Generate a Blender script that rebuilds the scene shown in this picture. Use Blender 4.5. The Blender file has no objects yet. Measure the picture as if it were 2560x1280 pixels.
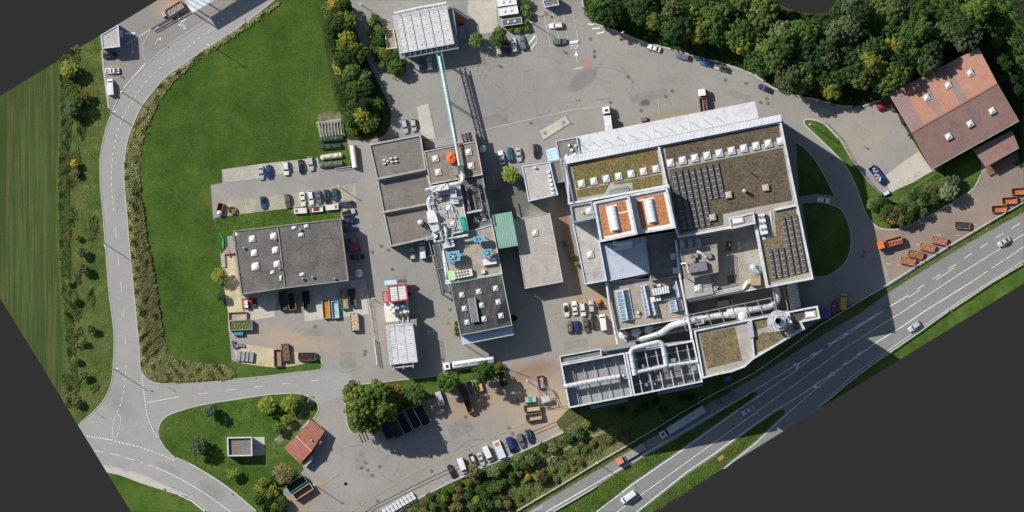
import bpy, math, random
import numpy as np
from mathutils import Vector, Matrix
from mathutils.geometry import tessellate_polygon
random.seed(7)
rng = np.random.default_rng(11)
SC = bpy.context.scene
COL = SC.collection
S = 0.13                                   # metres per survey pixel

# ---------------------------------------------------------------- camera, sky, sun, exposure
cam_d = bpy.data.cameras.new('survey_camera')
cam_d.type = 'ORTHO'
cam_d.ortho_scale = 2560 * S
cam_d.clip_start = 1.0
cam_d.clip_end = 2000.0
cam = bpy.data.objects.new('survey_camera', cam_d)
COL.objects.link(cam)
cam.location = (0, 0, 300)
SC.camera = cam

ELEV = math.radians(38.0)
SX, SY = 0.84, -0.545                      # direction in which shadows fall
wd = bpy.data.worlds.new('World')
SC.world = wd
wd.use_nodes = True
wn, wl = wd.node_tree.nodes, wd.node_tree.links
bg = wn['Background']
bg.inputs['Strength'].default_value = 0.079
sky = wn.new('ShaderNodeTexSky')
sky.sky_type = 'NISHITA'
sky.sun_disc = False
sky.sun_elevation = ELEV
sky.sun_rotation = math.atan2(-SX, -SY)
wl.new(sky.outputs[0], bg.inputs['Color'])
# below the horizon there is only an even dark grey, where the surveyed land ends
bg2 = wn.new('ShaderNodeBackground')
GREY = 0.0331 / 2 ** 0.15
bg2.inputs['Color'].default_value = (GREY, GREY, GREY, 1)
wgeo = wn.new('ShaderNodeTexCoord'); wsep = wn.new('ShaderNodeSeparateXYZ')
wlt = wn.new('ShaderNodeMath'); wlt.operation = 'LESS_THAN'; wlt.inputs[1].default_value = 0.0
wmx = wn.new('ShaderNodeMixShader')
wl.new(wgeo.outputs['Generated'], wsep.inputs[0]); wl.new(wsep.outputs['Z'], wlt.inputs[0])
wl.new(wlt.outputs[0], wmx.inputs[0]); wl.new(bg.outputs[0], wmx.inputs[1]); wl.new(bg2.outputs[0], wmx.inputs[2])
wl.new(wmx.outputs[0], wn['World Output'].inputs['Surface'])

sun_d = bpy.data.lights.new('sun', 'SUN')
sun_d.energy = 5.0
sun_d.angle = math.radians(0.5)
sun_d.color = (1.0, 0.95, 0.88)
sun = bpy.data.objects.new('sun', sun_d)
COL.objects.link(sun)
sun.rotation_euler = Vector((math.cos(ELEV) * SX, math.cos(ELEV) * SY, -math.sin(ELEV))).to_track_quat('-Z', 'Y').to_euler()
sun.location = (0, 0, 120)
SC.view_settings.view_transform = 'Standard'
SC.view_settings.look = 'None'
SC.view_settings.exposure = 0.15
SC.view_settings.gamma = 1.0

# ---------------------------------------------------------------- helpers
KIDS = {}
ABS = {}

def W(x, y, z=0.0):
    return Vector(((x - 1280) * S, (640 - y) * S, z))

def PP(pts):
    return [((x - 1280) * S, (640 - y) * S) for x, y in pts]

def area(p):
    return 0.5 * sum(p[i][0] * p[(i + 1) % len(p)][1] - p[(i + 1) % len(p)][0] * p[i][1] for i in range(len(p)))

def ccw(p):
    return list(p) if area(p) > 0 else list(p)[::-1]

def spl(pts, n=4, closed=False):
    out = []
    m = len(pts)
    for i in range(m if closed else m - 1):
        g = lambda k: pts[k % m] if closed else pts[max(0, min(m - 1, k))]
        a, b, c, d = g(i - 1), g(i), g(i + 1), g(i + 2)
        for j in range(n):
            t = j / n
            out.append(tuple(0.5 * (2 * b[q] + (c[q] - a[q]) * t + (2 * a[q] - 5 * b[q] + 4 * c[q] - d[q]) * t * t + (3 * b[q] - a[q] - 3 * c[q] + d[q]) * t ** 3) for q in (0, 1)))
    if not closed:
        out.append(tuple(pts[-1]))
    return out

EDGE = [(0, 240), (395, 0), (2522, 0), (2560, 61), (2560, 708), (1630, 1280), (328, 1280), (0, 745)]

def clip(poly, margin=0.0):
    """Cut a map polygon at the limit of the surveyed land."""
    c = ccw([(x, -y) for x, y in EDGE])
    out = [(x, -y) for x, y in poly]
    for i in range(len(c)):
        a, b = c[i], c[(i + 1) % len(c)]
        def ins(p): return (b[0] - a[0]) * (p[1] - a[1]) - (b[1] - a[1]) * (p[0] - a[0]) >= -1e-6
        src, out = out, []
        for j in range(len(src)):
            p, q = src[j], src[(j + 1) % len(src)]
            ip, iq = ins(p), ins(q)
            if ip: out.append(p)
            if ip != iq:
                d1 = (b[0] - a[0]) * (p[1] - a[1]) - (b[1] - a[1]) * (p[0] - a[0])
                d2 = (b[0] - a[0]) * (q[1] - a[1]) - (b[1] - a[1]) * (q[0] - a[0])
                t = d1 / (d1 - d2)
                out.append((p[0] + (q[0] - p[0]) * t, p[1] + (q[1] - p[1]) * t))
        if not out: return []
    return [(x, -y) for x, y in out]

def inpoly(x, y, poly):
    c = False
    j = len(poly) - 1
    for i in range(len(poly)):
        xi, yi = poly[i]; xj, yj = poly[j]
        if (yi > y) != (yj > y) and x < (xj - xi) * (y - yi) / (yj - yi) + xi:
            c = not c
        j = i
    return c

def inset(poly, d):
    p = ccw(poly); n = len(p); out = []
    for i in range(n):
        a, b, c = Vector(p[i - 1]), Vector(p[i]), Vector(p[(i + 1) % n])
        e1 = (b - a).normalized(); e2 = (c - b).normalized()
        n1 = Vector((-e1.y, e1.x)); n2 = Vector((-e2.y, e2.x))
        k = n1 + n2
        k = k / max(0.3, k.dot(n1)) if k.length > 1e-6 else n1
        out.append((b.x + k.x * d, b.y + k.y * d))
    return out

class MB:
    def __init__(self): self.v = []; self.f = []; self.m = []; self.mi = 0
    def face(self, pts):
        i = len(self.v); self.v += [tuple(p) for p in pts]; self.f.append(tuple(range(i, i + len(pts)))); self.m.append(self.mi); return self
    def flat(self, poly, z):
        return self.face([(x, y, z) for x, y in ccw(poly)])
    def prism(self, poly, z0, z1, cap=True, bottom=True):
        p = ccw(poly); n = len(p); i = len(self.v)
        self.v += [(x, y, z0) for x, y in p] + [(x, y, z1) for x, y in p]
        for k in range(n):
            l = (k + 1) % n; self.f.append((i + k, i + l, i + n + l, i + n + k)); self.m.append(self.mi)
        if cap: self.f.append(tuple(range(i + n, i + 2 * n))); self.m.append(self.mi)
        if bottom: self.f.append(tuple(range(i + n - 1, i - 1, -1))); self.m.append(self.mi)
        return self
    def ring(self, poly, d, z0, z1):
        o = ccw(poly); q = inset(o, d); n = len(o)
        for k in range(n):
            l = (k + 1) % n
            self.prism([o[k], o[l], q[l], q[k]], z0, z1)
        return self
    def box(self, cx, cy, z0, z1, lx, ly, a=0.0, top=1.0):
        c, s = math.cos(a), math.sin(a); i = len(self.v)
        for z, k in ((z0, 1), (z1, top)):
            for u, w in ((-1, -1), (1, -1), (1, 1), (-1, 1)):
                X, Y = u * lx / 2 * k, w * ly / 2 * k
                self.v.append((cx + c * X - s * Y, cy + s * X + c * Y, z))
        for q in ((0, 3, 2, 1), (4, 5, 6, 7), (0, 1, 5, 4), (1, 2, 6, 5), (2, 3, 7, 6), (3, 0, 4, 7)):
            self.f.append(tuple(i + k for k in q)); self.m.append(self.mi)
        return self
    def tube(self, p, q, r, n=8, r2=None, caps=True):
        p, q = Vector(p), Vector(q); d = (q - p).normalized()
        u = d.cross(Vector((0, 0, 1)) if abs(d.z) < 0.9 else Vector((1, 0, 0))).normalized(); w = d.cross(u)
        i = len(self.v); r2 = r if r2 is None else r2
        for c, rr in ((p, r), (q, r2)):
            for k in range(n):
                a = 2 * math.pi * k / n
                self.v.append(tuple(c + (u * math.cos(a) + w * math.sin(a)) * rr))
        for k in range(n):
            l = (k + 1) % n; self.f.append((i + l, i + k, i + n + k, i + n + l)); self.m.append(self.mi)
        if caps:
            self.f.append(tuple(range(i, i + n))); self.f.append(tuple(range(i + 2 * n - 1, i + n - 1, -1))); self.m += [self.mi] * 2
        return self
    def path(self, pts, r, n=8):
        for k in range(len(pts) - 1): self.tube(pts[k], pts[k + 1], r, n)
        return self
    def bar(self, p, q, w, h):
        """A square bar from p to q."""
        p, q = Vector(p), Vector(q); d = (q - p).normalized()
        u = d.cross(Vector((0, 0, 1)) if abs(d.z) < 0.95 else Vector((1, 0, 0))).normalized() * (w / 2); t = d.cross(u).normalized() * (h / 2)
        i = len(self.v)
        for c in (p, q): self.v += [tuple(c + u + t), tuple(c - u + t), tuple(c - u - t), tuple(c + u - t)]
        for fc in ((0, 1, 2, 3), (7, 6, 5, 4), (0, 4, 5, 1), (1, 5, 6, 2), (2, 6, 7, 3), (3, 7, 4, 0)):
            self.f.append(tuple(i + k for k in fc)); self.m.append(self.mi)
        return self
    def strip(self, pts, w, z0, z1):
        """A mitred band of width w along a 2-D line (a kerb, a painted line)."""
        P = [Vector(p) for p in pts]; L = []; R = []
        for k in range(len(P)):
            a = (P[k] - P[k - 1]).normalized() if k else (P[1] - P[0]).normalized()
            b = (P[k + 1] - P[k]).normalized() if k < len(P) - 1 else a
            t = (a + b); t = t.normalized() if t.length > 1e-5 else a
            nn = Vector((-t.y, t.x)) * (w / 2)
            L.append(P[k] + nn); R.append(P[k] - nn)
        for k in range(len(P) - 1):
            if z1 is None: self.flat([L[k], R[k], R[k + 1], L[k + 1]], z0)
            else: self.prism([L[k], R[k], R[k + 1], L[k + 1]], z0, z1, bottom=False)
        return self
    def lathe(self, prof, n=20, cx=0, cy=0):
        i = len(self.v)
        for r, z in prof:
            for k in range(n):
                a = 2 * math.pi * k / n; self.v.append((cx + r * math.cos(a), cy + r * math.sin(a), z))
        for j in range(len(prof) - 1):
            for k in range(n):
                l = (k + 1) % n; self.f.append((i + j * n + k, i + j * n + l, i + (j + 1) * n + l, i + (j + 1) * n + k)); self.m.append(self.mi)
        self.f.append(tuple(i + (len(prof) - 1) * n + k for k in range(n))); self.m.append(self.mi)
        return self
    def build(self, name, mat, parent=None, smooth=False, base=None):
        me = bpy.data.meshes.new(name)
        off = ABS.get(parent.name, Vector((0, 0, 0))) if parent else (Vector(base) if base else Vector((0, 0, 0)))
        me.from_pydata([(a - off.x, b - off.y, c - off.z) for a, b, c in self.v], [], self.f)
        mats = mat if isinstance(mat, (list, tuple)) else [mat]
        for q in mats: me.materials.append(q)
        if len(mats) > 1: me.polygons.foreach_set('material_index', self.m)
        if smooth: me.polygons.foreach_set('use_smooth', [True] * len(me.polygons))
        me.update()
        return link(name, me, parent, off if not parent else None)

def link(name, me, parent=None, loc=None):
    o = bpy.data.objects.new(name, me); COL.objects.link(o)
    if parent:
        o.parent = parent; KIDS.setdefault(parent.name, []).append(o); ABS[o.name] = ABS.get(parent.name, Vector((0, 0, 0)))
    elif loc is not None:
        o.location = loc; ABS[o.name] = Vector(loc)
    return o

def thing(name, label, cat, loc=(0, 0, 0), group=None):
    o = bpy.data.objects.new(name, None); COL.objects.link(o)
    o.empty_display_size = 0.3
    o.location = loc; ABS[o.name] = Vector(loc)
    return tag(o, label, cat, group)

def tag(o, label=None, cat=None, group=None, kind=None):
    if label: o['label'] = label
    if cat: o['category'] = cat
    if group: o['group'] = group
    if kind: o['kind'] = kind
    return o

def struct(name, mb, mat, kind='structure'):
    o = mb.build(name, mat); o['kind'] = kind; return o

def tint(o, colors):
    n = o.name.split('.')[0]
    if n in colors: o.color = colors[n]
    elif '*' in colors: o.color = colors['*']

def dup(root, loc, rz=0.0, label=None, group=None, colors=None, scale=None, first=False):
    if first: r = root
    else:
        r = root.copy(); COL.objects.link(r)
    r.location = loc; r.rotation_euler = (0, 0, rz)
    if scale is not None: r.scale = scale if isinstance(scale, (tuple, list)) else (scale,) * 3
    if label: r['label'] = label
    if group: r['group'] = group
    def rec(src, dst):
        if colors: tint(dst, colors)
        if first:
            for ch in KIDS.get(src.name, []): rec(ch, ch)
            return
        for ch in KIDS.get(src.name, []):
            c = ch.copy(); COL.objects.link(c); c.parent = dst
            KIDS.setdefault(dst.name, []).append(c)
            rec(ch, c)
    if first: rec(root, root)
    else: rec(root, r)
    return r

class Proto:
    """Builds a thing once; the first placement moves it, the later ones copy it."""
    def __init__(self, fn): self.fn = fn; self.root = None
    def put(self, x, y, ang=0.0, label=None, group=None, colors=None, scale=None, z=0.0):
        first = self.root is None
        if first: self.root = self.fn()
        return dup(self.root, W(x, y, z), math.radians(-ang), label, group, colors, scale, first)

# ---------------------------------------------------------------- materials
def C(*c): return (c[0], c[1], c[2], 1.0)

class NT:
    def __init__(self, name, rough=0.9, metal=0.0, spec=0.3):
        self.mat = bpy.data.materials.new(name); self.mat.use_nodes = True
        self.n, self.l = self.mat.node_tree.nodes, self.mat.node_tree.links
        self.b = self.n['Principled BSDF']
        self.b.inputs['Roughness'].default_value = rough
        self.b.inputs['Metallic'].default_value = metal
        self.b.inputs['Specular IOR Level'].default_value = spec
        self.tc = self.n.new('ShaderNodeTexCoord').outputs['Object']
    def at(self, scale=(1, 1, 1), rz=0.0, loc=(0, 0, 0)):
        m = self.n.new('ShaderNodeMapping'); m.inputs['Scale'].default_value = scale
        m.inputs['Rotation'].default_value = (0, 0, rz); m.inputs['Location'].default_value = loc
        self.l.new(self.tc, m.inputs[0]); return m.outputs[0]
    def noise(self, scale, detail=4, rough=0.6, vec=None, dist=0.0):
        t = self.n.new('ShaderNodeTexNoise'); t.inputs['Scale'].default_value = scale; t.inputs['Detail'].default_value = detail
        t.inputs['Roughness'].default_value = rough; t.inputs['Distortion'].default_value = dist
        self.l.new(vec or self.tc, t.inputs['Vector']); return t.outputs['Fac']
    def ramp(self, fac, stops):
        r = self.n.new('ShaderNodeValToRGB'); e = r.color_ramp.elements
        while len(e) < len(stops): e.new(0.5)
        for k, (p, c) in enumerate(stops): e[k].position = p; e[k].color = c if len(c) == 4 else C(*c)
        self.l.new(fac, r.inputs[0]); return r.outputs[0]
    def mix(self, a, b, fac, mode='MIX'):
        m = self.n.new('ShaderNodeMix'); m.data_type = 'RGBA'; m.blend_type = mode
        for sock, v in ((m.inputs[0], fac), (m.inputs[6], a), (m.inputs[7], b)):
            if isinstance(v, (int, float)): sock.default_value = v
            elif isinstance(v, tuple): sock.default_value = v if len(v) == 4 else C(*v)
            else: self.l.new(v, sock)
        return m.outputs[2]
    def math(self, op, a, b=0.0, clamp=False):
        m = self.n.new('ShaderNodeMath'); m.operation = op; m.use_clamp = clamp
        for k, v in enumerate((a, b)):
            if isinstance(v, (int, float)): m.inputs[k].default_value = v
            else: self.l.new(v, m.inputs[k])
        return m.outputs[0]
    def out(self, col, bump=None, strength=0.3, dist=0.1):
        if isinstance(col, tuple): self.b.inputs['Base Color'].default_value = C(*col)
        else: self.l.new(col, self.b.inputs['Base Color'])
        if bump is not None:
            b = self.n.new('ShaderNodeBump'); b.inputs['Strength'].default_value = strength; b.inputs['Distance'].default_value = dist
            self.l.new(bump, b.inputs['Height']); self.l.new(b.outputs[0], self.b.inputs['Normal'])
        return self.mat

def g3(c, k): return (c[0] * k, c[1] * k, c[2] * k)

def mottled(name, c1, c2, s=0.3, fine=0.25, fs=2.5, rough=0.9, bump=0.0, metal=0.0, spec=0.3, stripe=None):
    """Two colours in large patches and a fine grain on top; stripe = (period m, angle, depth)."""
    t = NT(name, rough, metal, spec)
    a = t.ramp(t.noise(s, 5), [(0.3, c1), (0.7, c2)])
    f = t.noise(fs, 3, 0.7)
    k = t.ramp(f, [(0.25, (1 - fine,) * 3), (0.75, (1 + fine,) * 3)])
    col = t.mix(a, k, 1.0, 'MULTIPLY')
    st_n = t.noise(0.32, 6, 0.7, dist=1.2)
    col = t.mix(col, t.ramp(st_n, [(0.36, (0.80,) * 3), (0.46, (1, 1, 1)), (0.66, (1.08,) * 3)]), 1.0, 'MULTIPLY')
    h = f
    if stripe:
        per, ang, dep = stripe
        w = t.n.new('ShaderNodeTexWave'); w.wave_type = 'BANDS'; w.bands_direction = 'X'; w.inputs['Scale'].default_value = 0.314 / per
        w.inputs['Distortion'].default_value = 0.0
        t.l.new(t.at(rz=ang), w.inputs['Vector'])
        col = t.mix(col, t.ramp(w.outputs['Fac'], [(0.15, (1 - dep,) * 3), (0.6, (1, 1, 1))]), 1.0, 'MULTIPLY')
        h = w.outputs['Fac']
    return t.out(col, h if bump else None, bump, 0.08)

def plain(name, c, rough=0.5, metal=0.0, spec=0.4, var=0.12, s=1.5):
    return mottled(name, g3(c, 1 - var), g3(c, 1 + var), s, var * 0.6, 6.0, rough, 0, metal, spec)

def painted(name, rough=0.35, spec=0.5, metal=0.0, var=0.12, s=0.8):
    t = NT(name, rough, metal, spec)
    oi = t.n.new('ShaderNodeObjectInfo')
    k = t.ramp(t.noise(s, 4), [(0.3, (1 - var,) * 3), (0.7, (1 + var * 0.5,) * 3)])
    return t.out(t.mix(oi.outputs['Color'], k, 1.0, 'MULTIPLY'))

def leafy(name, rough=0.8):
    t = NT(name, rough, 0, 0.12)
    oi = t.n.new('ShaderNodeObjectInfo')
    k = t.ramp(t.noise(0.55, 3), [(0.28, (0.55, 0.66, 0.6)), (0.5, (1, 1, 1)), (0.74, (1.5, 1.4, 1.0))])
    f = t.ramp(t.noise(3.5, 2), [(0.3, (0.7,) * 3), (0.7, (1.3,) * 3)])
    col = t.mix(t.mix(oi.outputs['Color'], k, 1.0, 'MULTIPLY'), f, 1.0, 'MULTIPLY')
    t.b.inputs['Subsurface Weight'].default_value = 0.0
    tr = t.n.new('ShaderNodeBsdfTranslucent'); mx = t.n.new('ShaderNodeMixShader'); mx.inputs[0].default_value = 0.25
    t.l.new(col, tr.inputs[0]); t.out(col)
    t.l.new(t.b.outputs[0], mx.inputs[1]); t.l.new(tr.outputs[0], mx.inputs[2]); t.l.new(mx.outputs[0], t.n['Material Output'].inputs['Surface'])
    return t.mat

def blob(t, x, y, rx, ry, ang=0.0, soft=1.0, rag=0.9):
    """Mask of a worn or stained area with a ragged edge, on the ground at survey position x, y."""
    c = W(x, y)
    d = t.n.new('ShaderNodeVectorMath'); d.operation = 'SUBTRACT'; t.l.new(t.tc, d.inputs[0]); d.inputs[1].default_value = (c.x, c.y, 0)
    m = t.n.new('ShaderNodeMapping'); m.vector_type = 'TEXTURE'
    m.inputs['Rotation'].default_value = (0, 0, math.radians(-ang)); m.inputs['Scale'].default_value = (rx * S, ry * S, 1000)
    t.l.new(d.outputs[0], m.inputs[0])
    ln = t.n.new('ShaderNodeVectorMath'); ln.operation = 'LENGTH'; t.l.new(m.outputs[0], ln.inputs[0])
    if not hasattr(t, 'rg'): t.rg = t.noise(0.22, 5, 0.65)
    v = t.math('ADD', ln.outputs['Value'], t.math('MULTIPLY', t.math('SUBTRACT', t.rg, 0.5), rag * 2))
    return t.math('DIVIDE', t.math('SUBTRACT', 1.0 + soft / 2, v), soft, clamp=True)

def asphalt(name, c, var=0.1, blobs=(), crack=0.16, streak=None, warm=None):
    t = NT(name, 0.93, 0, 0.25)
    big = t.ramp(t.noise(0.045, 5, 0.6), [(0.32, g3(c, 1 - var)), (0.68, g3(warm or c, 1 + var))])
    k = t.ramp(t.noise(0.7, 6, 0.72), [(0.3, (0.93,) * 3), (0.7, (1.06,) * 3)])
    col = t.mix(big, k, 1.0, 'MULTIPLY')
    f = t.ramp(t.noise(3.2, 2, 0.8), [(0.3, (0.94,) * 3), (0.7, (1.06,) * 3)])
    col = t.mix(col, f, 1.0, 'MULTIPLY')
    # tyre-polished bands and oil, then fine cracks and joints
    wv = t.n.new('ShaderNodeTexNoise'); wv.inputs['Scale'].default_value = 0.05; wv.inputs['Detail'].default_value = 8; wv.inputs['Distortion'].default_value = 3.0
    t.l.new(t.tc, wv.inputs['Vector'])
    col = t.mix(col, t.ramp(wv.outputs['Fac'], [(0.48, (1, 1, 1)), (0.5, (0.94,) * 3), (0.52, (1, 1, 1))]), 1.0, 'MULTIPLY')
    vo = t.n.new('ShaderNodeTexVoronoi'); vo.feature = 'DISTANCE_TO_EDGE'; vo.inputs['Scale'].default_value = 0.045
    wp = t.n.new('ShaderNodeTexNoise'); wp.inputs['Scale'].default_value = 0.12; wp.inputs['Detail'].default_value = 6
    t.l.new(t.tc, wp.inputs['Vector'])
    t.l.new(t.mix(t.tc, wp.outputs['Color'], 1.0, 'ADD'), vo.inputs['Vector'])
    wp2 = t.n.new('ShaderNodeVectorMath'); wp2.operation = 'MULTIPLY_ADD'; wp2.inputs[1].default_value = (9, 9, 0)
    t.l.new(wp.outputs['Color'], wp2.inputs[0]); t.l.new(t.tc, wp2.inputs[2]); t.l.new(wp2.outputs[0], vo.inputs['Vector'])
    col = t.mix(col, t.ramp(vo.outputs['Distance'], [(0.0, (1 - crack,) * 3), (0.004, (1, 1, 1))]), 1.0, 'MULTIPLY')
    for (x, y, rx, ry, ang, cc, s_, *r) in blobs:
        m = blob(t, x, y, rx, ry, ang, r[0] if r else 1.0, r[1] if len(r) > 1 else 0.9)
        col = t.mix(col, cc, t.math('MULTIPLY', m, s_), 'MIX')
    return t.out(col, t.noise(6, 2), 0.1, 0.03)

def grass(name, c1, c2, c3, s=0.12, stretch=(1, 1, 1), bump=0.5, fs=2.2, contrast=0.35):
    t = NT(name, 1.0, 0, 0.05)
    a = t.ramp(t.noise(s, 6, 0.65, t.at(stretch)), [(0.3, c1), (0.5, c2), (0.72, c3)])
    f = t.noise(fs, 4, 0.8, t.at((1, 1, 1)))
    k = t.ramp(f, [(0.28, (1 - contrast,) * 3), (0.72, (1 + contrast,) * 3)])
    m = t.ramp(t.noise(0.6, 4, 0.7), [(0.3, (0.82,) * 3), (0.7, (1.15,) * 3)])
    col = t.mix(t.mix(a, k, 1.0, 'MULTIPLY'), m, 1.0, 'MULTIPLY')
    t.col = col
    return t.out(col, f, bump, 0.25)
# ---------------------------------------------------------------- the setting: ground, roads, yards
ORANGE = (0.36, 0.20, 0.10); DARK = (0.09, 0.085, 0.08); PALE = (0.42, 0.38, 0.31)
M = {}
M['asphalt'] = asphalt('yard_asphalt', (0.258, 0.252, 0.238), 0.05, warm=(0.292, 0.276, 0.252), blobs=[
    (1300, 985, 130, 60, -12, (0.40, 0.29, 0.19), 0.6, 1.2), (1190, 1000, 90, 30, -25, ORANGE, 0.35, 1.0), (1060, 1010, 60, 35, 0, ORANGE, 0.5, 1.0),
    (1380, 1030, 70, 45, -20, (0.45, 0.33, 0.21), 0.7, 1.0), (1330, 930, 60, 22, -10, (0.2, 0.1, 0.06), 0.55, 1.0),
    (1458, 198, 42, 19, -38, (0.16, 0.155, 0.15), 0.6, 0.3, 0.1), (1468, 158, 17, 15, 0, (0.38, 0.2, 0.15), 0.6, 0.9, 0.3),
    (1500, 745, 60, 60, 0, (0.38, 0.27, 0.17), 0.6, 1.0), (1550, 850, 60, 16, -10, (0.37, 0.24, 0.14), 0.6, 1.0),
    (1612, 258, 14, 8, 0, DARK, 0.8, 0.5), (1690, 282, 60, 10, -10, (0.26, 0.2, 0.14), 0.6, 1.0), (1650, 300, 160, 12, -11, (0.33, 0.26, 0.18), 0.5, 1.0),
    (1420, 600, 14, 120, -12, (0.2, 0.1, 0.05), 0.7, 0.9), (1290, 490, 60, 60, 0, (0.07, 0.068, 0.065), 0.7, 0.6),
    (1130, 825, 26, 32, 0, (0.36, 0.26, 0.16), 0.35, 1.2), (720, 848, 120, 20, 12, (0.44, 0.31, 0.19), 0.75, 1.0),
    (600, 700, 30, 110, 0, (0.42, 0.34, 0.25), 0.6, 1.0), (790, 820, 150, 60, 0, (0.33, 0.29, 0.25), 0.4, 1.0), (765, 1238, 45, 26, -40, ORANGE, 0.6, 1.0),
    (908, 600, 24, 190, 12, (0.31, 0.28, 0.24), 0.4, 1.0), (1210, 255, 110, 70, 0, (0.22, 0.215, 0.21), 0.45, 1.3), (2130, 340, 80, 80, 30, (0.40, 0.34, 0.26), 0.4, 1.1)])
M['road'] = asphalt('road_asphalt', (0.305, 0.302, 0.293), 0.04, crack=0.12, blobs=[(290, 600, 12, 300, 0, (0.29, 0.287, 0.28), 0.35, 0.8), (300, 1010, 40, 26, 60, (0.2, 0.195, 0.19), 0.4, 1.0), (530, 1230, 34, 20, 30, (0.19, 0.185, 0.185), 0.5, 1.0)])
M['highway'] = asphalt('highway_asphalt', (0.222, 0.221, 0.217), 0.06, crack=0.08)
M['red_asphalt'] = asphalt('reddish_yard_asphalt', (0.225, 0.19, 0.165), 0.12, warm=(0.27, 0.21, 0.17))
M['concrete'] = mottled('pale_concrete', (0.41, 0.385, 0.335), (0.49, 0.465, 0.41), 0.15, 0.1, 2.0)
M['kerbstone'] = mottled('kerb_stone', (0.38, 0.37, 0.34), (0.48, 0.46, 0.43), 0.8, 0.12, 3)
M['gravel'] = mottled('gravel_ground', (0.34, 0.32, 0.28), (0.42, 0.40, 0.35), 0.5, 0.3, 3.5, bump=0.4)
M['sand'] = mottled('sandy_ground', (0.42, 0.34, 0.2), (0.55, 0.47, 0.32), 0.25, 0.3, 2.5, bump=0.4)
M['dirt'] = mottled('dry_dirt', (0.20, 0.16, 0.11), (0.34, 0.29, 0.21), 0.35, 0.35, 2.5, bump=0.5)
M['meadow'] = grass('meadow_grass', (0.034, 0.067, 0.013), (0.054, 0.099, 0.018), (0.090, 0.136, 0.028), s=0.07, fs=2.0, contrast=0.42)
M['verge'] = grass('rough_grass', (0.045, 0.080, 0.018), (0.085, 0.120, 0.030), (0.16, 0.165, 0.065), s=0.16, contrast=0.5)
M['lawn'] = grass('lawn_grass', (0.036, 0.078, 0.013), (0.066, 0.118, 0.022), (0.115, 0.16, 0.042), s=0.12, contrast=0.35)
M['dry'] = grass('dry_grass', (0.09, 0.105, 0.035), (0.15, 0.155, 0.06), (0.25, 0.23, 0.12), s=0.2, contrast=0.4)
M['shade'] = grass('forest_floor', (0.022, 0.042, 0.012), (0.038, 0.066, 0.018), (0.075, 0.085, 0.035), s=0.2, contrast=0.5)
t = NT('field_grass', 1.0, 0, 0.05)
a = t.ramp(t.noise(0.9, 5, 0.75, t.at((1, 0.02, 1))), [(0.3, (0.036, 0.058, 0.016)), (0.5, (0.060, 0.086, 0.026)), (0.7, (0.12, 0.135, 0.055))])
b = t.ramp(t.noise(0.06, 4, 0.6, t.at((1, 0.3, 1))), [(0.35, (0.85,) * 3), (0.65, (1.15,) * 3)])
f = t.noise(2.6, 4, 0.8)
M['field'] = t.out(t.mix(t.mix(a, b, 1.0, 'MULTIPLY'), t.ramp(f, [(0.28, (0.65,) * 3), (0.72, (1.35,) * 3)]), 1.0, 'MULTIPLY'), f, 0.5, 0.25)
M['pathmix'] = grass('grassy_gravel', (0.05, 0.09, 0.02), (0.16, 0.16, 0.09), (0.34, 0.31, 0.25), s=0.35, contrast=0.3)
t = NT('paving_blocks', 0.95)
br = t.n.new('ShaderNodeTexBrick'); br.inputs['Scale'].default_value = 1.0; br.inputs['Color1'].default_value = C(0.42, 0.39, 0.31); br.inputs['Color2'].default_value = C(0.36, 0.34, 0.27)
br.inputs['Mortar'].default_value = C(0.24, 0.24, 0.16); br.inputs['Mortar Size'].default_value = 0.06; br.inputs['Brick Width'].default_value = 0.7; br.inputs['Row Height'].default_value = 0.6
t.l.new(t.at(rz=math.radians(45)), br.inputs['Vector'])
M['blocks'] = t.out(t.mix(br.outputs['Color'], t.ramp(t.noise(0.3, 5), [(0.3, (0.8,) * 3), (0.7, (1.15,) * 3)]), 1.0, 'MULTIPLY'))
M['white_paint'] = mottled('white_road_paint', (0.62, 0.61, 0.58), (0.78, 0.77, 0.74), 1.2, 0.1, 5)
M['yellow_paint'] = mottled('yellow_road_paint', (0.52, 0.36, 0.10), (0.62, 0.44, 0.15), 1.2, 0.15, 5)

# the land as a thick slab that ends where the survey ends, with the bite at its northern rim
land = [(0, 240), (395, 0), (1932, 0), (1948, 12), (1965, 21), (1995, 30), (2040, 35), (2062, 33), (2078, 22), (2088, 8), (2091, 0), (2522, 0), (2560, 61), (2560, 708), (1630, 1280), (328, 1280), (0, 745)]
struct('ground', MB().prism(PP(land), -3.0, 0.0), M['verge'])

def sheet(name, pts, z, mat):
    p = clip(pts)
    mb = MB(); P2 = PP(p)
    if len(P2) < 3: return None
    return struct(name, mb.flat(P2, z), mat)

R_IN = [(700, -12), (619, 52), (509, 125), (453, 165), (412, 194), (375, 237), (350, 272), (331, 316), (319, 350), (311, 400), (310, 449), (317, 531), (323, 610), (330, 682), (338, 761), (344, 830), (348, 866), (350, 915), (354, 930), (369, 948), (392, 958), (439, 960)]
R_OUT = [(600, 0), (500, 62), (419, 115), (369, 159), (312, 219), (281, 278), (266, 319), (256, 359), (250, 400), (251, 466), (257, 531), (262, 597), (267, 662), (272, 728), (279, 780), (285, 839), (284, 897), (279, 952), (267, 987), (248, 1014), (228, 1034), (190, 1066)]
R_INs, R_OUTs = spl(R_IN, 3), spl(R_OUT, 3)
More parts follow.
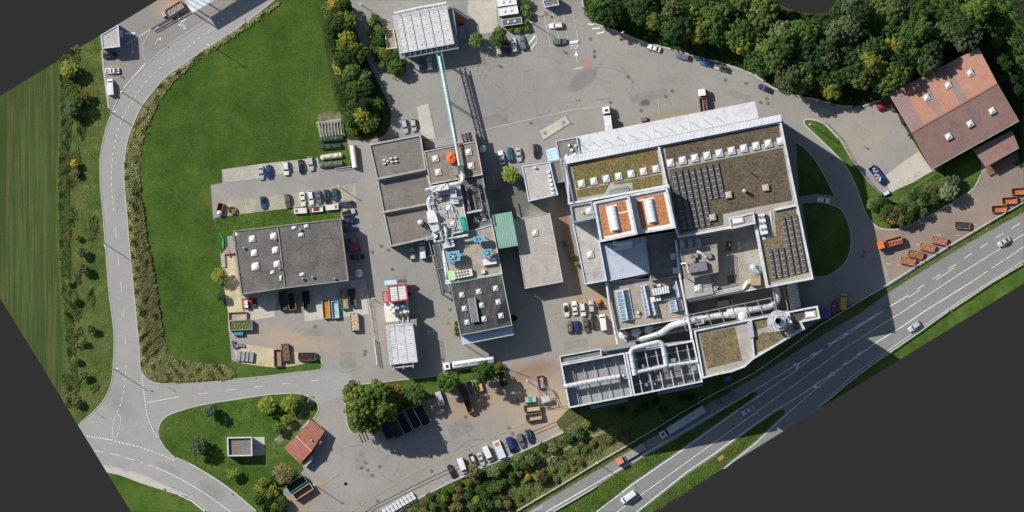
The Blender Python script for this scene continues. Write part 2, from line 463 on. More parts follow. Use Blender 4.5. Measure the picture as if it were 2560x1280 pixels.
# large asphalt of the site, then what lies on it
sheet('yard', [(700, -20), (619, 52), (509, 125), (453, 165), (439, 960), (430, 1000), (430, 1280), (1290, 1280), (1500, 1163), (1640, 1080), (1790, 990), (2040, 840), (2250, 700), (2560, 500), (2560, 380), (2440, 400), (2330, 420), (2230, 260), (2106, 260), (1830, 160), (1480, 50), (1458, -20)], 0.02, M['asphalt'])
sheet('approach_road', R_OUTs + [(150, 1000), (150, 1200), (258, 1163), (314, 1175), (353, 1186), (404, 1210), (431, 1221), (480, 1245), (510, 1268), (530, 1290), (650, 1290), (592, 1235), (542, 1200), (500, 1172), (440, 1146), (640, 1010), (800, 1010), (870, 985), (880, 935), (801, 924), (739, 931), (584, 948), (500, 955), (439, 960)] + R_INs[::-1], 0.035, M['road'])
sheet('forecourt', [(200, 60), (420, -20), (600, -5), (500, 62), (419, 115), (369, 159), (312, 219), (281, 278), (272, 272), (269, 244), (259, 175), (255, 125), (250, 90)], 0.03, asphalt('forecourt_asphalt', (0.25, 0.236, 0.222), 0.05, blobs=[(440, 5, 50, 30, -30, (0.42, 0.3, 0.2), 0.6, 1.0)]))
sheet('footpath', [(240, 1150), (258, 1163), (314, 1175), (353, 1186), (404, 1210), (431, 1221), (465, 1238), (440, 1236), (418, 1229), (352, 1208), (300, 1188), (250, 1185)], 0.045, M['concrete'])
sheet('field', [(-10, 200), (150, 120), (158, 200), (152, 300), (143, 400), (141, 500), (143, 620), (150, 740), (152, 800), (163, 870), (150, 1000), (100, 1000), (-10, 745)], 0.01, M['field'])
# green overlays
G = {}
G['meadow'] = [(700, -8)] + [(760, -8), (800, -5), (803, 47), (815, 109), (819, 156), (834, 234), (846, 276), (790, 284), (797, 330), (800, 380), (792, 395), (765, 397), (650, 410), (554, 424), (555, 457), (526, 462), (532, 542), (542, 580), (550, 630), (559, 715), (569, 779), (570, 819), (576, 864), (579, 911), (500, 911), (455, 901), (420, 885), (409, 840), (405, 800), (400, 777), (390, 695), (377, 646), (367, 580), (354, 498), (349, 400), (356, 360), (372, 306), (400, 250), (437, 196), (500, 147), (600, 78)]
G['verge'] = R_INs + [(560, 951), (584, 948), (640, 920), (579, 900), (570, 819), (560, 715), (400, 700), (360, 480), (400, 260), (520, 140), (640, 60), (730, -10)]
sheet('verge', G['verge'], 0.05, M['dry'])
sheet('meadow', G['meadow'], 0.07, M['meadow'])
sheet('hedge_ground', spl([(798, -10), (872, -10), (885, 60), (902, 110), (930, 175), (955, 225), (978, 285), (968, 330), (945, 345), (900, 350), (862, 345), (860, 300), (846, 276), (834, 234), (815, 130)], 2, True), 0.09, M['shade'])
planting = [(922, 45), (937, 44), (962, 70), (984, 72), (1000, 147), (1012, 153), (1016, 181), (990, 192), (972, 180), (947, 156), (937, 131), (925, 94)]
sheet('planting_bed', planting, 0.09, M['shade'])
sheet('gravel_lot', [(554, 424), (650, 410), (765, 397), (797, 394), (800, 421), (730, 430), (650, 446), (562, 457)], 0.08, M['gravel'])
sheet('block_paved_lot', [(570, 500), (650, 494), (750, 481), (850, 465), (890, 458), (893, 640), (868, 650), (850, 512), (737, 519), (650, 529), (590, 537), (560, 540)], 0.05, M['blocks'])
G['strip'] = [(535, 545), (590, 537), (650, 529), (737, 519), (850, 512), (852, 546), (780, 556), (582, 578), (583, 600), (552, 635), (540, 575)]
sheet('grass_strip', G['strip'], 0.08, M['lawn'])
sheet('concrete_apron', [(603, 738), (697, 724), (700, 740), (686, 775), (686, 792), (630, 800), (612, 795)], 0.05, M['concrete'])
sheet('concrete_apron.001', [(759, 716), (875, 703), (912, 698), (922, 785), (761, 804)], 0.05, M['concrete'])
sheet('sandy_yard', [(556, 640), (583, 640), (600, 738), (618, 800), (570, 780), (560, 715)], 0.05, M['sand'])
sheet('sandy_yard.001', [(582, 862), (612, 860), (683, 872), (742, 880), (800, 893), (803, 903), (760, 912), (700, 922), (640, 916), (592, 905)], 0.05, M['sand'])
G['lowstrip'] = [(579, 905), (640, 914), (700, 920), (760, 910), (800, 898), (805, 917), (801, 924), (739, 931), (584, 948), (500, 955)]
sheet('grass_strip.001', G['lowstrip'], 0.08, M['lawn'])
G['treeisle'] = [(863, 989), (871, 970), (902, 961), (1027, 947), (1100, 938), (1152, 924), (1243, 908), (1265, 924), (1235, 942), (1184, 950), (1146, 966), (1115, 981), (1059, 1005), (1015, 1020), (934, 1067), (896, 1083), (882, 1083), (870, 1067), (864, 1030)]
sheet('tree_island', G['treeisle'], 0.1, M['lawn'])
G['isle'] = [(396, 1077), (402, 1055), (427, 1035), (505, 1012), (605, 996), (667, 987), (730, 983), (755, 986), (775, 993), (790, 1003), (796, 1017), (794, 1032), (782, 1047), (812, 1077), (785, 1127), (755, 1163), (758, 1175), (715, 1215), (705, 1230), (712, 1255), (722, 1285), (650, 1285), (592, 1235), (542, 1200), (502, 1175), (439, 1147), (412, 1120), (400, 1100)]
sheet('junction_island', G['isle'], 0.1, M['lawn'])
sheet('gravel_path', spl([(775, 990), (788, 1003), (745, 1062), (722, 1085), (697, 1112), (680, 1116), (684, 1100), (705, 1082), (735, 1052), (758, 1020)], 2, True), 0.115, M['pathmix'])
sheet('concrete_slab', [(630, 1093), (661, 1092), (662, 1138), (631, 1139)], 0.12, M['concrete'])
G['sw'] = [(262, 1180), (300, 1188), (352, 1208), (418, 1229), (440, 1236), (465, 1242), (520, 1290), (300, 1290)]
sheet('south_bank', G['sw'], 0.06, M['lawn'])
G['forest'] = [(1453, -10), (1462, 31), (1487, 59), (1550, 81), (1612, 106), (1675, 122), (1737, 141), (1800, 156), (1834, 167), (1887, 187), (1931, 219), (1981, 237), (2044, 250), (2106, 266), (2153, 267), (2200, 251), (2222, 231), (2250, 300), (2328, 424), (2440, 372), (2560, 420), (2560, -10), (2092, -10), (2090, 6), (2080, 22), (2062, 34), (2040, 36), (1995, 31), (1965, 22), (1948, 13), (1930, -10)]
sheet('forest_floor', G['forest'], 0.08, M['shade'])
sheet('dirt_patch', [(2150, -5), (2200, -5), (2198, 10), (2178, 22), (2160, 18)], 0.1, M['dirt'])
sheet('sunny_grass', [(2320, -5), (2450, -5), (2440, 30), (2380, 40), (2330, 15)], 0.1, M['lawn'])
sheet('sunny_grass.001', [(2490, -5), (2530, -5), (2570, 60), (2570, 230), (2545, 200), (2510, 70)], 0.1, M['lawn'])
G['bend'] = [(2012, 300), (2025, 298), (2059, 308), (2095, 345), (2128, 400), (2176, 461), (2213, 490), (2280, 456), (2330, 430), (2440, 368), (2452, 400), (2452, 436), (2435, 471), (2404, 492), (2341, 530), (2263, 567), (2235, 574), (2205, 572), (2185, 561), (2163, 530), (2141, 467), (2107, 405), (2042, 341), (2012, 312)]
sheet('bend_bank', G['bend'], 0.1, M['lawn'])
sheet('concrete_yard', [(2297, 378), (2331, 427), (2285, 455), (2224, 482), (2212, 440), (2250, 410)], 0.11, M['concrete'])
G['oval'] = [(2005, 508), (2040, 505), (2085, 514), (2107, 528), (2119, 555), (2127, 583), (2127, 617), (2119, 646), (2101, 670), (2076, 686), (2058, 692), (2035, 692)]
sheet('oval_lawn', G['oval'], 0.1, M['lawn'])
sheet('oval_lawn.001', [(1990, 355), (2010, 368), (2035, 395), (2060, 436), (2079, 474), (2088, 490), (2040, 484), (1998, 492)], 0.1, M['lawn'])
sheet('red_yard', [(2185, 575), (2263, 573), (2341, 535), (2435, 475), (2460, 430), (2560, 370), (2560, 500), (2270, 680), (2225, 700)], 0.04, M['red_asphalt'])
G['bank'] = [(996, 1282), (1046, 1246), (1121, 1208), (1209, 1167), (1309, 1127), (1356, 1102), (1409, 1080), (1390, 1055), (1422, 1021), (1760, 950), (1885, 900), (2013, 825), (2051, 800), (2255, 700), (2270, 690), (2560, 505), (2560, 530), (2404, 617), (2247, 714), (2147, 785), (2040, 848), (1890, 943), (1790, 998), (1640, 1088), (1500, 1171), (1300, 1290)]
sheet('highway_bank', G['bank'], 0.06, M['verge'])
sheet('highway_bank.001', [(2560, 640), (2422, 742), (2300, 827), (2191, 902), (2124, 951), (2045, 1030), (2560, 800)], 0.05, M['lawn'])
sheet('dry_bank', spl([(1295, 1275), (1300, 1215), (1360, 1170), (1430, 1125), (1510, 1085), (1545, 1060), (1575, 1110), (1500, 1155), (1400, 1215), (1330, 1258)], 2, True), 0.08, M['dry'])
sheet('bare_strip', spl([(1320, 1205), (1345, 1165), (1405, 1125), (1470, 1090), (1530, 1068), (1528, 1076), (1475, 1100), (1410, 1142), (1350, 1190)], 2, True), 0.1, M['dirt'])
H_TOP = [(1300, 1290), (1500, 1171), (1640, 1088), (1790, 998), (1890, 943), (2040, 848), (2147, 785), (2247, 714), (2404, 617), (2562, 528)]
H_BOT = [(2562, 655), (2422, 744), (2300, 829), (2191, 904), (2124, 953), (2040, 1030), (1630, 1290)]
sheet('highway', H_TOP + H_BOT, 0.075, M['highway'])
G['med1'] = [(1382, 1282), (1495, 1214), (1530, 1190), (1617, 1139), (1700, 1092), (1780, 1044), (1840, 1003), (1878, 981), (1893, 980), (1889, 990), (1780, 1066), (1705, 1120), (1580, 1206), (1490, 1282)]
G['med2'] = [(1585, 1290), (1717, 1187), (1780, 1145), (1880, 1072), (1944, 1028), (1960, 1024), (1961, 1034), (1887, 1103), (1827, 1152), (1794, 1180), (1600, 1310)]
sheet('median', G['med1'], 0.1, M['lawn'])
sheet('median.001', G['med2'], 0.1, M['lawn'])

sheet('grass_strip.002', [(790, 284), (846, 276), (866, 345), (880, 420), (800, 421), (795, 395)], 0.085, M['lawn'])
sheet('dirt_patch.001', spl([(794, 286), (850, 280), (860, 330), (856, 342), (802, 344)], 2, True), 0.1, M['pathmix'])
sheet('concrete_pad', [(1172, -5), (1240, -5), (1243, 60), (1252, 78), (1200, 84), (1196, 58), (1168, 34)], 0.05, M['concrete'])
tk_ = MB()
for o_ in (0, 8): tk_.strip(PP(spl([(792 - o_, 20), (788 - o_, 110), (782 - o_, 190), (772 - o_, 270), (758 - o_, 350)], 4)), 0.22, 0.075, None)
struct('meadow_track', tk_, grass('track_grass', (0.05, 0.09, 0.016), (0.085, 0.125, 0.03), (0.12, 0.15, 0.045)))
def faint(name, c, al, rough=0.9):
    t = NT(name, rough); n_ = t.noise(0.5, 6, 0.75)
    t.out(c); t.l.new(t.math('MULTIPLY', t.ramp(n_, [(0.35, (0, 0, 0)), (0.6, (1, 1, 1))]), al), t.b.inputs['Alpha']); return t.mat
rm = random.Random(8); tm = MB()
for k in range(52):
    if k < 34: cx, cy, r0 = rm.uniform(1180, 1560), rm.uniform(170, 260), rm.uniform(30, 95)
    elif k < 44: cx, cy, r0 = rm.uniform(720, 880), rm.uniform(800, 900), rm.uniform(25, 60)
    else: cx, cy, r0 = rm.uniform(880, 1250), rm.uniform(1050, 1180), rm.uniform(40, 100)
    a0 = rm.uniform(0, 6.28); da = rm.uniform(.5, 1.5)
    p = [(cx + r0 * math.cos(a0 + da * i / 9), cy + .7 * r0 * math.sin(a0 + da * i / 9)) for i in range(10)]
    if any(inpoly(q[0], q[1], G['forest']) or inpoly(q[0], q[1], G['treeisle']) or inpoly(q[0], q[1], G['lowstrip']) for q in p): continue
    tm.strip(PP(p), rm.uniform(.15, .4), 0.058 + k * .0006, None)
struct('tyre_marks', tm, faint('rubber_marks', (0.05, 0.05, 0.05), 0.2))
pm_ = MB()
for (x, y, l, w, a) in ((1240, 300, 60, 26, -10), (1500, 210, 70, 30, 20), (1620, 240, 90, 22, -12), (1330, 200, 44, 50, 5), (900, 1150, 24, 50, 0), (980, 1140, 90, 18, -30), (1150, 1070, 60, 40, -25), (940, 560, 20, 90, 12), (1000, 700, 40, 22, -8), (1100, 800, 50, 30, -8), (780, 830, 60, 20, 0), (660, 830, 30, 24, 5), (1850, 240, 60, 18, 20), (2150, 330, 50, 30, 30), (1440, 860, 60, 20, -10), (1700, 200, 50, 16, 12), (870, 900, 40, 40, 0), (300, 500, 20, 60, 0), (420, 1170, 60, 14, 25), (640, 965, 90, 10, -8)):
    p = W(x, y); pm_.mi = len(pm_.f) % 2; pm_.flat([(p.x + u * l * S / 2 * math.cos(R_) - v * w * S / 2 * math.sin(R_), p.y + u * l * S / 2 * math.sin(R_) + v * w * S / 2 * math.cos(R_)) for R_ in (math.radians(-a),) for u, v in ((-1, -1), (1, -1), (1, 1), (-1, 1))], 0.055)
o_ = pm_.build('asphalt_patches', [faint('dark_patch', (0.12, 0.12, 0.12), 0.16), faint('light_patch', (0.42, 0.40, 0.36), 0.3)]); o_['kind'] = 'structure'
# kerbs
kb = MB()
def kerb(pts, w=0.3, h=0.16):
    kb.strip(PP(pts), w, 0.0, h)
kerb(R_INs, 0.28); kerb(R_OUTs[:-1], 0.28)
kerb(spl(G['isle'][:13], 3), 0.3); kerb(G['isle'][-6:] , 0.3)
kerb(spl([G['treeisle'][k] for k in (14, 15, 16, 17, 18, 0, 1, 2, 3, 4, 5, 6)], 2), 0.3)
kerb(spl(G['oval'] , 2), 0.3); kerb(spl(G['bend'][11:] + G['bend'][:4], 2), 0.45)
kerb(G['forest'][:17], 0.5, 0.35)
kerb([(255, 125), (259, 175), (269, 244), (272, 270)], 0.6); kerb([(1990, 355), (2010, 368), (2035, 395), (2060, 436), (2079, 474), (2088, 490)])
kerb([(1121, 1208), (1209, 1167), (1309, 1127), (1409, 1080)], 0.5, 0.3); kerb([(996, 1280), (1046, 1246), (1121, 1208)], 0.5, 0.3)
kerb([(258, 1163), (314, 1175), (353, 1186), (404, 1210), (431, 1221), (480, 1245), (510, 1268), (522, 1279)], 0.3)
kerb([(854, 470), (868, 560), (893, 640)], 0.3); kerb([(912, 698), (930, 800), (942, 860)], 0.3)
kerb([(584, 948), (669, 940), (739, 931), (781, 927), (801, 924), (806, 915), (805, 897)], 0.25)
struct('kerb', kb, M['kerbstone'])

# painted markings
wp = MB(); yp = MB(); ZM = 0.13
def line(p, w=0.15, b=None): (b or wp).strip(PP(p), w, ZM, None)
def dashes(p, on, off, w=0.15, b=None, ph=0.0):
    P = [Vector(q) for q in p]; run = -ph; k = 0
    seg = [(P[i], P[i + 1], (P[i + 1] - P[i]).length) for i in range(len(P) - 1)]
    tot = sum(s[2] for s in seg)
    def at(d):
        for a, c, l in seg:
            if d <= l: return a.lerp(c, max(0, d) / l)
            d -= l
        return seg[-1][1]
    while run < tot:
        a, c = max(run, 0), min(run + on, tot)
        if c - a > 0.5: line([tuple(at(a)), tuple(at((a + c) / 2)), tuple(at(c))], w, b)
        run += on + off
CL = spl([(560, 45), (460, 127), (441, 140), (420, 152), (395, 175), (365, 205), (340, 240), (318, 275), (303, 305), (290, 345), (281, 400), (278, 440), (280, 480), (285, 530)], 4)
dashes(CL, 7, 8.5, 0.2)
dashes([(289, 570), (292, 610), (297, 660), (303, 710), (309, 780), (314, 860)], 24, 44, 0.16)
dashes(spl([(315, 912), (313, 950), (305, 1000), (298, 1020), (291, 1037)], 3), 7.5, 9, 0.2)
line(spl([(292, 1037), (300, 1040), (302, 1052), (298, 1075), (293, 1090), (287, 1095), (282, 1088), (282, 1070), (287, 1045)], 4, True) + [(292, 1037)], 0.15)
dashes(spl([(363, 1010), (370, 1045), (380, 1070), (393, 1094)], 3), 3.5, 3, 0.3)
dashes(spl([(286, 1103), (330, 1113), (380, 1128), (438, 1152)], 3), 5, 4.5, 0.3)
line([(368, 1007), (448, 992)], 0.22)
def teeth(a, b, n, r=2.6, side=1):
    A, B = Vector(a), Vector(b); d = (B - A).normalized(); nn = Vector((-d.y, d.x)) * side
    for i in range(n):
        c = A.lerp(B, (i + 0.5) / n)
        wp.flat(PP([tuple(c - d * r), tuple(c + d * r), tuple(c + nn * r * 1.9)]), ZM)
teeth((353, 938), (362, 1006), 12, 2.2, -1); teeth((215, 1091), (283, 1102), 12, 2.4, -1)
teeth((310, 222), (364, 159), 15, 2.4, -1); teeth((316, 112), (345, 95), 5, 2.4, -1); teeth((347, 93), (377, 75), 5, 2.4, -1)
dashes([(235, 1127), (265, 1131), (302, 1140), (358, 1158)], 24, 16, 0.18)
line(spl([(371, 1162), (420, 1182), (480, 1214), (530, 1246), (582, 1284)], 3), 0.18)
dashes([(496, 985), (566, 976), (636, 968), (705, 960), (774, 953), (800, 950)], 23, 47, 0.16)
line(spl([(364, 157), (357, 130), (358, 110), (374, 82)], 3), 0.12)
line([(330, 113), (332, 137)], 0.15); wp.flat(PP([(328, 127), (336, 127), (332, 138)]), ZM)
line(spl([(388, 112), (392, 102), (401, 93)], 3), 0.15); wp.flat(PP([(395, 97), (402, 92), (402, 101)]), ZM)
line([(383, 77), (396, 66)], 0.25); line([(452, 56), (466, 47)], 0.3); line([(447, 60), (450, 66)], 0.3); line([(312, 84), (338, 83)], 0.6)
line([(518, 85), (540, 71)], 0.18); line([(577, 47), (590, 39)], 0.15); line([(637, 7), (655, -3)], 0.15)
line([(700, 3), (619, 56), (509, 130), (453, 170), (412, 200)], 0.12)
for (a, b) in [((258, 148), (297, 143)), ((260, 168), (299, 163)), ((263, 188), (300, 184)), ((268, 240), (286, 238)), ((297, 130), (299, 166))]: line([a, b], 0.15, yp)
# highway
L_a = [(1365, 1280), (1495, 1205), (1612, 1135), (1700, 1084), (1780, 1037), (1850, 998), (1985, 915), (2116, 838), (2225, 766), (2270, 739)]
line(L_a, 0.3)
line([(1485, 1284), (1580, 1212), (1705, 1126), (1780, 1072), (1887, 997), (1985, 930), (2020, 902), (2105, 838), (2160, 805), (2222, 768)], 0.3)
L_c = [(1537, 1284), (1655, 1200), (1780, 1110), (1962, 979), (2112, 870), (2257, 779), (2404, 682), (2560, 585)]
line(L_c, 0.22)
line([(1587, 1284), (1717, 1180), (1780, 1138), (1925, 1034), (2000, 989), (2112, 912), (2200, 850), (2255, 817), (2307, 781), (2432, 703)], 0.3)
dashes([(2432, 703), (2560, 616)], 45, 12, 0.2); line([(2508, 652), (2549, 625)], 0.25)
line([(1810, 1172), (1887, 1110), (1962, 1040), (2040, 972), (2112, 912)], 0.22)
dashes([(2549, 559), (2508, 583), (2470, 608), (2430, 633), (2390, 660), (2350, 686), (2310, 712), (2270, 738)], 23, 24, 0.22)
line([(2270, 744), (2300, 725)], 0.2); line([(2340, 700), (2388, 668)], 0.2)
line([(1330, 1280), (1356, 1266)], 0.2); line([(2562, 650), (2422, 738), (2300, 821), (2191, 896), (2124, 945), (2046, 1018)], 0.16)
def chevron(x, y, w=9, l=9, s=1):
    d = Vector((0.84, -0.54)) * s; n = Vector((0.54, 0.84)); c = Vector((x, y))
    wp.flat(PP([tuple(v) for v in (c + d * l * 1.6, c + n * w, c + n * w - d * l, c + d * l * .4, c - n * w - d * l, c - n * w)]), ZM + 0.004)
for q in ((1990, 914, 7), (2033, 888, 6), (2073, 862, 5), (2110, 839, 4), (2148, 812, 3)): chevron(*q)
for q in ((2042, 965, 6), (2080, 936, 5), (2115, 908, 4), (2150, 882, 3)): chevron(*q, 8, -1)
# yard lines
line([(1190, 330), (1290, 306), (1310, 302), (1420, 277), (1525, 262)], 0.1)
line([(1360, 38), (1376, 115), (1391, 113)], 0.14); line([(1381, 30), (1402, 112)], 0.12); line([(1407, 28), (1420, 100)], 0.12); line([(1432, 30), (1447, 108)], 0.12)
for q in ([(1424, 107), (1446, 103)], ): line(q, 0.9)
wp.flat(PP([(1440, 125), (1446, 140), (1436, 140)]), ZM); line([(1440, 138), (1444, 157)], 0.16)
for (x, y) in ((1374, 53), (1396, 49), (1383, 93), (1404, 89)):
    line([(x - 4, y - 3), (x + 4, y + 3)], 0.14, yp); line([(x - 4, y + 3), (x + 4, y - 3)], 0.14, yp)
for q in ([(1373, 38), (1381, 78)], [(1395, 32), (1403, 80)], [(1508, 90), (1513, 78)], [(1512, 92), (1650, 128)], [(1737, 157), (1732, 143)], [(1876, 200), (1872, 208)]): line(q, 0.12, yp)
for q in ([(1471, 60), (1484, 62)], [(1480, 72), (1500, 70)], [(1492, 84), (1512, 80)]): line(q, 0.5)
line([(1075, 176), (1190, 150), (1320, 130), (1338, 122)], 0.13, yp)
for k in range(8): line([(1120 + k * 19.6, 136 - k * 2.4), (1126 + k * 19.6, 164 - k * 3.4)], 0.12, yp)
line([(1320, 128), (1335, 118), (1343, 100), (1341, 88), (1330, 86)], 0.15); line([(1318, 115), (1338, 90)], 0.6); line([(1328, 124), (1342, 105)], 0.6)
line([(1002, 300), (1038, 292)], 0.12, yp); line([(1300, 386), (1330, 379)], 0.12, yp)
line([(1645, 250), (1651, 290)], 0.2, yp); line([(1645, 279), (1653, 277)], 0.2, yp)
line([(1628, 288), (1636, 295)], 0.15, yp); line([(1628, 295), (1636, 288)], 0.15, yp)
for k in range(4):
    line([(1403 + k * 20.5, 756 - k * 4), (1418 + k * 20.5, 832 - k * 4)], 0.13, yp)
for q in ([(1402, 756), (1463, 744), (1473, 790)], [(1386, 783), (1406, 778)], [(1386, 783), (1395, 820), (1414, 816)], [(1412, 796), (1500, 778)], [(1418, 834), (1505, 820)]): line(q, 0.12, yp)
line([(874, 1282), (960, 1225), (1040, 1180), (1120, 1143), (1200, 1107), (1315, 1056)], 0.16, yp)
for q in ([(765, 1175), (803, 1215)], [(803, 1215), (850, 1182)], [(2240, 668), (2248, 685), (2260, 675)], [(2238, 672), (2252, 662)]): line(q, 0.14, yp)
for (a, b) in (((1308, 953), (1330, 948)), ((1312, 973), (1330, 968))): line([a, b], 0.12, yp)
for k in range(3): line([(1085 + k * 20, 794 - k * 1), (1087 + k * 20, 791 - k)], 0.3, yp)
for (a, b) in (((2215, 659), (2228, 661)), ((2243, 661), (2250, 664)), ((2290, 611), (2300, 612)), ((2390, 588), (2402, 588)), ((2432, 561), (2443, 562)), ((2340, 586), (2352, 588))): line([a, b], 0.12)
def words(txt, x, y, h, ang, sx=1.0):
    cu = bpy.data.curves.new('lettering', 'FONT'); cu.body = txt; cu.size = h * S * 1.35; cu.align_x = 'CENTER'; cu.align_y = 'CENTER'; cu.offset = 0.02
    o = bpy.data.objects.new('lettering', cu); COL.objects.link(o)
    me = bpy.data.meshes.new_from_object(o.evaluated_get(bpy.context.evaluated_depsgraph_get()))
    c, s = math.cos(math.radians(-ang)), math.sin(math.radians(-ang)); p = W(x, y)
    for f in me.polygons:
        wp.face([(p.x + c * me.vertices[i].co.x * sx - s * me.vertices[i].co.y, p.y + s * me.vertices[i].co.x * sx + c * me.vertices[i].co.y, ZM) for i in f.vertices])
    bpy.data.objects.remove(o)
words('STOP', 1436, 118, 10, -3, 0.62); words('AUSFAHRT', 1446, 171, 6, -4, 0.62)
words('PW', 444, 46, 9, 60, 0.75); words('LKW', 458, 66, 9, 60, 0.75)
struct('road_markings', wp, M['white_paint']); struct('yard_markings', yp, M['yellow_paint'])

# drains, covers and rails sunk in the ground
dc = MB(); dr = MB()
for (x, y) in [(592 + 893, 128), (1486, 141), (1570, 192), (1476, 97), (1526, 256), (1680, 227), (1663, 241), (1602, 276), (1813, 200), (1865, 208), (1901, 256), (1917, 246), (1920, 258), (1327, 308), (953, 615), (970, 625), (980, 673), (930, 630), (1107, 898), (1125, 774), (787, 816), (913, 878), (911, 886), (1294, 1001), (1279, 1005), (1259, 999), (1163, 1042), (1272, 1070), (903, 1169), (919, 1175), (913, 1157), (930, 1188), (949, 1166), (864, 1210), (943, 1253), (941, 962), (1281, 1084), (864, 1209), (2161, 630), (2157, 641), (2080, 395), (1078, 1177), (411, 1225)]:
    p = W(x, y); dc.lathe([(0.55, 0.05), (0.55, 0.132), (0.5, 0.135)], 12, p.x, p.y)
for (x, y) in [(357, 260), (413, 114), (613, 50), (338, 574), (345, 823), (556, 952), (640, 944), (793, 924), (433, 1190 + 30), (582, 1236), (420, 118), (305, 225), (1447, 106), (1448, 250), (1120, 808)]:
    p = W(x, y); dc.box(p.x, p.y, 0.05, 0.133, 0.55, 0.55, 0.3)
struct('drain_covers', dc, plain('cast_iron_cover', (0.15, 0.12, 0.10), 0.8))
for off in (0, 9.5):
    dr.strip(PP([(900 + off * .5, 1288 + off), (940, 1262 + off * .9), (1030, 1216 + off), (1110, 1178 + off), (1210, 1133 + off), (1300, 1093 + off), (1390, 1054 + off)]), 0.14, ZM - 0.03, ZM + 0.02)
struct('sunken_rails', dr, plain('rusty_rail', (0.13, 0.07, 0.045), 0.8))
# ---------------------------------------------------------------- materials for buildings and equipment
M['wall_white'] = mottled('white_render_wall', (0.42, 0.42, 0.41), (0.52, 0.52, 0.50), 0.2, 0.06)
M['wall_grey'] = mottled('grey_concrete_wall', (0.24, 0.24, 0.23), (0.32, 0.31, 0.30), 0.25, 0.08)
M['wall_blue'] = mottled('pale_blue_cladding', (0.36, 0.44, 0.52), (0.42, 0.50, 0.58), 0.3, 0.05, rough=0.5)
M['wall_brown'] = mottled('brown_timber_wall', (0.15, 0.09, 0.06), (0.22, 0.13, 0.09), 0.5, 0.1)
M['wall_green'] = mottled('green_cladding', (0.12, 0.26, 0.2), (0.16, 0.32, 0.25), 0.5, 0.1)
M['cap_white'] = mottled('pale_parapet_sheet', (0.46, 0.48, 0.51), (0.64, 0.66, 0.69), 0.6, 0.16, rough=0.5)
M['cap_cream'] = mottled('cream_parapet_slab', (0.62, 0.58, 0.5), (0.74, 0.70, 0.62), 0.5, 0.07, rough=0.7)
M['cap_blue'] = mottled('light_blue_parapet_sheet', (0.42, 0.54, 0.66), (0.52, 0.64, 0.74), 0.5, 0.07, rough=0.5)
M['cap_grey'] = mottled('grey_parapet_slab', (0.30, 0.30, 0.29), (0.40, 0.40, 0.39), 0.5, 0.1, rough=0.8)
M['cap_green'] = mottled('pale_green_parapet', (0.28, 0.38, 0.31), (0.36, 0.46, 0.38), 0.5, 0.1, rough=0.6)
M['cap_pink'] = mottled('faded_pink_parapet', (0.50, 0.40, 0.41), (0.62, 0.52, 0.52), 0.8, 0.1, rough=0.6)
M['cap_moss'] = mottled('mossy_parapet', (0.20, 0.21, 0.17), (0.29, 0.29, 0.24), 0.8, 0.12, rough=0.8)
M['cap_dull'] = mottled('blue_grey_parapet', (0.22, 0.26, 0.32), (0.31, 0.35, 0.41), 0.5, 0.1, rough=0.6)
M['felt_dark'] = mottled('dark_gravel_felt', (0.105, 0.098, 0.092), (0.165, 0.15, 0.142), 0.16, 0.45, 2.2, bump=0.4)
M['felt_brown'] = mottled('brown_gravel_roof', (0.155, 0.142, 0.125), (0.215, 0.195, 0.172), 0.2, 0.3, 2.2, bump=0.4)
M['felt_old'] = mottled('weathered_roof_slabs', (0.17, 0.15, 0.125), (0.27, 0.24, 0.2), 0.5, 0.35, 1.6, bump=0.2)
M['gravel_pale'] = mottled('pale_gravel_roof', (0.37, 0.35, 0.33), (0.45, 0.43, 0.405), 0.3, 0.22, 2.5, bump=0.4)
M['gravel_tan'] = mottled('tan_gravel_roof', (0.33, 0.305, 0.278), (0.395, 0.368, 0.335), 0.3, 0.22, 2.5, bump=0.4)
def slabs(name, c1, c2, mort, bw=0.9, rz=-0.19, s=0.35):
    t = NT(name, 0.92); br = t.n.new('ShaderNodeTexBrick'); br.inputs['Scale'].default_value = 1.0
    br.inputs['Color1'].default_value = C(*c1); br.inputs['Color2'].default_value = C(*c2); br.inputs['Mortar'].default_value = C(*mort)
    br.inputs['Mortar Size'].default_value = 0.05; br.inputs['Brick Width'].default_value = bw; br.inputs['Row Height'].default_value = bw * 0.8
    t.l.new(t.at(rz=rz), br.inputs['Vector'])
    k = t.ramp(t.noise(s, 6, 0.7), [(0.3, (0.72,) * 3), (0.7, (1.2,) * 3)])
    return t.out(t.mix(br.outputs['Color'], k, 1.0, 'MULTIPLY'))
M['pavers'] = slabs('roof_pavers', (0.40, 0.35, 0.29), (0.35, 0.31, 0.26), (0.2, 0.18, 0.15))
M['pavers_pale'] = slabs('pale_roof_pavers', (0.42, 0.40, 0.35), (0.38, 0.36, 0.31), (0.24, 0.23, 0.2), 0.6)
M['pavers_grey'] = slabs('grey_roof_pavers', (0.24, 0.235, 0.21), (0.20, 0.195, 0.175), (0.1, 0.1, 0.09), 0.6)
M['deck'] = slabs('pale_plant_deck', (0.46, 0.45, 0.41), (0.40, 0.39, 0.36), (0.3, 0.29, 0.26), 1.0, s=0.8)
def sedum(name, c1, c2, c3, c4):
    t = NT(name, 1.0, 0, 0.05)
    a = t.ramp(t.noise(0.16, 6, 0.7), [(0.33, c1), (0.5, c2), (0.68, c3)])
    f = t.noise(1.6, 5, 0.75)
    a = t.mix(a, c4, t.ramp(f, [(0.56, (0, 0, 0)), (0.66, (1, 1, 1))]))
    return t.out(t.mix(a, t.ramp(t.noise(1.5, 4, 0.85), [(0.32, (0.35,) * 3), (0.68, (1.75,) * 3)]), 1.0, 'MULTIPLY'), f, 0.6, 0.2)
M['sedum_brown'] = sedum('brown_sedum', (0.085, 0.070, 0.050), (0.108, 0.086, 0.062), (0.135, 0.105, 0.078), (0.115, 0.12, 0.06))
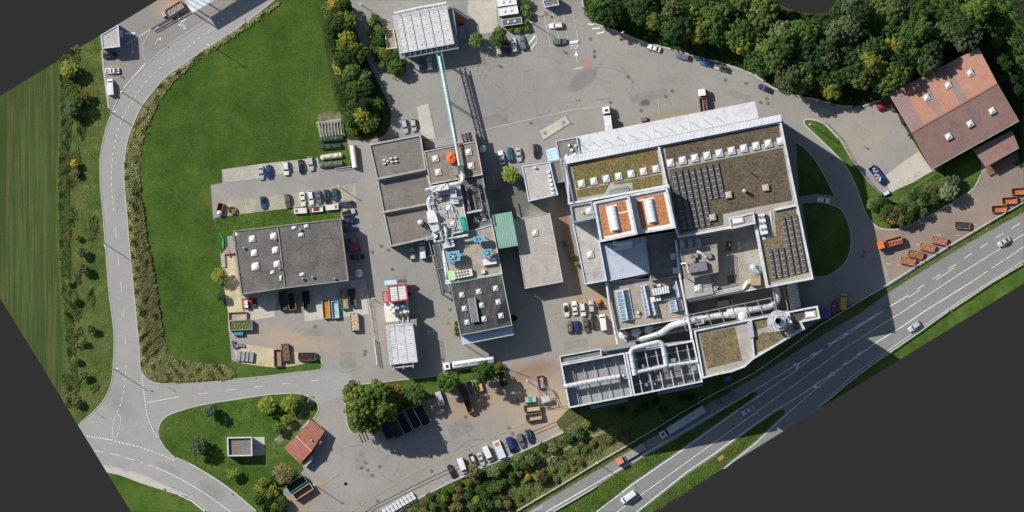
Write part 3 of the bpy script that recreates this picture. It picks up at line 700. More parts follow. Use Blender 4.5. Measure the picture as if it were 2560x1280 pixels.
M['sedum_green'] = sedum('green_sedum', (0.095, 0.115, 0.035), (0.15, 0.125, 0.055), (0.26, 0.12, 0.065), (0.13, 0.17, 0.04))
M['sedum_light'] = sedum('mixed_sedum', (0.13, 0.105, 0.06), (0.17, 0.135, 0.08), (0.20, 0.15, 0.085), (0.15, 0.15, 0.06))
M['brick_gravel'] = sedum('orange_clay_granulate', (0.36, 0.15, 0.07), (0.43, 0.18, 0.085), (0.40, 0.19, 0.09), (0.27, 0.17, 0.05))
R = math.radians
M['rib_grey'] = mottled('grey_ribbed_sheet', (0.50, 0.52, 0.55), (0.53, 0.55, 0.58), 0.2, 0.02, rough=0.55, stripe=(0.55, R(10), 0.08), bump=0.12)
M['rib_white'] = mottled('white_ribbed_sheet', (0.62, 0.65, 0.70), (0.70, 0.72, 0.76), 0.2, 0.04, rough=0.5, stripe=(1.15, R(11), 0.16), bump=0.2)
M['rib_blue'] = mottled('blue_grey_ribbed_sheet', (0.42, 0.47, 0.56), (0.48, 0.53, 0.62), 0.2, 0.04, rough=0.5, stripe=(0.7, R(10), 0.14), bump=0.15)
M['rib_mauve'] = mottled('mauve_grey_ribbed_sheet', (0.30, 0.28, 0.29), (0.38, 0.35, 0.36), 0.2, 0.04, rough=0.6, stripe=(0.5, R(10), 0.3), bump=0.5)
M['rib_green'] = mottled('sea_green_ribbed_sheet', (0.20, 0.36, 0.29), (0.25, 0.41, 0.34), 0.25, 0.08, rough=0.6, stripe=(0.7, R(10), 0.28), bump=0.5)
M['rib_canopy'] = mottled('canopy_sheet', (0.56, 0.61, 0.66), (0.62, 0.67, 0.72), 0.3, 0.04, rough=0.5, stripe=(1.6, R(-59), 0.35), bump=0.5)
M['rib_steel'] = mottled('pale_steel_sheet', (0.44, 0.46, 0.49), (0.52, 0.54, 0.57), 0.3, 0.06, rough=0.5, stripe=(1.0, R(-78), 0.25))
M['hall_orange'] = mottled('orange_brown_sheet', (0.36, 0.175, 0.12), (0.39, 0.195, 0.138), 0.08, 0.05, rough=0.6, stripe=(0.75, R(28), 0.12), bump=0.15)
M['hall_brown'] = mottled('dull_brown_sheet', (0.26, 0.16, 0.135), (0.30, 0.18, 0.155), 0.05, 0.05, rough=0.6, stripe=(0.75, R(28), 0.1), bump=0.12)
M['hall_mauve'] = mottled('brownish_grey_sheet', (0.24, 0.16, 0.15), (0.28, 0.19, 0.175), 0.2, 0.05, rough=0.6, stripe=(0.75, R(28), 0.18))
M['tiles'] = mottled('red_roof_tiles', (0.34, 0.13, 0.095), (0.44, 0.19, 0.14), 0.6, 0.15, 2.5, stripe=(0.62, R(-45), 0.35), bump=0.5)
M['steel'] = mottled('galvanised_steel', (0.50, 0.51, 0.52), (0.62, 0.63, 0.64), 0.7, 0.1, rough=0.45, metal=0.35)
M['duct'] = mottled('bright_duct_metal', (0.58, 0.60, 0.62), (0.70, 0.71, 0.73), 0.5, 0.08, rough=0.42, metal=0.3)
M['duct_dull'] = mottled('dull_duct_metal', (0.36, 0.39, 0.43), (0.46, 0.49, 0.53), 0.4, 0.1, rough=0.5, metal=0.25)
M['dark_steel'] = plain('dark_steel', (0.09, 0.095, 0.10), 0.6, 0.2)
M['grid_grey'] = plain('grey_steelwork', (0.24, 0.25, 0.26), 0.6, 0.2)
M['blue_steel'] = plain('pale_blue_steel', (0.42, 0.52, 0.62), 0.5)
M['turq_steel'] = plain('turquoise_steel', (0.10, 0.42, 0.38), 0.5)
M['dome'] = mottled('opal_dome', (0.70, 0.74, 0.78), (0.84, 0.86, 0.88), 0.6, 0.03, rough=0.25, spec=0.6)
M['curb'] = mottled('roof_light_curb', (0.36, 0.36, 0.33), (0.44, 0.44, 0.41), 0.8, 0.1)
M['glass'] = plain('dark_window_glass', (0.03, 0.04, 0.05), 0.08, 0, 0.8)
M['glass_blue'] = plain('blue_roof_glass', (0.13, 0.22, 0.31), 0.12, 0, 0.8, 0.35, 0.8)
M['panel'] = plain('solar_cells', (0.075, 0.075, 0.088), 0.2, 0, 0.6, 0.1)
M['black'] = plain('black_matt', (0.02, 0.02, 0.02), 0.8)
M['white'] = plain('white_enamel', (0.68, 0.69, 0.68), 0.45)
M['fan_blue'] = plain('bright_blue_housing', (0.13, 0.37, 0.56), 0.45)
M['red_paint'] = plain('red_frame_paint', (0.44, 0.03, 0.05), 0.5)
M['tarp_orange'] = plain('orange_tarpaulin', (0.62, 0.13, 0.03), 0.6, var=0.25, s=1.2)
M['tarp_green'] = plain('green_sheeting', (0.01, 0.36, 0.24), 0.5, var=0.3, s=1.2)
M['green_sheet'] = plain('pale_green_sheet', (0.42, 0.62, 0.36), 0.6)
t = NT('silo_lid_sheet', 0.55)
_b = t.ramp(t.noise(0.6, 5), [(0.3, (0.52, 0.525, 0.53)), (0.7, (0.66, 0.66, 0.66))])
_w = t.n.new('ShaderNodeTexWave'); _w.inputs['Scale'].default_value = 0.5; _w.bands_direction = 'Y'; _w.inputs['Distortion'].default_value = 2.0; t.l.new(t.at(rz=0.17), _w.inputs['Vector'])
_b = t.mix(_b, t.ramp(_w.outputs['Fac'], [(0.2, (0.82,) * 3), (0.5, (1, 1, 1))]), 1.0, 'MULTIPLY')
M['silo'] = t.out(t.mix(_b, (0.22, 0.2, 0.17), t.ramp(t.noise(0.35, 4, 0.7), [(0.6, (0, 0, 0)), (0.75, (1, 1, 1))])))
t = NT('tar_strips', 0.85)
_b = t.ramp(t.noise(0.3, 5), [(0.3, (0.050, 0.050, 0.053)), (0.7, (0.092, 0.090, 0.090))])
_br = t.n.new('ShaderNodeTexBrick'); _br.inputs['Scale'].default_value = 1.0; _br.inputs['Color1'].default_value = C(.8, .8, .8); _br.inputs['Color2'].default_value = C(1.25, 1.25, 1.25); _br.inputs['Mortar'].default_value = C(.45, .45, .45)
_br.inputs['Mortar Size'].default_value = 0.07; _br.inputs['Brick Width'].default_value = 7.0; _br.inputs['Row Height'].default_value = 1.0; t.l.new(t.at(rz=R(90 + 11)), _br.inputs['Vector'])
_b = t.mix(_b, _br.outputs['Color'], 1.0, 'MULTIPLY')
_m = t.n.new('ShaderNodeObjectInfo')
M['tar'] = t.out(t.mix(_b, (0.22, 0.24, 0.23), t.ramp(t.noise(0.28, 3, 0.8), [(0.66, (0, 0, 0)), (0.7, (0.6, 0.6, 0.6))])))

def lerp(a, b, t): return (a[0] + (b[0] - a[0]) * t, a[1] + (b[1] - a[1]) * t)
def center(poly): return (sum(p[0] for p in poly) / len(poly), sum(p[1] for p in poly) / len(poly))

def block(root, poly, h, roof, wall='wall_grey', cap='cap_grey', pw=0.5, ph=0.5, z0=0.0, names=('wall', 'roof', 'parapet')):
    """Walls, a roof field set down between parapets, and the parapet ring."""
    P2 = PP(poly); q = inset(P2, 0.03)
    MB().prism(q, z0, h - ph - 0.02, cap=False).build(names[0], M[wall], root)
    MB().prism(inset(P2, pw * 0.9), h - ph - 0.25, h - ph).build(names[1], M[roof], root)
    return MB().ring(P2, pw, h - ph - 0.02, h).build(names[2], M[cap], root)

def bands(root, poly, h, storey=3.6, skip=()):
    """A ribbon of windows on every storey of every long side, each ribbon its own part."""
    p = ccw(PP(poly)); n = len(p)
    for i in range(n):
        a, b = Vector(p[i]), Vector(p[(i + 1) % n]); L = (b - a).length
        if L < 5 or i in skip: continue
        d = (b - a) / L; ang = math.atan2(d.y, d.x); nn = Vector((d.y, -d.x))
        for k in range(max(1, min(3, int(h / storey)))):
            z = 1.2 + k * storey
            if z + 1.2 > h - 1: break
            c = a + d * L / 2 + nn * 0.0
            MB().box(c.x, c.y, z, z + 1.1, L * 0.86, 0.12, ang).build('window', M['glass'], root)

def building(name, label, poly, h, roof, **k):
    win = k.pop('win', True); c = center(poly); root = thing(name, label, k.pop('cat', 'building'), W(c[0], c[1], 0))
    block(root, poly, h, roof, **k)
    if win and h > 5: bands(root, poly, h)
    return root

DOMES = {}
def skylight(root, x, y, z, w=1.8, l=1.9, ang=-10.5, name='skylight', base='curb', cw=0.3, flat=False):
    key = (round(w, 2), round(l, 2), base, cw, flat)
    if key not in DOMES:
        me = []
        cb = MB().box(0, 0, 0, 0.35, w + cw * 2, l + cw * 2)
        db = MB()
        if flat: db.box(0, 0, 0.35, 0.52, w, l, 0, 0.86)
        else:
            n = 4
            g = [[(-w / 2 + w * i / n, -l / 2 + l * j / n, 0.35 + 0.42 * (1 - abs(2 * i / n - 1) ** 2.2) ** .6 * (1 - abs(2 * j / n - 1) ** 2.2) ** .6) for j in range(n + 1)] for i in range(n + 1)]
            for i in range(n):
                for j in range(n): db.face([g[i][j], g[i + 1][j], g[i + 1][j + 1], g[i][j + 1]])
        for b, nm, mm in ((cb, 'curb', M[base]), (db, 'dome', M['dome'])):
            q = bpy.data.meshes.new(nm); q.from_pydata(b.v, [], b.f); q.materials.append(mm); me.append(q)
        DOMES[key] = me
    m1, m2 = DOMES[key]
    p = W(x, y, z) - ABS[root.name]
    s = link(name, m1, root); s.location = p; s.rotation_euler = (0, 0, R(-ang))
    link('dome', m2, s)
    return s

def unit(root, name, x, y, z0, z1, lx, ly, ang, mat, top=1.0):
    p = W(x, y); return MB().box(p.x, p.y, z0, z1, lx * S, ly * S, R(-ang), top).build(name, M[mat] if isinstance(mat, str) else mat, root)

def fan(root, x, y, z, r, name='fan', blades=5, hub='white'):
    p = W(x, y, z); mb = MB()
    mb.lathe([(r * 1.06, z), (r * 1.06, z + 0.22), (r, z + 0.22), (r, z + 0.04)], 18, p.x, p.y)
    b = mb.build(name, M['black'], root)
    fb = MB()
    for k in range(blades):
        a = 2 * math.pi * k / blades
        c, s_ = math.cos(a), math.sin(a); c2, s2 = math.cos(a + .42), math.sin(a + .42)
        fb.face([(p.x + c * r * .2, p.y + s_ * r * .2, z + .16), (p.x + c * r * .95, p.y + s_ * r * .95, z + .10), (p.x + c2 * r * .95, p.y + s2 * r * .95, z + .2), (p.x + c2 * r * .25, p.y + s2 * r * .25, z + .18)])
    fb.lathe([(r * .25, z + .1), (r * .25, z + .24)], 10, p.x, p.y)
    fb.build('blade', M[hub], b)
    return b

def duct(root, pts, r, mat='duct', name='duct', rings=3.0, n=14):
    """A round duct along (x, y, z) survey points with joint rings."""
    P = [W(*p) for p in pts]
    Q = [P[0]]
    for i in range(1, len(P) - 1):                      # rounded elbows
        a = (P[i - 1] - P[i]); b = (P[i + 1] - P[i]); k = min(r * 2.2, a.length / 2, b.length / 2)
        s, e = P[i] + a.normalized() * k, P[i] + b.normalized() * k
        for t in (0, .25, .5, .75, 1): Q.append(s * (1 - t) ** 2 + P[i] * 2 * t * (1 - t) + e * t * t)
    Q.append(P[-1])
    mb = MB()
    for i in range(len(Q) - 1): mb.tube(Q[i], Q[i + 1], r, n)
    o = mb.build(name, M[mat], root, smooth=False)
    rb = MB()
    for i in range(len(Q) - 1):
        L = (Q[i + 1] - Q[i]).length
        if L > rings:
            k = int(L / rings); d = (Q[i + 1] - Q[i]) / L
            for j in range(k + 1):
                c = Q[i] + d * (L * j / k); rb.tube(c - d * 0.06, c + d * 0.06, r * 1.06, n)
    if rb.v: rb.build('joint_ring', M['grid_grey'], o)
    return o

# ================================================================= main works building (east)
H = 25.0
main = [(1412, 394), (1953, 302), (1995, 510), (2034, 698), (1917, 720), (1887, 560), (1695, 596), (1687, 572), (1668, 467), (1420, 512)]
mw = thing('works_building', 'large works hall with planted flat roofs, rows of roof lights and solar panels', 'building', W(1750, 450))
block(mw, main, H, 'pavers_pale', 'wall_white', 'cap_white', 0.7, 1.0)
bands(mw, main, 22, 3.6)
zr = H - 1.0
def field(poly, mat, root=mw, z=zr, name='planted_roof', th=0.12):
    return MB().prism(PP(poly), z + 0.004, z + th, bottom=False).build(name, M[mat], root)
field([(1428, 410), (1641, 372), (1650, 432), (1560, 449), (1441, 470), (1437, 455)], 'sedum_green')
field([(1441, 476), (1520, 461), (1524, 457), (1512, 480), (1508, 483), (1444, 494)], 'sedum_green')
field([(1534, 457), (1654, 435), (1656, 462), (1584, 477), (1579, 455), (1536, 461)], 'sedum_green')
field([(1662, 366), (1945, 311), (1950, 345), (1946, 351), (1667, 409)], 'sedum_brown')
field([(1673, 424), (1956, 369), (1980, 500), (1855, 524), (1806, 535), (1808, 562), (1700, 584), (1678, 500)], 'sedum_brown')
field([(1936, 530), (1988, 521), (2023, 680), (1926, 705), (1915, 650), (1908, 600), (1940, 590)], 'sedum_light')
# raised dividers between roof fields
for pts in ([(1646, 362), (1668, 467)], [(1935, 525), (1994, 512)], [(1887, 560), (1917, 720)]):
    MB().strip(PP(pts), 0.7, zr, H + 0.004).build('roof_divider', M['cap_white'], mw)
MB().ring(PP([(1408, 392), (1412, 392), (1437, 510), (1433, 511)]), 0.2, zr - 6, H + 0.2).build('west_upstand', M['cap_dull'], mw)
# north sheet strip
st = MB(); P2 = [W(1411, 392, H + 0.6), W(1952, 286, H + 0.6), W(1955, 303, H + 0.5), W(1415, 410, H + 0.5)]
st.face([P2[0], P2[3], P2[2], P2[1]]); st.face([(v.x, v.y, H - 1.5) for v in P2])
for i in range(4):
    a, b = P2[i], P2[(i + 1) % 4]; st.face([a, b, (b.x, b.y, H - 1.5), (a.x, a.y, H - 1.5)])
st.build('sloping_eaves', M['rib_white'], mw)
for k in range(7): skylight(mw, 1280 + (693 + 124 * k) / 4, 280 + (715 - 24.5 * k) / 4, zr + 0.1, 1.75, 1.85)
for k in range(10): skylight(mw, 1640 + (142 + 122.5 * k) / 4, 280 + (508 - 24.3 * k) / 4, zr + 0.1, 1.9, 2.0)
for (x, y) in ((1821, 487), (1914, 469), (1781, 543)):
    unit(mw, 'vent_box', x, y, zr, zr + 1.0, 16, 16, -10, 'curb'); unit(mw, 'vent_lid', x, y, zr + 1.0, zr + 1.15, 10, 11, -10, plain('tan_lid', (0.5, 0.4, 0.28), 0.8))
MB().lathe([(0.5, zr), (0.5, zr + 2.2), (0.62, zr + 2.2), (0.62, zr + 2.5), (0.25, zr + 2.6)], 14, W(1861, 477).x, W(1861, 477).y).build('flue', M['steel'], mw)
MB().lathe([(0.18, zr), (0.18, zr + 2.6)], 8, W(1877, 432).x, W(1877, 432).y).build('vent_pipe', M['dark_steel'], mw)
# stair head in the south of the planted roof
sh = [(1821, 546), (1885, 530), (1889, 559), (1827, 573)]
block(mw, sh, H + 2.2, 'gravel_tan', 'wall_white', 'cap_white', 0.5, 0.4, H - 1, ('stair_wall', 'stair_roof', 'stair_parapet'))
skylight(mw, 1845, 552, H + 1.8, 3.2, 1.3, -10.5, 'long_skylight', flat=True)
# cooler of six fans
cw = unit(mw, 'roof_cooler', 1906, 560, zr + 0.6, zr + 1.9, 19, 52, -11, 'white')
for i in range(3):
    for j in range(2): fan(cw, 1899.5 + j * 8.6 + i * 2.6, 543.5 + i * 15.2 - j * 1.2, zr + 1.9, 0.42)
for (sx, sy) in ((1899, 540), (1909, 538), (1904, 582), (1914, 580)): unit(cw, 'foot', sx, sy, zr, zr + .6, 2, 2, 0, 'dark_steel')
MB().strip(PP([(1925, 527), (1932, 590), (1906, 598)]), 0.5, zr, zr + 0.2).build('edging', M['cap_cream'], mw)
MB().path([W(1522, 480, zr), W(1530, 466, zr + 2.0), W(1570, 462, zr + 2.0), W(1572, 478, zr)], 0.06, 5).build('ladder_rail', M['steel'], mw)
MB().prism(PP([(1523, 484), (1528, 475), (1568, 465), (1573, 478), (1545, 490), (1527, 492)]), zr + 0.3, zr + 0.5).build('grating_platform', M['grid_grey'], mw)

# orange-roofed twin towers
def tower(poly, h, label, sk, half):
    r = thing('roof_tower', label, 'roof tower', W(*center(poly), 0), 'orange-roofed towers on the works hall')
    block(r, poly, h, 'cap_cream', 'wall_white', 'cap_white', 0.8, 0.9)
    zz = h - 0.9; P = PP(poly)
    MB().prism(inset(P, 1.7), zz + .004, zz + 0.1, bottom=False).build('clay_gravel_bed', M['brick_gravel'], r)
    cx, cy, w, l, a = sk
    p = W(cx, cy)
    MB().box(p.x, p.y, zz + .1, zz + .16, (w + 9) * S, (l + 9) * S, R(-a)).build('edging', M['cap_cream'], r)
    b = MB().box(p.x, p.y, zz + .16, zz + .55, (w + 3) * S, (l + 3) * S, R(-a)).build('skylight', M['curb'], r)
    g = MB(); ca, sa = math.cos(R(-a)), math.sin(R(-a)); n = 8
    prof = [(-w / 2 * S * math.cos(math.pi * i / n) * 1, 0.55 + 0.9 * math.sin(math.pi * i / n)) for i in range(n + 1)]
    for i in range(n):
        (u0, z0), (u1, z1) = prof[i], prof[i + 1]; L = l * S / 2
        g.face([(p.x + ca * u - sa * v, p.y + sa * u + ca * v, zz + z) for u, v, z in ((u0, -L, z0), (u1, -L, z1), (u1, L, z1), (u0, L, z0))])
    for v in (-l * S / 2, l * S / 2): g.face([(p.x + ca * u - sa * v, p.y + sa * u + ca * v, zz + z) for u, z in prof])
    g.build('glazing', M['dome'], b)
    rb = MB()
    for k in range(7):
        v = -l * S / 2 + l * S * k / 6
        for i in range(n):
            (u0, z0), (u1, z1) = prof[i], prof[i + 1]
            rb.bar((p.x + ca * u0 - sa * v, p.y + sa * u0 + ca * v, zz + z0 + .02), (p.x + ca * u1 - sa * v, p.y + sa * u1 + ca * v, zz + z1 + .02), 0.09, 0.05)
    rb.build('glazing_bar', M['steel'], b)
    if half: MB().strip(PP(half), 0.5, zz + .1, zz + .15).build('edging', M['cap_cream'], r)
    return r
tower([(1482, 505), (1573, 486), (1594, 586), (1500, 606)], 34.5, 'western tower with orange clay gravel roof and a barrel skylight beside two split beds', (1534, 546, 20, 58, -11), [(1545, 533), (1576, 527)])
tower([(1573, 486), (1668, 467), (1690, 570), (1594, 586)], 31.5, 'eastern tower with orange clay gravel roof half in the shade of its taller neighbour', (1627, 527, 19, 56, -11), [(1585, 504), (1612, 498)])

# lower wings
wing = thing('stair_wing', 'small grey flat roof with one skylight, wedged west of the orange-roofed towers', 'building', W(1450, 535))
block(wing, [(1424, 513), (1480, 503), (1488, 546), (1431, 558)], 25.0, 'gravel_tan', 'wall_white', 'cap_dull', 0.6, 0.8)
skylight(wing, 1472, 527, 24.2, 1.8, 1.8); MB().lathe([(0.3, 24.2), (0.3, 25.0), (0.4, 25.0), (0.1, 25.2)], 10, W(1456, 531).x, W(1456, 531).y).build('flue', M['steel'], wing)
w2 = building('gravel_roof_wing', 'long pale gravel roof below the orange-roofed towers, with one square skylight', [(1431, 559), (1488, 547), (1500, 607), (1518, 702), (1462, 712)], 17.0, 'gravel_pale', wall='wall_white', cap='cap_blue', pw=0.4, ph=0.4)
skylight(w2, 1475, 636, 16.6, 1.8, 1.8)
w3 = thing('shed_wing', 'blue grey ribbed metal roof in the lee of the orange-roofed towers', 'building', W(1562, 650))
MB().prism(PP([(1502, 610), (1613, 590), (1626, 680), (1519, 701)]), 0, 15.2).build('wall', M['wall_grey'], w3)
MB().prism(PP([(1503, 611), (1612, 591), (1625, 679), (1520, 700)]), 15.2, 15.5).build('roof', M['rib_blue'], w3)
MB().strip(PP([(1519, 702), (1626, 681)]), 0.35, 15.0, 15.9).build('gutter', M['cap_white'], w3)
duct(w3, [(1532, 607, 17), (1550, 610, 17), (1580, 603, 17)], 0.8); unit(w3, 'plant_box', 1557, 619, 15.5, 17.2, 48, 9, -10, 'duct')
w4 = building('paver_roof_wing', 'dark paved flat roof between the ribbed metal roof and the tank deck', [(1613, 590), (1692, 578), (1706, 688), (1627, 702)], 15.0, 'pavers_grey', wall='wall_grey', cap='cap_dull', pw=0.3, ph=0.3, win=False)
for (x, y) in ((1683, 641), (1689, 676)): unit(w4, 'roof_hatch', x, y, 14.7, 15.9, 14, 17, -6, 'cap_blue', 0.8)
w5 = building('glazed_roof_wing', 'tan paved roof with slanted glass roof lights beside the small car park', [(1519, 703), (1702, 690), (1708, 720), (1724, 795), (1543, 826)], 13.5, 'pavers', wall='wall_white', cap='cap_white', pw=0.3, ph=0.3)
def glasshouse(root, poly, z, h, n):
    a, b, c, d = [Vector(p) for p in PP(poly)]          # a-b short north end, b-c long, c-d short, d-a long
    m1, m2 = (a + b) / 2, (c + d) / 2
    fr = MB().prism([a, b, c, d], z, z + 0.35).build('roof_light', M['cap_white'], root)
    g = MB(); i = 0.92
    def v(p, zz): return (p.x, p.y, zz)
    e = [q + ((a + b + c + d) / 4 - q) * 0.06 for q in (a, b, c, d)]
    k1, k2 = (e[0] + e[1]) / 2, (e[2] + e[3]) / 2
    g.face([v(e[0], z + .37), v(k1, z + h), v(k2, z + h), v(e[3], z + .37)]); g.face([v(k1, z + h), v(e[1], z + .37), v(e[2], z + .37), v(k2, z + h)])
    g.face([v(e[0], z + .37), v(e[1], z + .37), v(k1, z + h)]); g.face([v(e[3], z + .37), v(k2, z + h), v(e[2], z + .37)])
    g.build('pane', M['glass_blue'], fr)
    r = MB(); r.bar(v(k1, z + h + .03), v(k2, z + h + .03), 0.5, 0.1)
    for j in range(n + 1):
        t = j / n; A, B, K = e[0].lerp(e[3], t), e[1].lerp(e[2], t), k1.lerp(k2, t)
        r.bar(v(A, z + .4), v(K, z + h + .03), 0.1, 0.08); r.bar(v(K, z + h + .03), v(B, z + .4), 0.1, 0.08)
    for A, B in ((e[0], e[3]), (e[1], e[2])): r.bar(v(A, z + .42), v(B, z + .42), 0.18, 0.1)
    r.build('glazing_bar', M['cap_white'], fr)
for gp, n in (([(1539, 728), (1572, 721), (1586, 799), (1553, 806)], 8), ([(1600, 715), (1618, 711), (1634, 786), (1615, 794)], 8), ([(1620, 755), (1640, 751), (1648, 786), (1630, 790)], 3), ([(1671, 753), (1704, 746), (1710, 775), (1677, 782)], 3), ([(1681, 703), (1698, 700), (1706, 742), (1690, 746)], 4)):
    glasshouse(w5, gp, 13.2, 1.9, n)
cu = unit(w5, 'roof_cooler', 1652, 727, 14.2, 15.9, 44, 18, -11, 'grid_grey')
for k in range(7): unit(cu, 'fin', 1634 + k * 6, 730.5 - k * 1.15, 15.9, 16.15, 4.4, 17, -11, 'white')
unit(w5, 'plant_box', 1632, 749, 13.2, 14.6, 12, 13, -10, 'white'); unit(w5, 'plant_box', 1646, 746, 13.2, 14.6, 12, 12, -10, 'white'); unit(w5, 'plant_box', 1648, 713, 13.2, 14.0, 8, 6, -8, 'white')
MB().prism(PP([(1623, 712), (1634, 710), (1637, 738), (1628, 740)]), 13.2, 14.4).build('plant_box', M['grid_grey'], w5)
unit(w5, 'plant_box', 1672, 745, 13.2, 13.9, 34, 10, -10, 'grid_grey'); unit(w5, 'paver_stack', 1594, 791, 13.2, 13.5, 14, 9, -8, 'curb'); unit(w5, 'vent_box', 1595, 781, 13.2, 14.2, 6, 6, -8, 'white')
MB().path([W(1562, 701, 14.2), W(1624, 686, 14.2), W(1625, 701, 14.2)], 0.12, 6).path([W(1630, 700, 14.2), W(1702, 688, 14.2)], 0.12, 6).build('roof_railing', M['steel'], w5)

# tank deck and paved terrace
td = building('tank_deck_building', 'paved terrace roof with lying tanks, coolers and a cooling vessel, south of the planted roof', [(1697, 598), (1886, 562), (1916, 719), (1722, 756), (1707, 690)], 16.0, 'pavers', wall='wall_white', cap='cap_cream', pw=0.3, ph=0.3)
MB().prism(PP([(1852, 570), (1882, 565), (1900, 655), (1890, 660), (1862, 660)]), 15.7, 15.78).build('gravel_bed', M['gravel_tan'], td)
MB().prism(PP([(1708, 698), (1774, 687), (1784, 734), (1715, 748)]), 15.7, 17.4).build('deck_house', M['gravel_tan'], td)
skylight(td, 1745, 719, 17.4, 2.1, 2.1, -6)
for poly in ([(1815, 605), (1830, 603), (1828, 628), (1816, 628)], [(1818, 690), (1840, 686), (1838, 708), (1820, 708)]):
    MB().prism(PP(poly), 15.7, 15.85).build('plant_bed', M['sedum_brown'], td)
plat = MB().prism(PP([(1700, 628), (1792, 610), (1796, 680), (1712, 697)]), 20.6, 20.9).build('platform', M['pavers'], td)
for (x, y) in ((1703, 632), (1789, 615), (1793, 677), (1714, 693)): unit(td, 'post', x, y, 15.7, 20.6, 2, 2, 0, 'grid_grey')
rr = MB()
for a, b in (((1700, 628), (1792, 610)), ((1792, 610), (1796, 680)), ((1796, 680), (1712, 697)), ((1700, 628), (1712, 697))):
    for z in (21.4, 21.9): rr.bar(W(*a, z), W(*b, z), 0.07, 0.07)
    for t_ in range(7): q = lerp(a, b, t_ / 6); rr.bar(W(*q, 20.9), W(*q, 21.9), 0.07, 0.07)
rr.build('platform_railing', M['steel'], td)
for k, (x, y) in enumerate(((1707, 611), (1726, 609), (1744, 606))):
    a, b = W(x - 2, y - 13, 18.6), W(x + 2.5, y + 12, 18.6)
    MB().tube(a, b, 1.05, 18).build('lying_tank', M['duct_dull'], td, smooth=True)
    MB().tube(a.lerp(b, .85) + Vector((0, 0, .8)), a.lerp(b, .85) + Vector((0, 0, 1.6)), 0.35, 10).build('tank_nozzle', M['steel'], td)
MB().bar(W(1697, 628, 19.6), W(1750, 617, 19.6), 0.4, 0.3).build('pipe_beam', M['steel'], td)
duct(td, [(1703, 660, 21.4), (1716, 657, 22), (1722, 682, 22)], 0.3); duct(td, [(1742, 629, 22), (1752, 632, 22.2), (1766, 643, 22)], 0.5)
rad = unit(td, 'radiator', 1746, 668, 21.3, 22.6, 44, 23, -10, 'dark_steel')
fb = MB()
for k in range(15):
    x = 1726 + k * 2.85; y = 671.6 - k * 0.5; fb.bar(W(x - 1.6, y - 10.5, 22.66), W(x + 2, y + 10.5, 22.66), 0.13, 0.1)
fb.build('fin', M['steel'], rad)
for (x, y, w_, l_) in ((1740, 640, 10, 8), (1735, 648, 7, 12), (1773, 640, 12, 12), (1758, 655, 8, 6), (1728, 640, 6, 6)): unit(td, 'plant_box', x, y, 20.9, 22.0, w_, l_, -10, 'grid_grey')
MB().lathe([(1.75, 15.7), (1.75, 19.5), (1.9, 19.5), (1.9, 19.9), (0.9, 20.3)], 22, W(1889, 672).x, W(1889, 672).y).build('cooling_vessel', M['duct_dull'], td)
rb = MB(); c_ = W(1889, 672)
for k in range(20):
    a, b = 2 * math.pi * k / 20, 2 * math.pi * (k + 1) / 20
    for z in (20.4, 20.9): rb.bar((c_.x + 2.1 * math.cos(a), c_.y + 2.1 * math.sin(a), z), (c_.x + 2.1 * math.cos(b), c_.y + 2.1 * math.sin(b), z), 0.07, 0.07)
rb.bar(W(1883, 665, 21), W(1897, 682, 21), 0.5, 0.3); rb.bar(W(1886, 660, 21), W(1888, 672, 21), 0.7, 0.5)
rb.build('vessel_railing', M['steel'], td)
unit(td, 'vessel_box', 1889, 701, 15.7, 19.4, 25, 25, -2, plain('tan_sheet', (0.36, 0.27, 0.17), 0.7))
for k in range(3): duct(td, [(1716, 752 - k * 4, 16.6), (1858, 724 - k * 4, 16.6), (1867, 710 - k * 4, 16.6), (1880, 706 - k * 4, 16.6)], 0.16, 'duct', 'pipe', 50, 8)
fan(td, 1790, 721, 17.0, 0.55); unit(td, 'vent_box', 1790, 721, 15.7, 17.0, 11, 11, 0, 'white'); unit(td, 'vent_box', 1781, 709, 15.7, 16.6, 4, 7, 0, 'white')
for (x, y) in ((1847, 609), (1849, 620), (1824, 612)): unit(td, 'vent_box', x, y, 15.7, 16.4, 4, 8, -10, 'white')
duct(td, [(1690, 600, 17.3), (1700, 690, 17.3), (1714, 760, 17.3), (1721, 800, 17.3), (1727, 828, 17.3), (1730, 850, 20)], 0.42, 'duct', 'service_pipe', 4, 10)
duct(w5, [(1516, 705, 14.6), (1524, 760, 14.6), (1538, 830, 14.6), (1547, 872, 14.6)], 0.42, 'duct', 'service_pipe', 4, 10)

# north loading canopy and north-west corner
cn = thing('loading_canopy', 'long pale grey corrugated canopy over the lorry bays with slim rods on its roof', 'canopy', W(1670, 320))
P2 = [W(1442, 341, 8.4), W(1887, 253, 8.4), W(1897, 295, 8.9), W(1450, 384, 8.9)]
cb = MB(); cb.face([P2[0], P2[3], P2[2], P2[1]]); cb.face([(v.x, v.y, v.z - 0.5) for v in P2])
for i in range(4):
    a, b = P2[i], P2[(i + 1) % 4]; cb.face([a, b, (b.x, b.y, b.z - .5), (a.x, a.y, a.z - .5)])
cb.build('roof', M['rib_grey'], cn)
for k in range(12):
    x, y = 1450 + k * 31, 361 - k * 6.15
    MB().bar(W(x, y, 8.6), W(x, y, 11.6), 0.12, 0.12).build('rod', M['dark_steel'], cn)
    if k % 2 == 0:
        a = lerp((1443, 343), (1886, 256), k / 11.0); MB().tube(W(*a, 0), W(*a, 8.0), 0.18, 8).build('post', M['steel'], cn)
for k in range(5):
    a, b = lerp((1442, 341), (1887, 253), k / 5 + .02), lerp((1450, 384), (1897, 295), k / 5 + .02); MB().bar(W(*a, 8.44), W(*b, 8.94), 0.16, 0.1).build('roof_seam', M['cap_white'], cn)
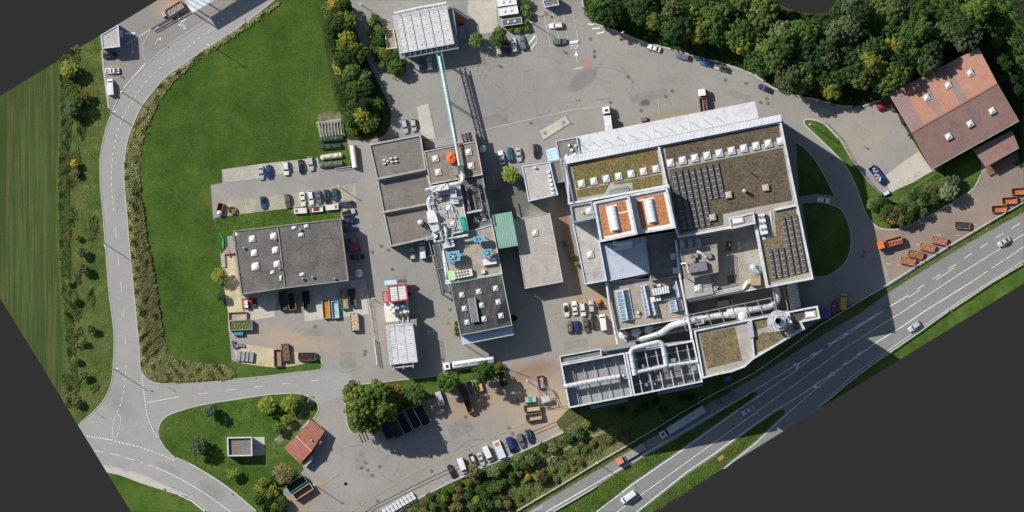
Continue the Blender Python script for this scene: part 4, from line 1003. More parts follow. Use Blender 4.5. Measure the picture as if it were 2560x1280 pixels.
nw = building('office_corner', 'small paved flat roof with four vent boxes at the west end of the loading canopy', [(1389, 352), (1442, 342), (1450, 383), (1412, 393), (1424, 452), (1411, 455), (1401, 399), (1397, 398)], 9.5, 'pavers_grey', wall='wall_white', cap='cap_blue', pw=0.3, ph=0.4)
for (x, y) in ((1422, 363), (1439, 364), (1429, 375), (1437, 385), (1416, 389)): unit(nw, 'vent_box', x, y, 9.1, 10.0, 5, 6, -8, 'white')
wk = building('roof_walkway', 'narrow paved walkway roof with steel rail frames along the works hall west side', [(1401, 401), (1412, 396), (1436, 510), (1423, 513)], 13.0, 'pavers_pale', wall='wall_white', cap='cap_dull', pw=0.25, ph=0.3, cat='walkway')
zz = MB()
for k in range(9):
    a, b = lerp((1403, 402), (1424, 510), k / 9), lerp((1412, 400), (1434, 508), (k + .8) / 9); zz.bar(W(*a, 13.6), W(*b, 13.6), 0.12, 0.12)
    c = lerp((1403, 402), (1424, 510), (k + 1) / 9); zz.bar(W(*b, 13.6), W(*c, 13.6), 0.12, 0.12)
zz.build('steel_frame', M['dark_steel'], wk)
an = building('gravel_annex', 'low annex with pale gravel roof, light blue rim and a row of white vents', [(1304, 415), (1375, 404), (1385, 450), (1396, 487), (1321, 504)], 8.0, 'gravel_pale', wall='wall_blue', cap='cap_blue', pw=0.35, ph=0.35)
for k in range(6): unit(an, 'vent_box', 1371.5 + k * 2.1, 429 + k * 10.8, 7.65, 8.4, 7, 6, -8, 'white')
unit(an, 'vent_box', 1337, 419, 7.65, 8.6, 7, 4, -10, 'white')
an2 = building('link_roof', 'small paved link roof between the gravel annex and the rail-framed walkway', [(1377, 404), (1401, 399), (1411, 454), (1388, 458)], 7.0, 'pavers_grey', wall='wall_white', cap='cap_dull', pw=0.3, ph=0.3, win=False)
gc = thing('glass_canopy', 'light blue translucent entrance canopy by the dark car', 'canopy', W(1381, 385))
MB().prism(PP([(1364, 374), (1390, 368), (1399, 398), (1370, 403)]), 3.6, 3.75).build('canopy_sheet', plain('pale_blue_sheet', (0.45, 0.62, 0.74), 0.3), gc)
for k in range(3):
    a, b = lerp((1364, 374), (1370, 403), (k + 1) / 4), lerp((1390, 368), (1399, 398), (k + 1) / 4); MB().bar(W(*a, 3.8), W(*b, 3.8), 0.1, 0.1).build('canopy_bar', M['cap_white'], gc)
for q in ((1365, 375), (1371, 402), (1380, 371)): MB().tube(W(*q, 0), W(*q, 3.6), 0.08, 8).build('post', M['steel'], gc)

# south block by the highway with the chimney
sb = building('filter_building', 'south block with stepped edge, planted roof squares and paved strips beside the highway', [(1734, 826), (1874, 797), (1976, 777), (2044, 764), (2051, 796), (2004, 806), (2013, 822), (1960, 853), (1913, 881), (1884, 898), (1862, 918), (1830, 930), (1790, 938), (1756, 947)], 26.5, 'pavers_pale', wall='wall_white', cap='cap_white', pw=0.6, ph=0.9)
zs = 25.6
field([(1749, 834), (1836, 818), (1854, 900), (1768, 921)], 'sedum_light', sb, zs)
field([(1882, 801), (1915, 795), (1917, 815), (1886, 826)], 'sedum_light', sb, zs)
field([(1880, 850), (1905, 832), (1960, 828), (1975, 835), (1940, 858), (1885, 885)], 'sedum_light', sb, zs)
field([(1985, 782), (2012, 776), (2014, 790), (1998, 806), (2000, 820), (1985, 826)], 'sedum_brown', sb, zs)
MB().strip(PP([(1876, 798), (1885, 893)]), 0.6, zs, 26.6).build('roof_divider', M['cap_white'], sb)
skylight(sb, 2026, 786, zs, 2.9, 1.5, -6, 'long_skylight', flat=True)
for poly in ([(1868, 805), (1880, 803), (1886, 842), (1876, 846)],): MB().prism(PP(poly), zs, zs + 1.3).build('vent_housing', M['duct_dull'], sb)
plt = MB().prism(PP([(1921, 792), (1973, 780), (1981, 810), (1932, 824)]), 26.8, 27.3).build('chimney_platform', M['cap_cream'], sb)
ch = thing('chimney', 'round steel chimney with ring platforms on the south block', 'chimney', W(1945, 802, 27.3))
cc = W(1945, 802)
MB().lathe([(1.75, 27.3), (1.6, 31.0), (1.15, 32.2), (1.15, 33.2), (1.0, 33.3), (1.0, 30.0)], 28, cc.x, cc.y).build('flue_shell', M['duct_dull'], ch, smooth=False)
MB().lathe([(1.0, 30.0), (0.1, 30.01)], 20, cc.x, cc.y).build('flue_throat', M['black'], ch)
for z, r_ in ((29.5, 3.4), (31.6, 2.3)):
    rb = MB()
    for k in range(28):
        a, b = 2 * math.pi * k / 28, 2 * math.pi * (k + 1) / 28
        P_ = lambda a_, r__, z__: (cc.x + r__ * math.cos(a_), cc.y + r__ * math.sin(a_), z__)
        rb.face([P_(a, r_ - .9, z), P_(a, r_, z), P_(b, r_, z), P_(b, r_ - .9, z)])
        rb.bar(P_(a, r_, z + 1.1), P_(b, r_, z + 1.1), 0.12, 0.1)
        if k % 4 == 0: rb.bar(P_(a, 1.7, z), P_(a, r_, z), 0.14, 0.14); rb.bar(P_(a, r_, z), P_(a, r_, z + 1.1), 0.08, 0.08)
    rb.build('ring_platform', M['steel'], ch)

# duct bridge in the canyon
db = thing('duct_bridge', 'steel frame bridge carrying the big silver flue duct across the narrow yard', 'pipe bridge', W(1820, 790))
duct(db, [(1600, 850, 9), (1655, 832, 10), (1680, 812, 14), (1722, 803, 16), (1800, 787, 16), (1838, 787, 16)], 1.05, 'duct', 'flue_duct', 4, 20)
duct(db, [(1838, 787, 16), (1858, 781, 16), (1888, 772, 16), (1925, 767, 16), (1942, 756, 16.2), (1946, 738, 16.5), (1938, 716, 16.5)], 1.0, 'duct_dull', 'flue_duct', 4, 20)
MB().tube(W(1818, 783, 16.2), W(1842, 779, 16.2), 1.5, 22, 1.5).tube(W(1842, 779, 16.2), W(1880, 774, 16.2), 1.55, 22, 1.0).build('fan_casing', M['duct'], db)
MB().lathe([(1.6, 15.4), (1.6, 17.6), (0.4, 18.3)], 24, W(1857, 792).x, W(1857, 792).y).build('fan_hood', M['duct'], db)
fr = MB()
for a, b in (((1700, 792), (1930, 744)), ((1716, 826), (1970, 776)), ((1930, 718), (1942, 778)), ((1958, 712), (1970, 776))): fr.bar(W(*a, 17.6), W(*b, 17.6), 0.3, 0.35)
for k in range(8):
    a, b = lerp((1700, 792), (1925, 745), k / 7), lerp((1716, 826), (1940, 782), k / 7); fr.bar(W(*a, 17.7), W(*b, 17.7), 0.22, 0.25)
for a, b in (((1550, 838), (1720, 806)), ((1556, 858), (1726, 822))): fr.bar(W(*a, 11), W(*b, 11), 0.3, 0.3)
for k in range(8):
    a, b = lerp((1640, 818), (1722, 801), k / 7), lerp((1646, 842), (1730, 824), k / 7); fr.bar(W(*a, 11.1), W(*b, 11.1), 0.18, 0.2)
fr.build('frame', M['grid_grey'], db)
for q in ((1716, 826), (1800, 809), (1880, 793), (1560, 857), (1640, 840)): MB().bar(W(*q, 0), W(*q, 17.4 if q[0] > 1700 else 10.9), 0.3, 0.3).build('post', M['grid_grey'], db)
for k in range(3): MB().path([W(1722 + k * 3, 799 - k * 3, 18.2), W(1752 + k * 2, 792 - k * 2, 18.2), W(1756 + k * 2, 808, 18.2), W(1737 + k * 2, 812, 18.2)], 0.09, 6).build('pipe_loop', M['cap_white'], db)
for k, (x, y) in enumerate(((1559, 838), (1590, 831), (1623, 824))):
    v = thing('filter_vessel', ('first', 'second', 'third')[k] + ' white filter vessel from the car park, below the tan paved roof', 'vessel', W(x, y), 'white filter vessels')
    p = W(x, y)
    MB().lathe([(0.5, 0.1), (1.75, 3), (1.75, 8.4), (1.3, 8.9), (0.4, 9.2)], 8, p.x, p.y).build('shell', M['duct'], v)
    MB().tube((p.x, p.y - .6, 9.2), (p.x + 1.2, p.y - 2.6, 8.6), 0.5, 12).build('outlet', M['duct'], v); MB().ring([(p.x - 1.9, p.y - 1.7), (p.x + 1.9, p.y - 1.7), (p.x + 1.9, p.y + 1.7), (p.x - 1.9, p.y + 1.7)], 0.15, 7.6, 7.8).build('walkway', M['grid_grey'], v)
gl = thing('covered_link', 'pale ribbed roof strip linking the planted roof to the south block', 'link roof', W(1985, 742))
MB().prism(PP([(1966, 712), (1992, 706), (2003, 768), (1977, 775)]), 6.5, 6.8).build('roof', M['rib_steel'], gl)
MB().prism(PP([(1968, 714), (1990, 708), (2001, 766), (1979, 773)]), 0, 6.5).build('wall', M['wall_grey'], gl)

# furnace hall open to the sky
HF = 22.5
fh = thing('bunker_hall', 'hall without a roof skin, its white rim and steel beams open over dark bays', 'building', W(1580, 935))
K = [(1398, 891), (1541, 867), (1561, 880), (1561, 879), (1734, 849), (1757, 956), (1582, 990), (1422, 1021)]
K1 = [(1401, 911), (1561, 881), (1582, 990), (1422, 1021)]; K2 = [(1563, 881), (1734, 850), (1757, 955), (1584, 990)]
MB().prism(PP([(1398, 891), (1734, 849), (1757, 956), (1422, 1021)]), 0, 13.0).build('lower_walls', M['wall_grey'], fh)
bands(fh, [(1398.5, 891), (1734, 848.5), (1757.5, 956), (1422, 1021.5)], 12, 3.8)
for nm, kk in (('bay', K1), ('bay', K2)):
    q = MB().ring(PP(kk), 0.5, 13.0, HF); q.build('bay_wall', M['wall_blue'], fh)
    MB().ring(PP(kk), 0.55, HF, HF + 0.25).build('rim', M['cap_white'], fh)
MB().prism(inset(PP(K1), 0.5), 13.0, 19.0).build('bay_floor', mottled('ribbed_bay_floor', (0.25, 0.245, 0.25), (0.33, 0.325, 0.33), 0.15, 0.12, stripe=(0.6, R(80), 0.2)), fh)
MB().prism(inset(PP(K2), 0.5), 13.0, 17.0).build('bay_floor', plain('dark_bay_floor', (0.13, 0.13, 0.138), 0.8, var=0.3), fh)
MB().prism(PP([(1399, 892), (1500, 873), (1503, 888), (1402, 908)]), 13.0, HF - 0.8).build('parapet_terrace', M['pavers_grey'], fh)
MB().ring(PP([(1398, 890), (1502, 871), (1505, 890), (1401, 910)]), 0.35, HF - 0.8, HF - 0.02).build('terrace_parapet', M['cap_white'], fh)
bm = MB(); mat2 = MB()
for k in range(1, 6):
    a, b = lerp(K1[0], K1[1], k / 6), lerp(K1[3], K1[2], k / 6); bm.bar(W(*a, 20.0), W(*b, 20.0), 0.14, 0.3)
    for j in (0.33, 0.62): pass
for t_ in (0.68,): a, b = lerp(K1[0], K1[3], t_), lerp(K1[1], K1[2], t_); bm.bar(W(*a, 19.4), W(*b, 19.4), 0.12, 0.25)
for k in range(1, 7):
    a, b = lerp(K2[0], K2[1], k / 6.6 - .02), lerp(K2[3], K2[2], k / 6.6 - .02); bm.bar(W(*a, 21.6), W(*b, 21.6), 0.32, 0.5)
for t_ in (0.2, 0.42, 0.75): a, b = lerp(K2[0], K2[3], t_), lerp(K2[1], K2[2], t_); bm.bar(W(*a, 20.4), W(*b, 20.4), 0.12, 0.2)
bm.build('roof_beam', M['steel'], fh)
for (x, y, w_, l_) in ((1609, 918, 10, 14), (1640, 925, 12, 8), (1684, 900, 14, 10), (1720, 890, 8, 30), (1738, 925, 10, 24), (1625, 960, 30, 8), (1668, 905, 6, 40)): unit(fh, 'plant_box', x, y, 14.5, 18.5, w_, l_, -10, 'grid_grey')
unit(fh, 'crane_trolley', 1558, 941, 19.8, 22.2, 30, 14, -10, 'grid_grey'); MB().lathe([(0.4, 22.2), (0.4, 22.7)], 12, W(1558, 939).x, W(1558, 939).y).build('trolley_cap', M['white'], fh)
MB().strip(PP([(1510, 873), (1560, 864), (1590, 860)]), 1.6, 13.0, 16.5).build('side_gantry', M['grid_grey'], fh)
MB().strip(PP([(1476, 1019), (1570, 1000)]), 1.0, 4.0, 4.3).build('lean_to', M['cap_dull'], fh); MB().strip(PP([(1645, 984), (1757, 962)]), 0.9, 5, 5.3).build('lean_to', M['cap_dull'], fh)
duct(fh, [(1409, 967, 22.4), (1480, 953, 22.4), (1550, 941, 22.4)], 0.82, 'duct', 'air_duct', 1.3, 16)
duct(fh, [(1590, 931, 22.8), (1660, 916, 22.8), (1745, 903, 22.8)], 0.6, 'duct', 'air_duct', 1.3, 16)
duct(fh, [(1587, 938, 23.4), (1575, 873, 23.4), (1612, 863, 23.4), (1655, 853, 23.4), (1666, 915, 23.0)], 0.78, 'duct', 'air_duct', 2.2, 18)

# ================================================================= western works building
wa = building('stepped_works_roof', 'highest of three stepped gravel roofs, with six small vents in its middle', [(921, 360), (1052, 335), (1066, 425), (941, 450)], 9.6, 'felt_brown', cap='cap_grey', pw=0.6, ph=0.5)
for (x, y) in ((960, 400), (977, 396), (988, 394), (961, 409), (979, 405), (990, 403), (968, 403)): unit(wa, 'vent_box', x, y, 9.1, 9.9, 6, 3.5, -8, 'white')
wb = building('stepped_works_roof', 'middle one of three stepped gravel roofs, shaded along its upper edge', [(941, 451), (1066, 426), (1078, 465), (1090, 508), (957, 533)], 7.6, 'felt_brown', cap='cap_grey', pw=0.6, ph=0.5)
wc = building('stepped_works_roof', 'lowest of three stepped gravel roofs, above the parked van and silver car', [(957, 534), (1090, 509), (1082, 594), (975, 618)], 6.2, 'felt_brown', cap='cap_grey', pw=0.6, ph=0.5)
for o in (wa, wb, wc): o['group'] = 'stepped gravel roofs'
wd_ = building('mill_building', 'square weathered slab roof with pink rim, four skylights and an orange tarpaulin', [(1060, 378), (1191, 352), (1207, 437), (1075, 462)], 9.6, 'felt_old', cap='cap_pink', pw=0.3, ph=0.35)
for (x, y) in ((1088, 396), (1095, 430), (1171, 380), (1177, 414)): skylight(wd_, x, y, 9.25, 1.55, 1.55)
tp = thing('tarpaulin_bundle', 'crumpled orange tarpaulin bundle on the pink-rimmed roof', 'tarpaulin', W(1129, 396, 9.3))
mb = MB(); c_ = W(1129, 396); rr_ = np.random.default_rng(3)
prof = [[(c_.x + math.cos(a) * r_ * (1.15 + .25 * rr_.random()) * 1.25, c_.y + math.sin(a) * r_ * (1.3 + .2 * rr_.random()) * 1.4, 9.3 + z_ * (0.8 + .4 * rr_.random())) for a in [2 * math.pi * k / 18 for k in range(18)]] for r_, z_ in ((1.0, 0), (0.98, .7), (.8, 1.3), (.45, 1.5), (.12, 1.35))]
for j in range(4):
    for k in range(18): mb.face([prof[j][k], prof[j][(k + 1) % 18], prof[j + 1][(k + 1) % 18], prof[j + 1][k]])
mb.face(prof[4]); mb.build('cover', M['tarp_orange'], tp)
rc = thing('ribbed_canopy', 'mauve grey ribbed canopy along the north edge of the pink-rimmed roof', 'canopy', W(1125, 352))
MB().prism(PP([(1060, 352), (1187, 329), (1191, 351), (1062, 375)]), 5.2, 5.5).build('roof', M['rib_mauve'], rc); MB().prism(PP([(1062, 356), (1186, 333), (1190, 350), (1063, 373)]), 0, 5.2).build('wall', M['wall_grey'], rc)
pd = building('plant_deck_building', 'pale plant deck crowded with silver ducts, a white filter and green sheeting', [(1084, 492), (1078, 466), (1149, 455), (1171, 577), (1100, 592)], 12.5, 'deck', cap='cap_white', pw=0.3, ph=0.4)
for (x, y) in ((1122, 519), (1131, 560)): skylight(pd, x, y, 12.1, 1.5, 1.5)
tg = MB().prism(PP([(1149, 544), (1160, 541), (1167, 575), (1156, 578)]), 12.15, 12.9); tg.build('green_sheeting', M['tarp_green'], pd)
fl = MB().prism(PP([(1074, 466), (1118, 458), (1122, 472), (1080, 480)]), 14.5, 16.6).build('filter_house', M['white'], pd)
for (a, b) in (((1076, 467), (1095, 478)), ((1094, 464), (1078, 478)), ((1097, 463), (1117, 474)), ((1115, 460), (1100, 475))): MB().bar(W(*a, 16.7), W(*b, 16.7), 0.12, 0.1).build('brace', M['grid_grey'], fl)
for (x, y) in ((1078, 479), (1120, 471), (1077, 468), (1117, 460)): unit(pd, 'post', x, y, 12, 14.5, 2, 2, 0, 'grid_grey')
duct(pd, [(1122, 463, 15.5), (1155, 457, 15.5), (1158, 438, 15), (1152, 440, 11)], 0.75, 'duct', 'duct', 3)
duct(pd, [(1074, 472, 15.5), (1066, 474, 15.5), (1066, 476, 12)], 0.5)
duct(pd, [(1080, 492, 14), (1071, 498, 14), (1071, 512, 14), (1076, 528, 13.6)], 0.62, 'duct', 'duct', 2)
MB().prism(PP([(1066, 530), (1076, 524), (1088, 530), (1096, 555), (1070, 558)]), 11.5, 15.0).build('cyclone_house', M['white'], pd)
MB().prism(PP([(1070, 558), (1096, 554), (1098, 575), (1082, 582)]), 11.0, 14.0).build('cyclone_house', M['duct'], pd); MB().prism(PP([(1080, 582), (1096, 578), (1094, 592), (1086, 596)]), 10, 12.4).build('hopper', M['white'], pd)
MB().lathe([(0.95, 6.2), (0.95, 11.5), (0.4, 12.2)], 18, W(1051, 556).x, W(1051, 556).y).build('silo_pot', M['duct'], pd)
unit(pd, 'cabinet', 1133, 482, 12.1, 14.4, 15, 28, -8, 'duct'); unit(pd, 'cabinet', 1138, 503, 12.1, 13.6, 17, 13, -8, 'white')
duct(pd, [(1112, 564, 13.4), (1115, 580, 13.4)], 0.5, 'duct', 'tank', 9); duct(pd, [(1090, 605, 12.6), (1128, 596, 12.6), (1170, 588, 12.6)], 0.45, 'duct', 'duct', 2)
duct(pd, [(1100, 575, 14), (1103, 588, 14), (1108, 600, 13)], 0.28); duct(pd, [(1114, 580, 14), (1118, 598, 14), (1122, 606, 12)], 0.28)
MB().prism(PP([(1105, 607), (1135, 600), (1137, 616), (1108, 622)]), 10.5, 12.5).build('hopper', M['duct'], pd)
MB().bar(W(1126, 494, 14.6), W(1157, 492, 14.6), 0.2, 0.2).bar(W(1125, 499, 14.6), W(1157, 496, 14.6), 0.2, 0.2).build('pipe', M['steel'], pd)
sg = MB()
for k in range(46):
    x, y = 1062 + rr_.random() * 26, 530 + rr_.random() * 75; sg.bar(W(x, y, 8 + 5 * rr_.random()), W(x + rr_.normal() * 8, y + rr_.normal() * 8, 8 + 5 * rr_.random()), 0.12, 0.12)
for k in range(26):
    x, y = 1080 + rr_.random() * 50, 474 + rr_.random() * 14; sg.bar(W(x, y, 13.2 + rr_.random()), W(x + rr_.normal() * 5, y + rr_.normal() * 5, 13.2 + rr_.random()), 0.1, 0.1)
sg.build('pipework', M['grid_grey'], pd); sg = MB()
for k in range(44):
    x, y = 1068 + rr_.random() * 62, 470 + rr_.random() * 130; z = 12.6 + 2.5 * rr_.random(); a_ = rr_.choice([-10, 80]) + rr_.normal() * 3; l_ = 4 + rr_.random() * 14
    x2, y2 = x + l_ * math.cos(R(a_)), y + l_ * math.sin(R(a_)); sg.tube(W(x, y, z), W(x2, y2, z), .10 + .08 * rr_.random(), 6); sg.bar(W(x2, y2, 10), W(x2, y2, z), .1, .1)
sg.build('small_pipe', M['duct'], pd)
for k in range(16):
    x, y = (1088 + rr_.random() * 50, 474 + rr_.random() * 30) if k < 8 else (1066 + rr_.random() * 22, 590 + rr_.random() * 16) if k < 11 else (1104 + rr_.random() * 50, 584 + rr_.random() * 22)
    unit(pd, 'plant_box', x, y, 10, 12.8 + rr_.random(), 3 + rr_.random() * 6, 3 + rr_.random() * 6, -10, ('white', 'grid_grey', 'duct_dull')[k % 3])
for k in range(3): MB().ring(PP([(1064 + k * 3, 540 + k * 18), (1076 + k * 3, 538 + k * 18), (1079 + k * 3, 554 + k * 18), (1067 + k * 3, 556 + k * 18)]), .12, 9.6, 10.2).build('platform', M['grid_grey'], pd)
cd = building('rack_deck_building', 'low dark deck with steel pipe racks and a ladder frame east of the plant deck', [(1150, 456), (1207, 438), (1231, 560), (1172, 577)], 8.6, 'felt_dark', cap='cap_dull', pw=0.3, ph=0.3)
rk = MB()
for a, b in (((1163, 466), (1176, 525)), ((1178, 468), (1190, 525)), ((1163, 466), (1194, 459)), ((1194, 459), (1206, 520)), ((1176, 528), (1206, 522)), ((1164, 534), (1210, 524)), ((1205, 450), (1226, 555)), ((1168, 470), (1172, 540))): rk.bar(W(*a, 11.2), W(*b, 11.2), 0.28, 0.25)
for k in range(15):
    a, b = lerp((1179, 469), (1190, 524), k / 14), lerp((1193, 466), (1204, 521), k / 14); rk.bar(W(*a, 11.3), W(*b, 11.3), 0.1, 0.12)
for k in range(34):
    x, y = 1166 + rr_.random() * 45, 450 + rr_.random() * 95; rk.bar(W(x, y, 8.5 + 2 * rr_.random()), W(x + rr_.normal() * 5, y + rr_.normal() * 9, 8.5 + 2 * rr_.random()), 0.1, 0.1)
rk.build('pipe_rack', M['grid_grey'], cd)
for (x, y) in ((1165, 468), (1193, 461), (1205, 520), (1177, 527)): unit(cd, 'post', x, y, 8.3, 11.1, 2, 2, 0, 'grid_grey')
for (x, y) in ((1190, 550), (1210, 545)): skylight(cd, x, y, 8.3, 1.1, 1.1)
MB().bar(W(1164, 533, 11.6), W(1205, 525, 11.6), 0.6, 0.5).build('beam', M['steel'], cd)
fd = building('fan_deck_building', 'tan paved roof carrying bright blue fan coolers, between the plant deck and the tarred roof', [(1100, 593), (1172, 578), (1231, 561), (1256, 684), (1125, 707)], 10.0, 'pavers', cap='cap_white', pw=0.3, ph=0.35)
for (x, y, w_, l_, r_) in ((1133, 641, 34, 26, 1.05), (1218, 632, 23, 19, 0.8), (1198, 597, 29, 14, 0)):
    b = unit(fd, 'fan_cooler', x, y, 12.0, 13.4, w_, l_, -9, 'fan_blue')
    if r_: fan(b, x, y, 13.4, r_)
    else: fan(b, x - 8, y + 1, 13.4, 0.42); fan(b, x, y - 0.5, 13.4, 0.42)
    for (dx, dy) in ((-.4, -.4), (.4, -.4), (.4, .4), (-.4, .4)): unit(b, 'leg', x + w_ * dx, y + l_ * dy, 9.6, 12.0, 1.5, 1.5, 0, 'grid_grey')
vb = MB().prism(PP([(1134, 680), (1179, 671), (1182, 689), (1138, 697)]), 9.6, 11.2).build('vent_bank', M['cap_cream'], fd)
for i in range(5):
    for j in range(2): fan(vb, 1138.5 + i * 7.4 + j * 2, 683 + j * 7.4 - i * 1.5, 11.2, 0.33, 'vent')
MB().prism(PP([(1117, 678), (1133, 675), (1138, 700), (1122, 702)]), 10.5, 10.7).build('green_sheet', M['green_sheet'], fd)
unit(fd, 'plant_box', 1224, 654, 9.6, 11.0, 34, 15, -9, 'white'); unit(fd, 'vent_box', 1208, 679, 9.6, 10.8, 9, 9, -9, 'white')
dk = thing('conveyor_rack', 'dark ladder-like grating run down the west side of the fan deck', 'pipe rack', W(1100, 680))
MB().prism(PP([(1078, 612), (1098, 608), (1124, 730), (1104, 736)]), 3.4, 3.8).build('rack_floor', M['dark_steel'], dk)
rk = MB()
for k in range(44):
    a, b = lerp((1082, 614), (1106, 732), k / 43), lerp((1098, 611), (1121, 729), k / 43); rk.bar(W(*a, 4.3), W(*b, 4.3), 0.12, 0.12)
for a, b in (((1073, 605), (1102, 738)), ((1082, 612), (1107, 734)), ((1098, 608), (1123, 730)), ((1073, 640), (1090, 637)), ((1084, 674), (1110, 670))): rk.bar(W(*a, 4.5), W(*b, 4.5), 0.25, 0.3)
rk.build('rack_bars', M['grid_grey'], dk)
for q in ((1078, 612), (1098, 608), (1122, 730), (1104, 734), (1090, 672), (1110, 669)): MB().bar(W(*q, 0), W(*q, 3.4), 0.3, 0.3).build('post', M['grid_grey'], dk)
duct(dk, [(1100, 590, 8), (1108, 625, 8), (1116, 690, 8), (1118, 700, 6)], 0.5, 'duct', 'duct', 3)
unit(dk, 'hood', 1123, 705, 6, 7.2, 20, 10, -8, 'duct')
tr = building('tar_roof_hall', 'black tar-strip roof with pale green rim, nine small skylights and a long grille', [(1125, 708), (1255, 685), (1281, 814), (1151, 839)], 12.0, 'tar', wall='wall_green', cap='cap_green', pw=0.25, ph=0.25)
for i in range(3):
    for j in range(3): skylight(tr, 1154 + i * 42.4 + j * 6.6, 737 - i * 8.3 + j * 34.2, 11.75, 1.15, 1.15)
lg = MB().prism(PP([(1170, 746), (1187, 743), (1196, 804), (1180, 807)]), 11.75, 12.9).build('long_grille', M['dark_steel'], tr)
gb = MB()
for k in range(26):
    a, b = lerp((1171, 747), (1181, 806), k / 25), lerp((1187, 744), (1196, 803), k / 25); gb.bar(W(*a, 12.95), W(*b, 12.95), 0.1, 0.08)
for a, b in (((1170, 746), (1180, 807)), ((1187, 743), (1197, 804))): gb.bar(W(*a, 13.0), W(*b, 13.0), 0.2, 0.15)
gb.build('grille_bars', M['steel'], lg)
MB().prism(PP([(1239, 785), (1262, 750), (1270, 770), (1278, 800), (1250, 812), (1244, 808)]), 11.75, 11.765, bottom=False).build('wet_patch', plain('wet_tar', (0.028, 0.028, 0.032), 0.35), tr)
tc_ = thing('dock_canopy', 'blue grey ribbed canopy below the black tar-strip roof, lit only at its corner', 'canopy', W(1218, 842))
MB().prism(PP([(1151, 840), (1281, 815), (1285, 837), (1156, 862)]), 8.6, 8.9).build('roof', M['rib_blue'], tc_)
for q in ((1158, 859), (1200, 851), (1243, 843), (1283, 835)): MB().tube(W(*q, 0), W(*q, 8.6), 0.15, 8).build('post', M['steel'], tc_)
tq = thing('green_shed', 'shed with sea green ribbed roof between the fan deck and the pale gravel store', 'building', W(1263, 576))
MB().prism(PP([(1231, 538), (1278, 530), (1294, 613), (1247, 621)]), 0, 9.2).build('wall', M['wall_green'], tq); MB().prism(PP([(1230, 537), (1279, 529), (1295, 614), (1246, 622)]), 9.2, 9.5).build('roof', M['rib_green'], tq)
gs = building('gravel_store', 'store with a broad tan gravel roof and one small white skylight', [(1285, 549), (1375, 532), (1408, 705), (1312, 722)], 5.8, 'gravel_tan', cap='cap_pink', pw=0.2, ph=0.2)
skylight(gs, 1337, 582, 5.6, 1.5, 1.5); 
ls = building('lean_shed', 'small brown roofed lean-to east of the pipe racks', [(1213, 441), (1231, 437), (1240, 470), (1220, 476)], 3.5, 'felt_brown', win=False, pw=0.15, ph=0.1)
st_ = thing('standing_tank', 'round white-topped tank at the corner of the pink-rimmed roof', 'tank', W(1207, 372))
MB().lathe([(1.1, 0), (1.1, 6.4), (1.16, 6.4), (0.1, 6.7)], 24, W(1207, 372).x, W(1207, 372).y).build('shell', plain('pale_tank', (0.55, 0.58, 0.66), 0.4), st_, smooth=False)

# conveyor bridge from the silos to the mill
cv = thing('pipe_bridge', 'slender turquoise truss carrying a silver pipe across the yard to the pink-rimmed roof', 'pipe bridge', W(1118, 245))
A0, A1, B0, B1 = (1092, 135), (1134, 358), (1104, 132), (1143, 354)
tb = MB()
for z0, z1 in ((7.0, 9.4), (8.6, 11.0)):
    tb.bar(W(*A0, z0), W(*A1, z1), 0.34, 0.2); tb.bar(W(*B0, z0), W(*B1, z1), 0.34, 0.2)
n = 16
for k in range(n):
    t0, t1 = k / n, (k + 1) / n
    a, b, a2, b2 = lerp(A0, A1, t0), lerp(B0, B1, t0), lerp(A0, A1, t1), lerp(B0, B1, t1); zl = 7 + 2.4 * t0; zh = zl + 1.6; zl2 = 7 + 2.4 * t1; zh2 = zl2 + 1.6
    tb.bar(W(*a, zl), W(*a, zh), .1, .1); tb.bar(W(*b, zl), W(*b, zh), .1, .1); tb.bar(W(*a, zl), W(*b, zl), .1, .1); tb.bar(W(*a, zl), W(*a2, zh2), .1, .1); tb.bar(W(*b, zh), W(*b2, zl2), .1, .1); tb.bar(W(*a, zl), W(*b2, zl2), .1, .1)
tb.build('truss', M['turq_steel'], cv)
duct(cv, [(1098, 140, 9.2), (1138, 352, 11.4), (1150, 425, 11.4)], 0.42, 'duct', 'pipe', 5, 12)
unit(cv, 'end_box', 1152, 424, 9.6, 12.2, 15, 22, -8, 'dark_steel'); MB().lathe([(0.4, 12.2), (0.4, 12.6)], 12, W(1153, 430).x, W(1153, 430).y).build('box_cap', M['steel'], cv)
unit(cv, 'side_box', 1142, 430, 9.3, 10.6, 10, 17, -8, 'grid_grey')
for q in ((1097, 150), (1103, 150)): MB().bar(W(*q, 0), W(*q, 7.0), .25, .25).build('post', M['turq_steel'], cv)
for (x, y) in ((1120, 255), (1126, 254)): MB().bar(W(x, y, 0), W(x, y, 8.2), .2, .2).build('post', M['turq_steel'], cv)

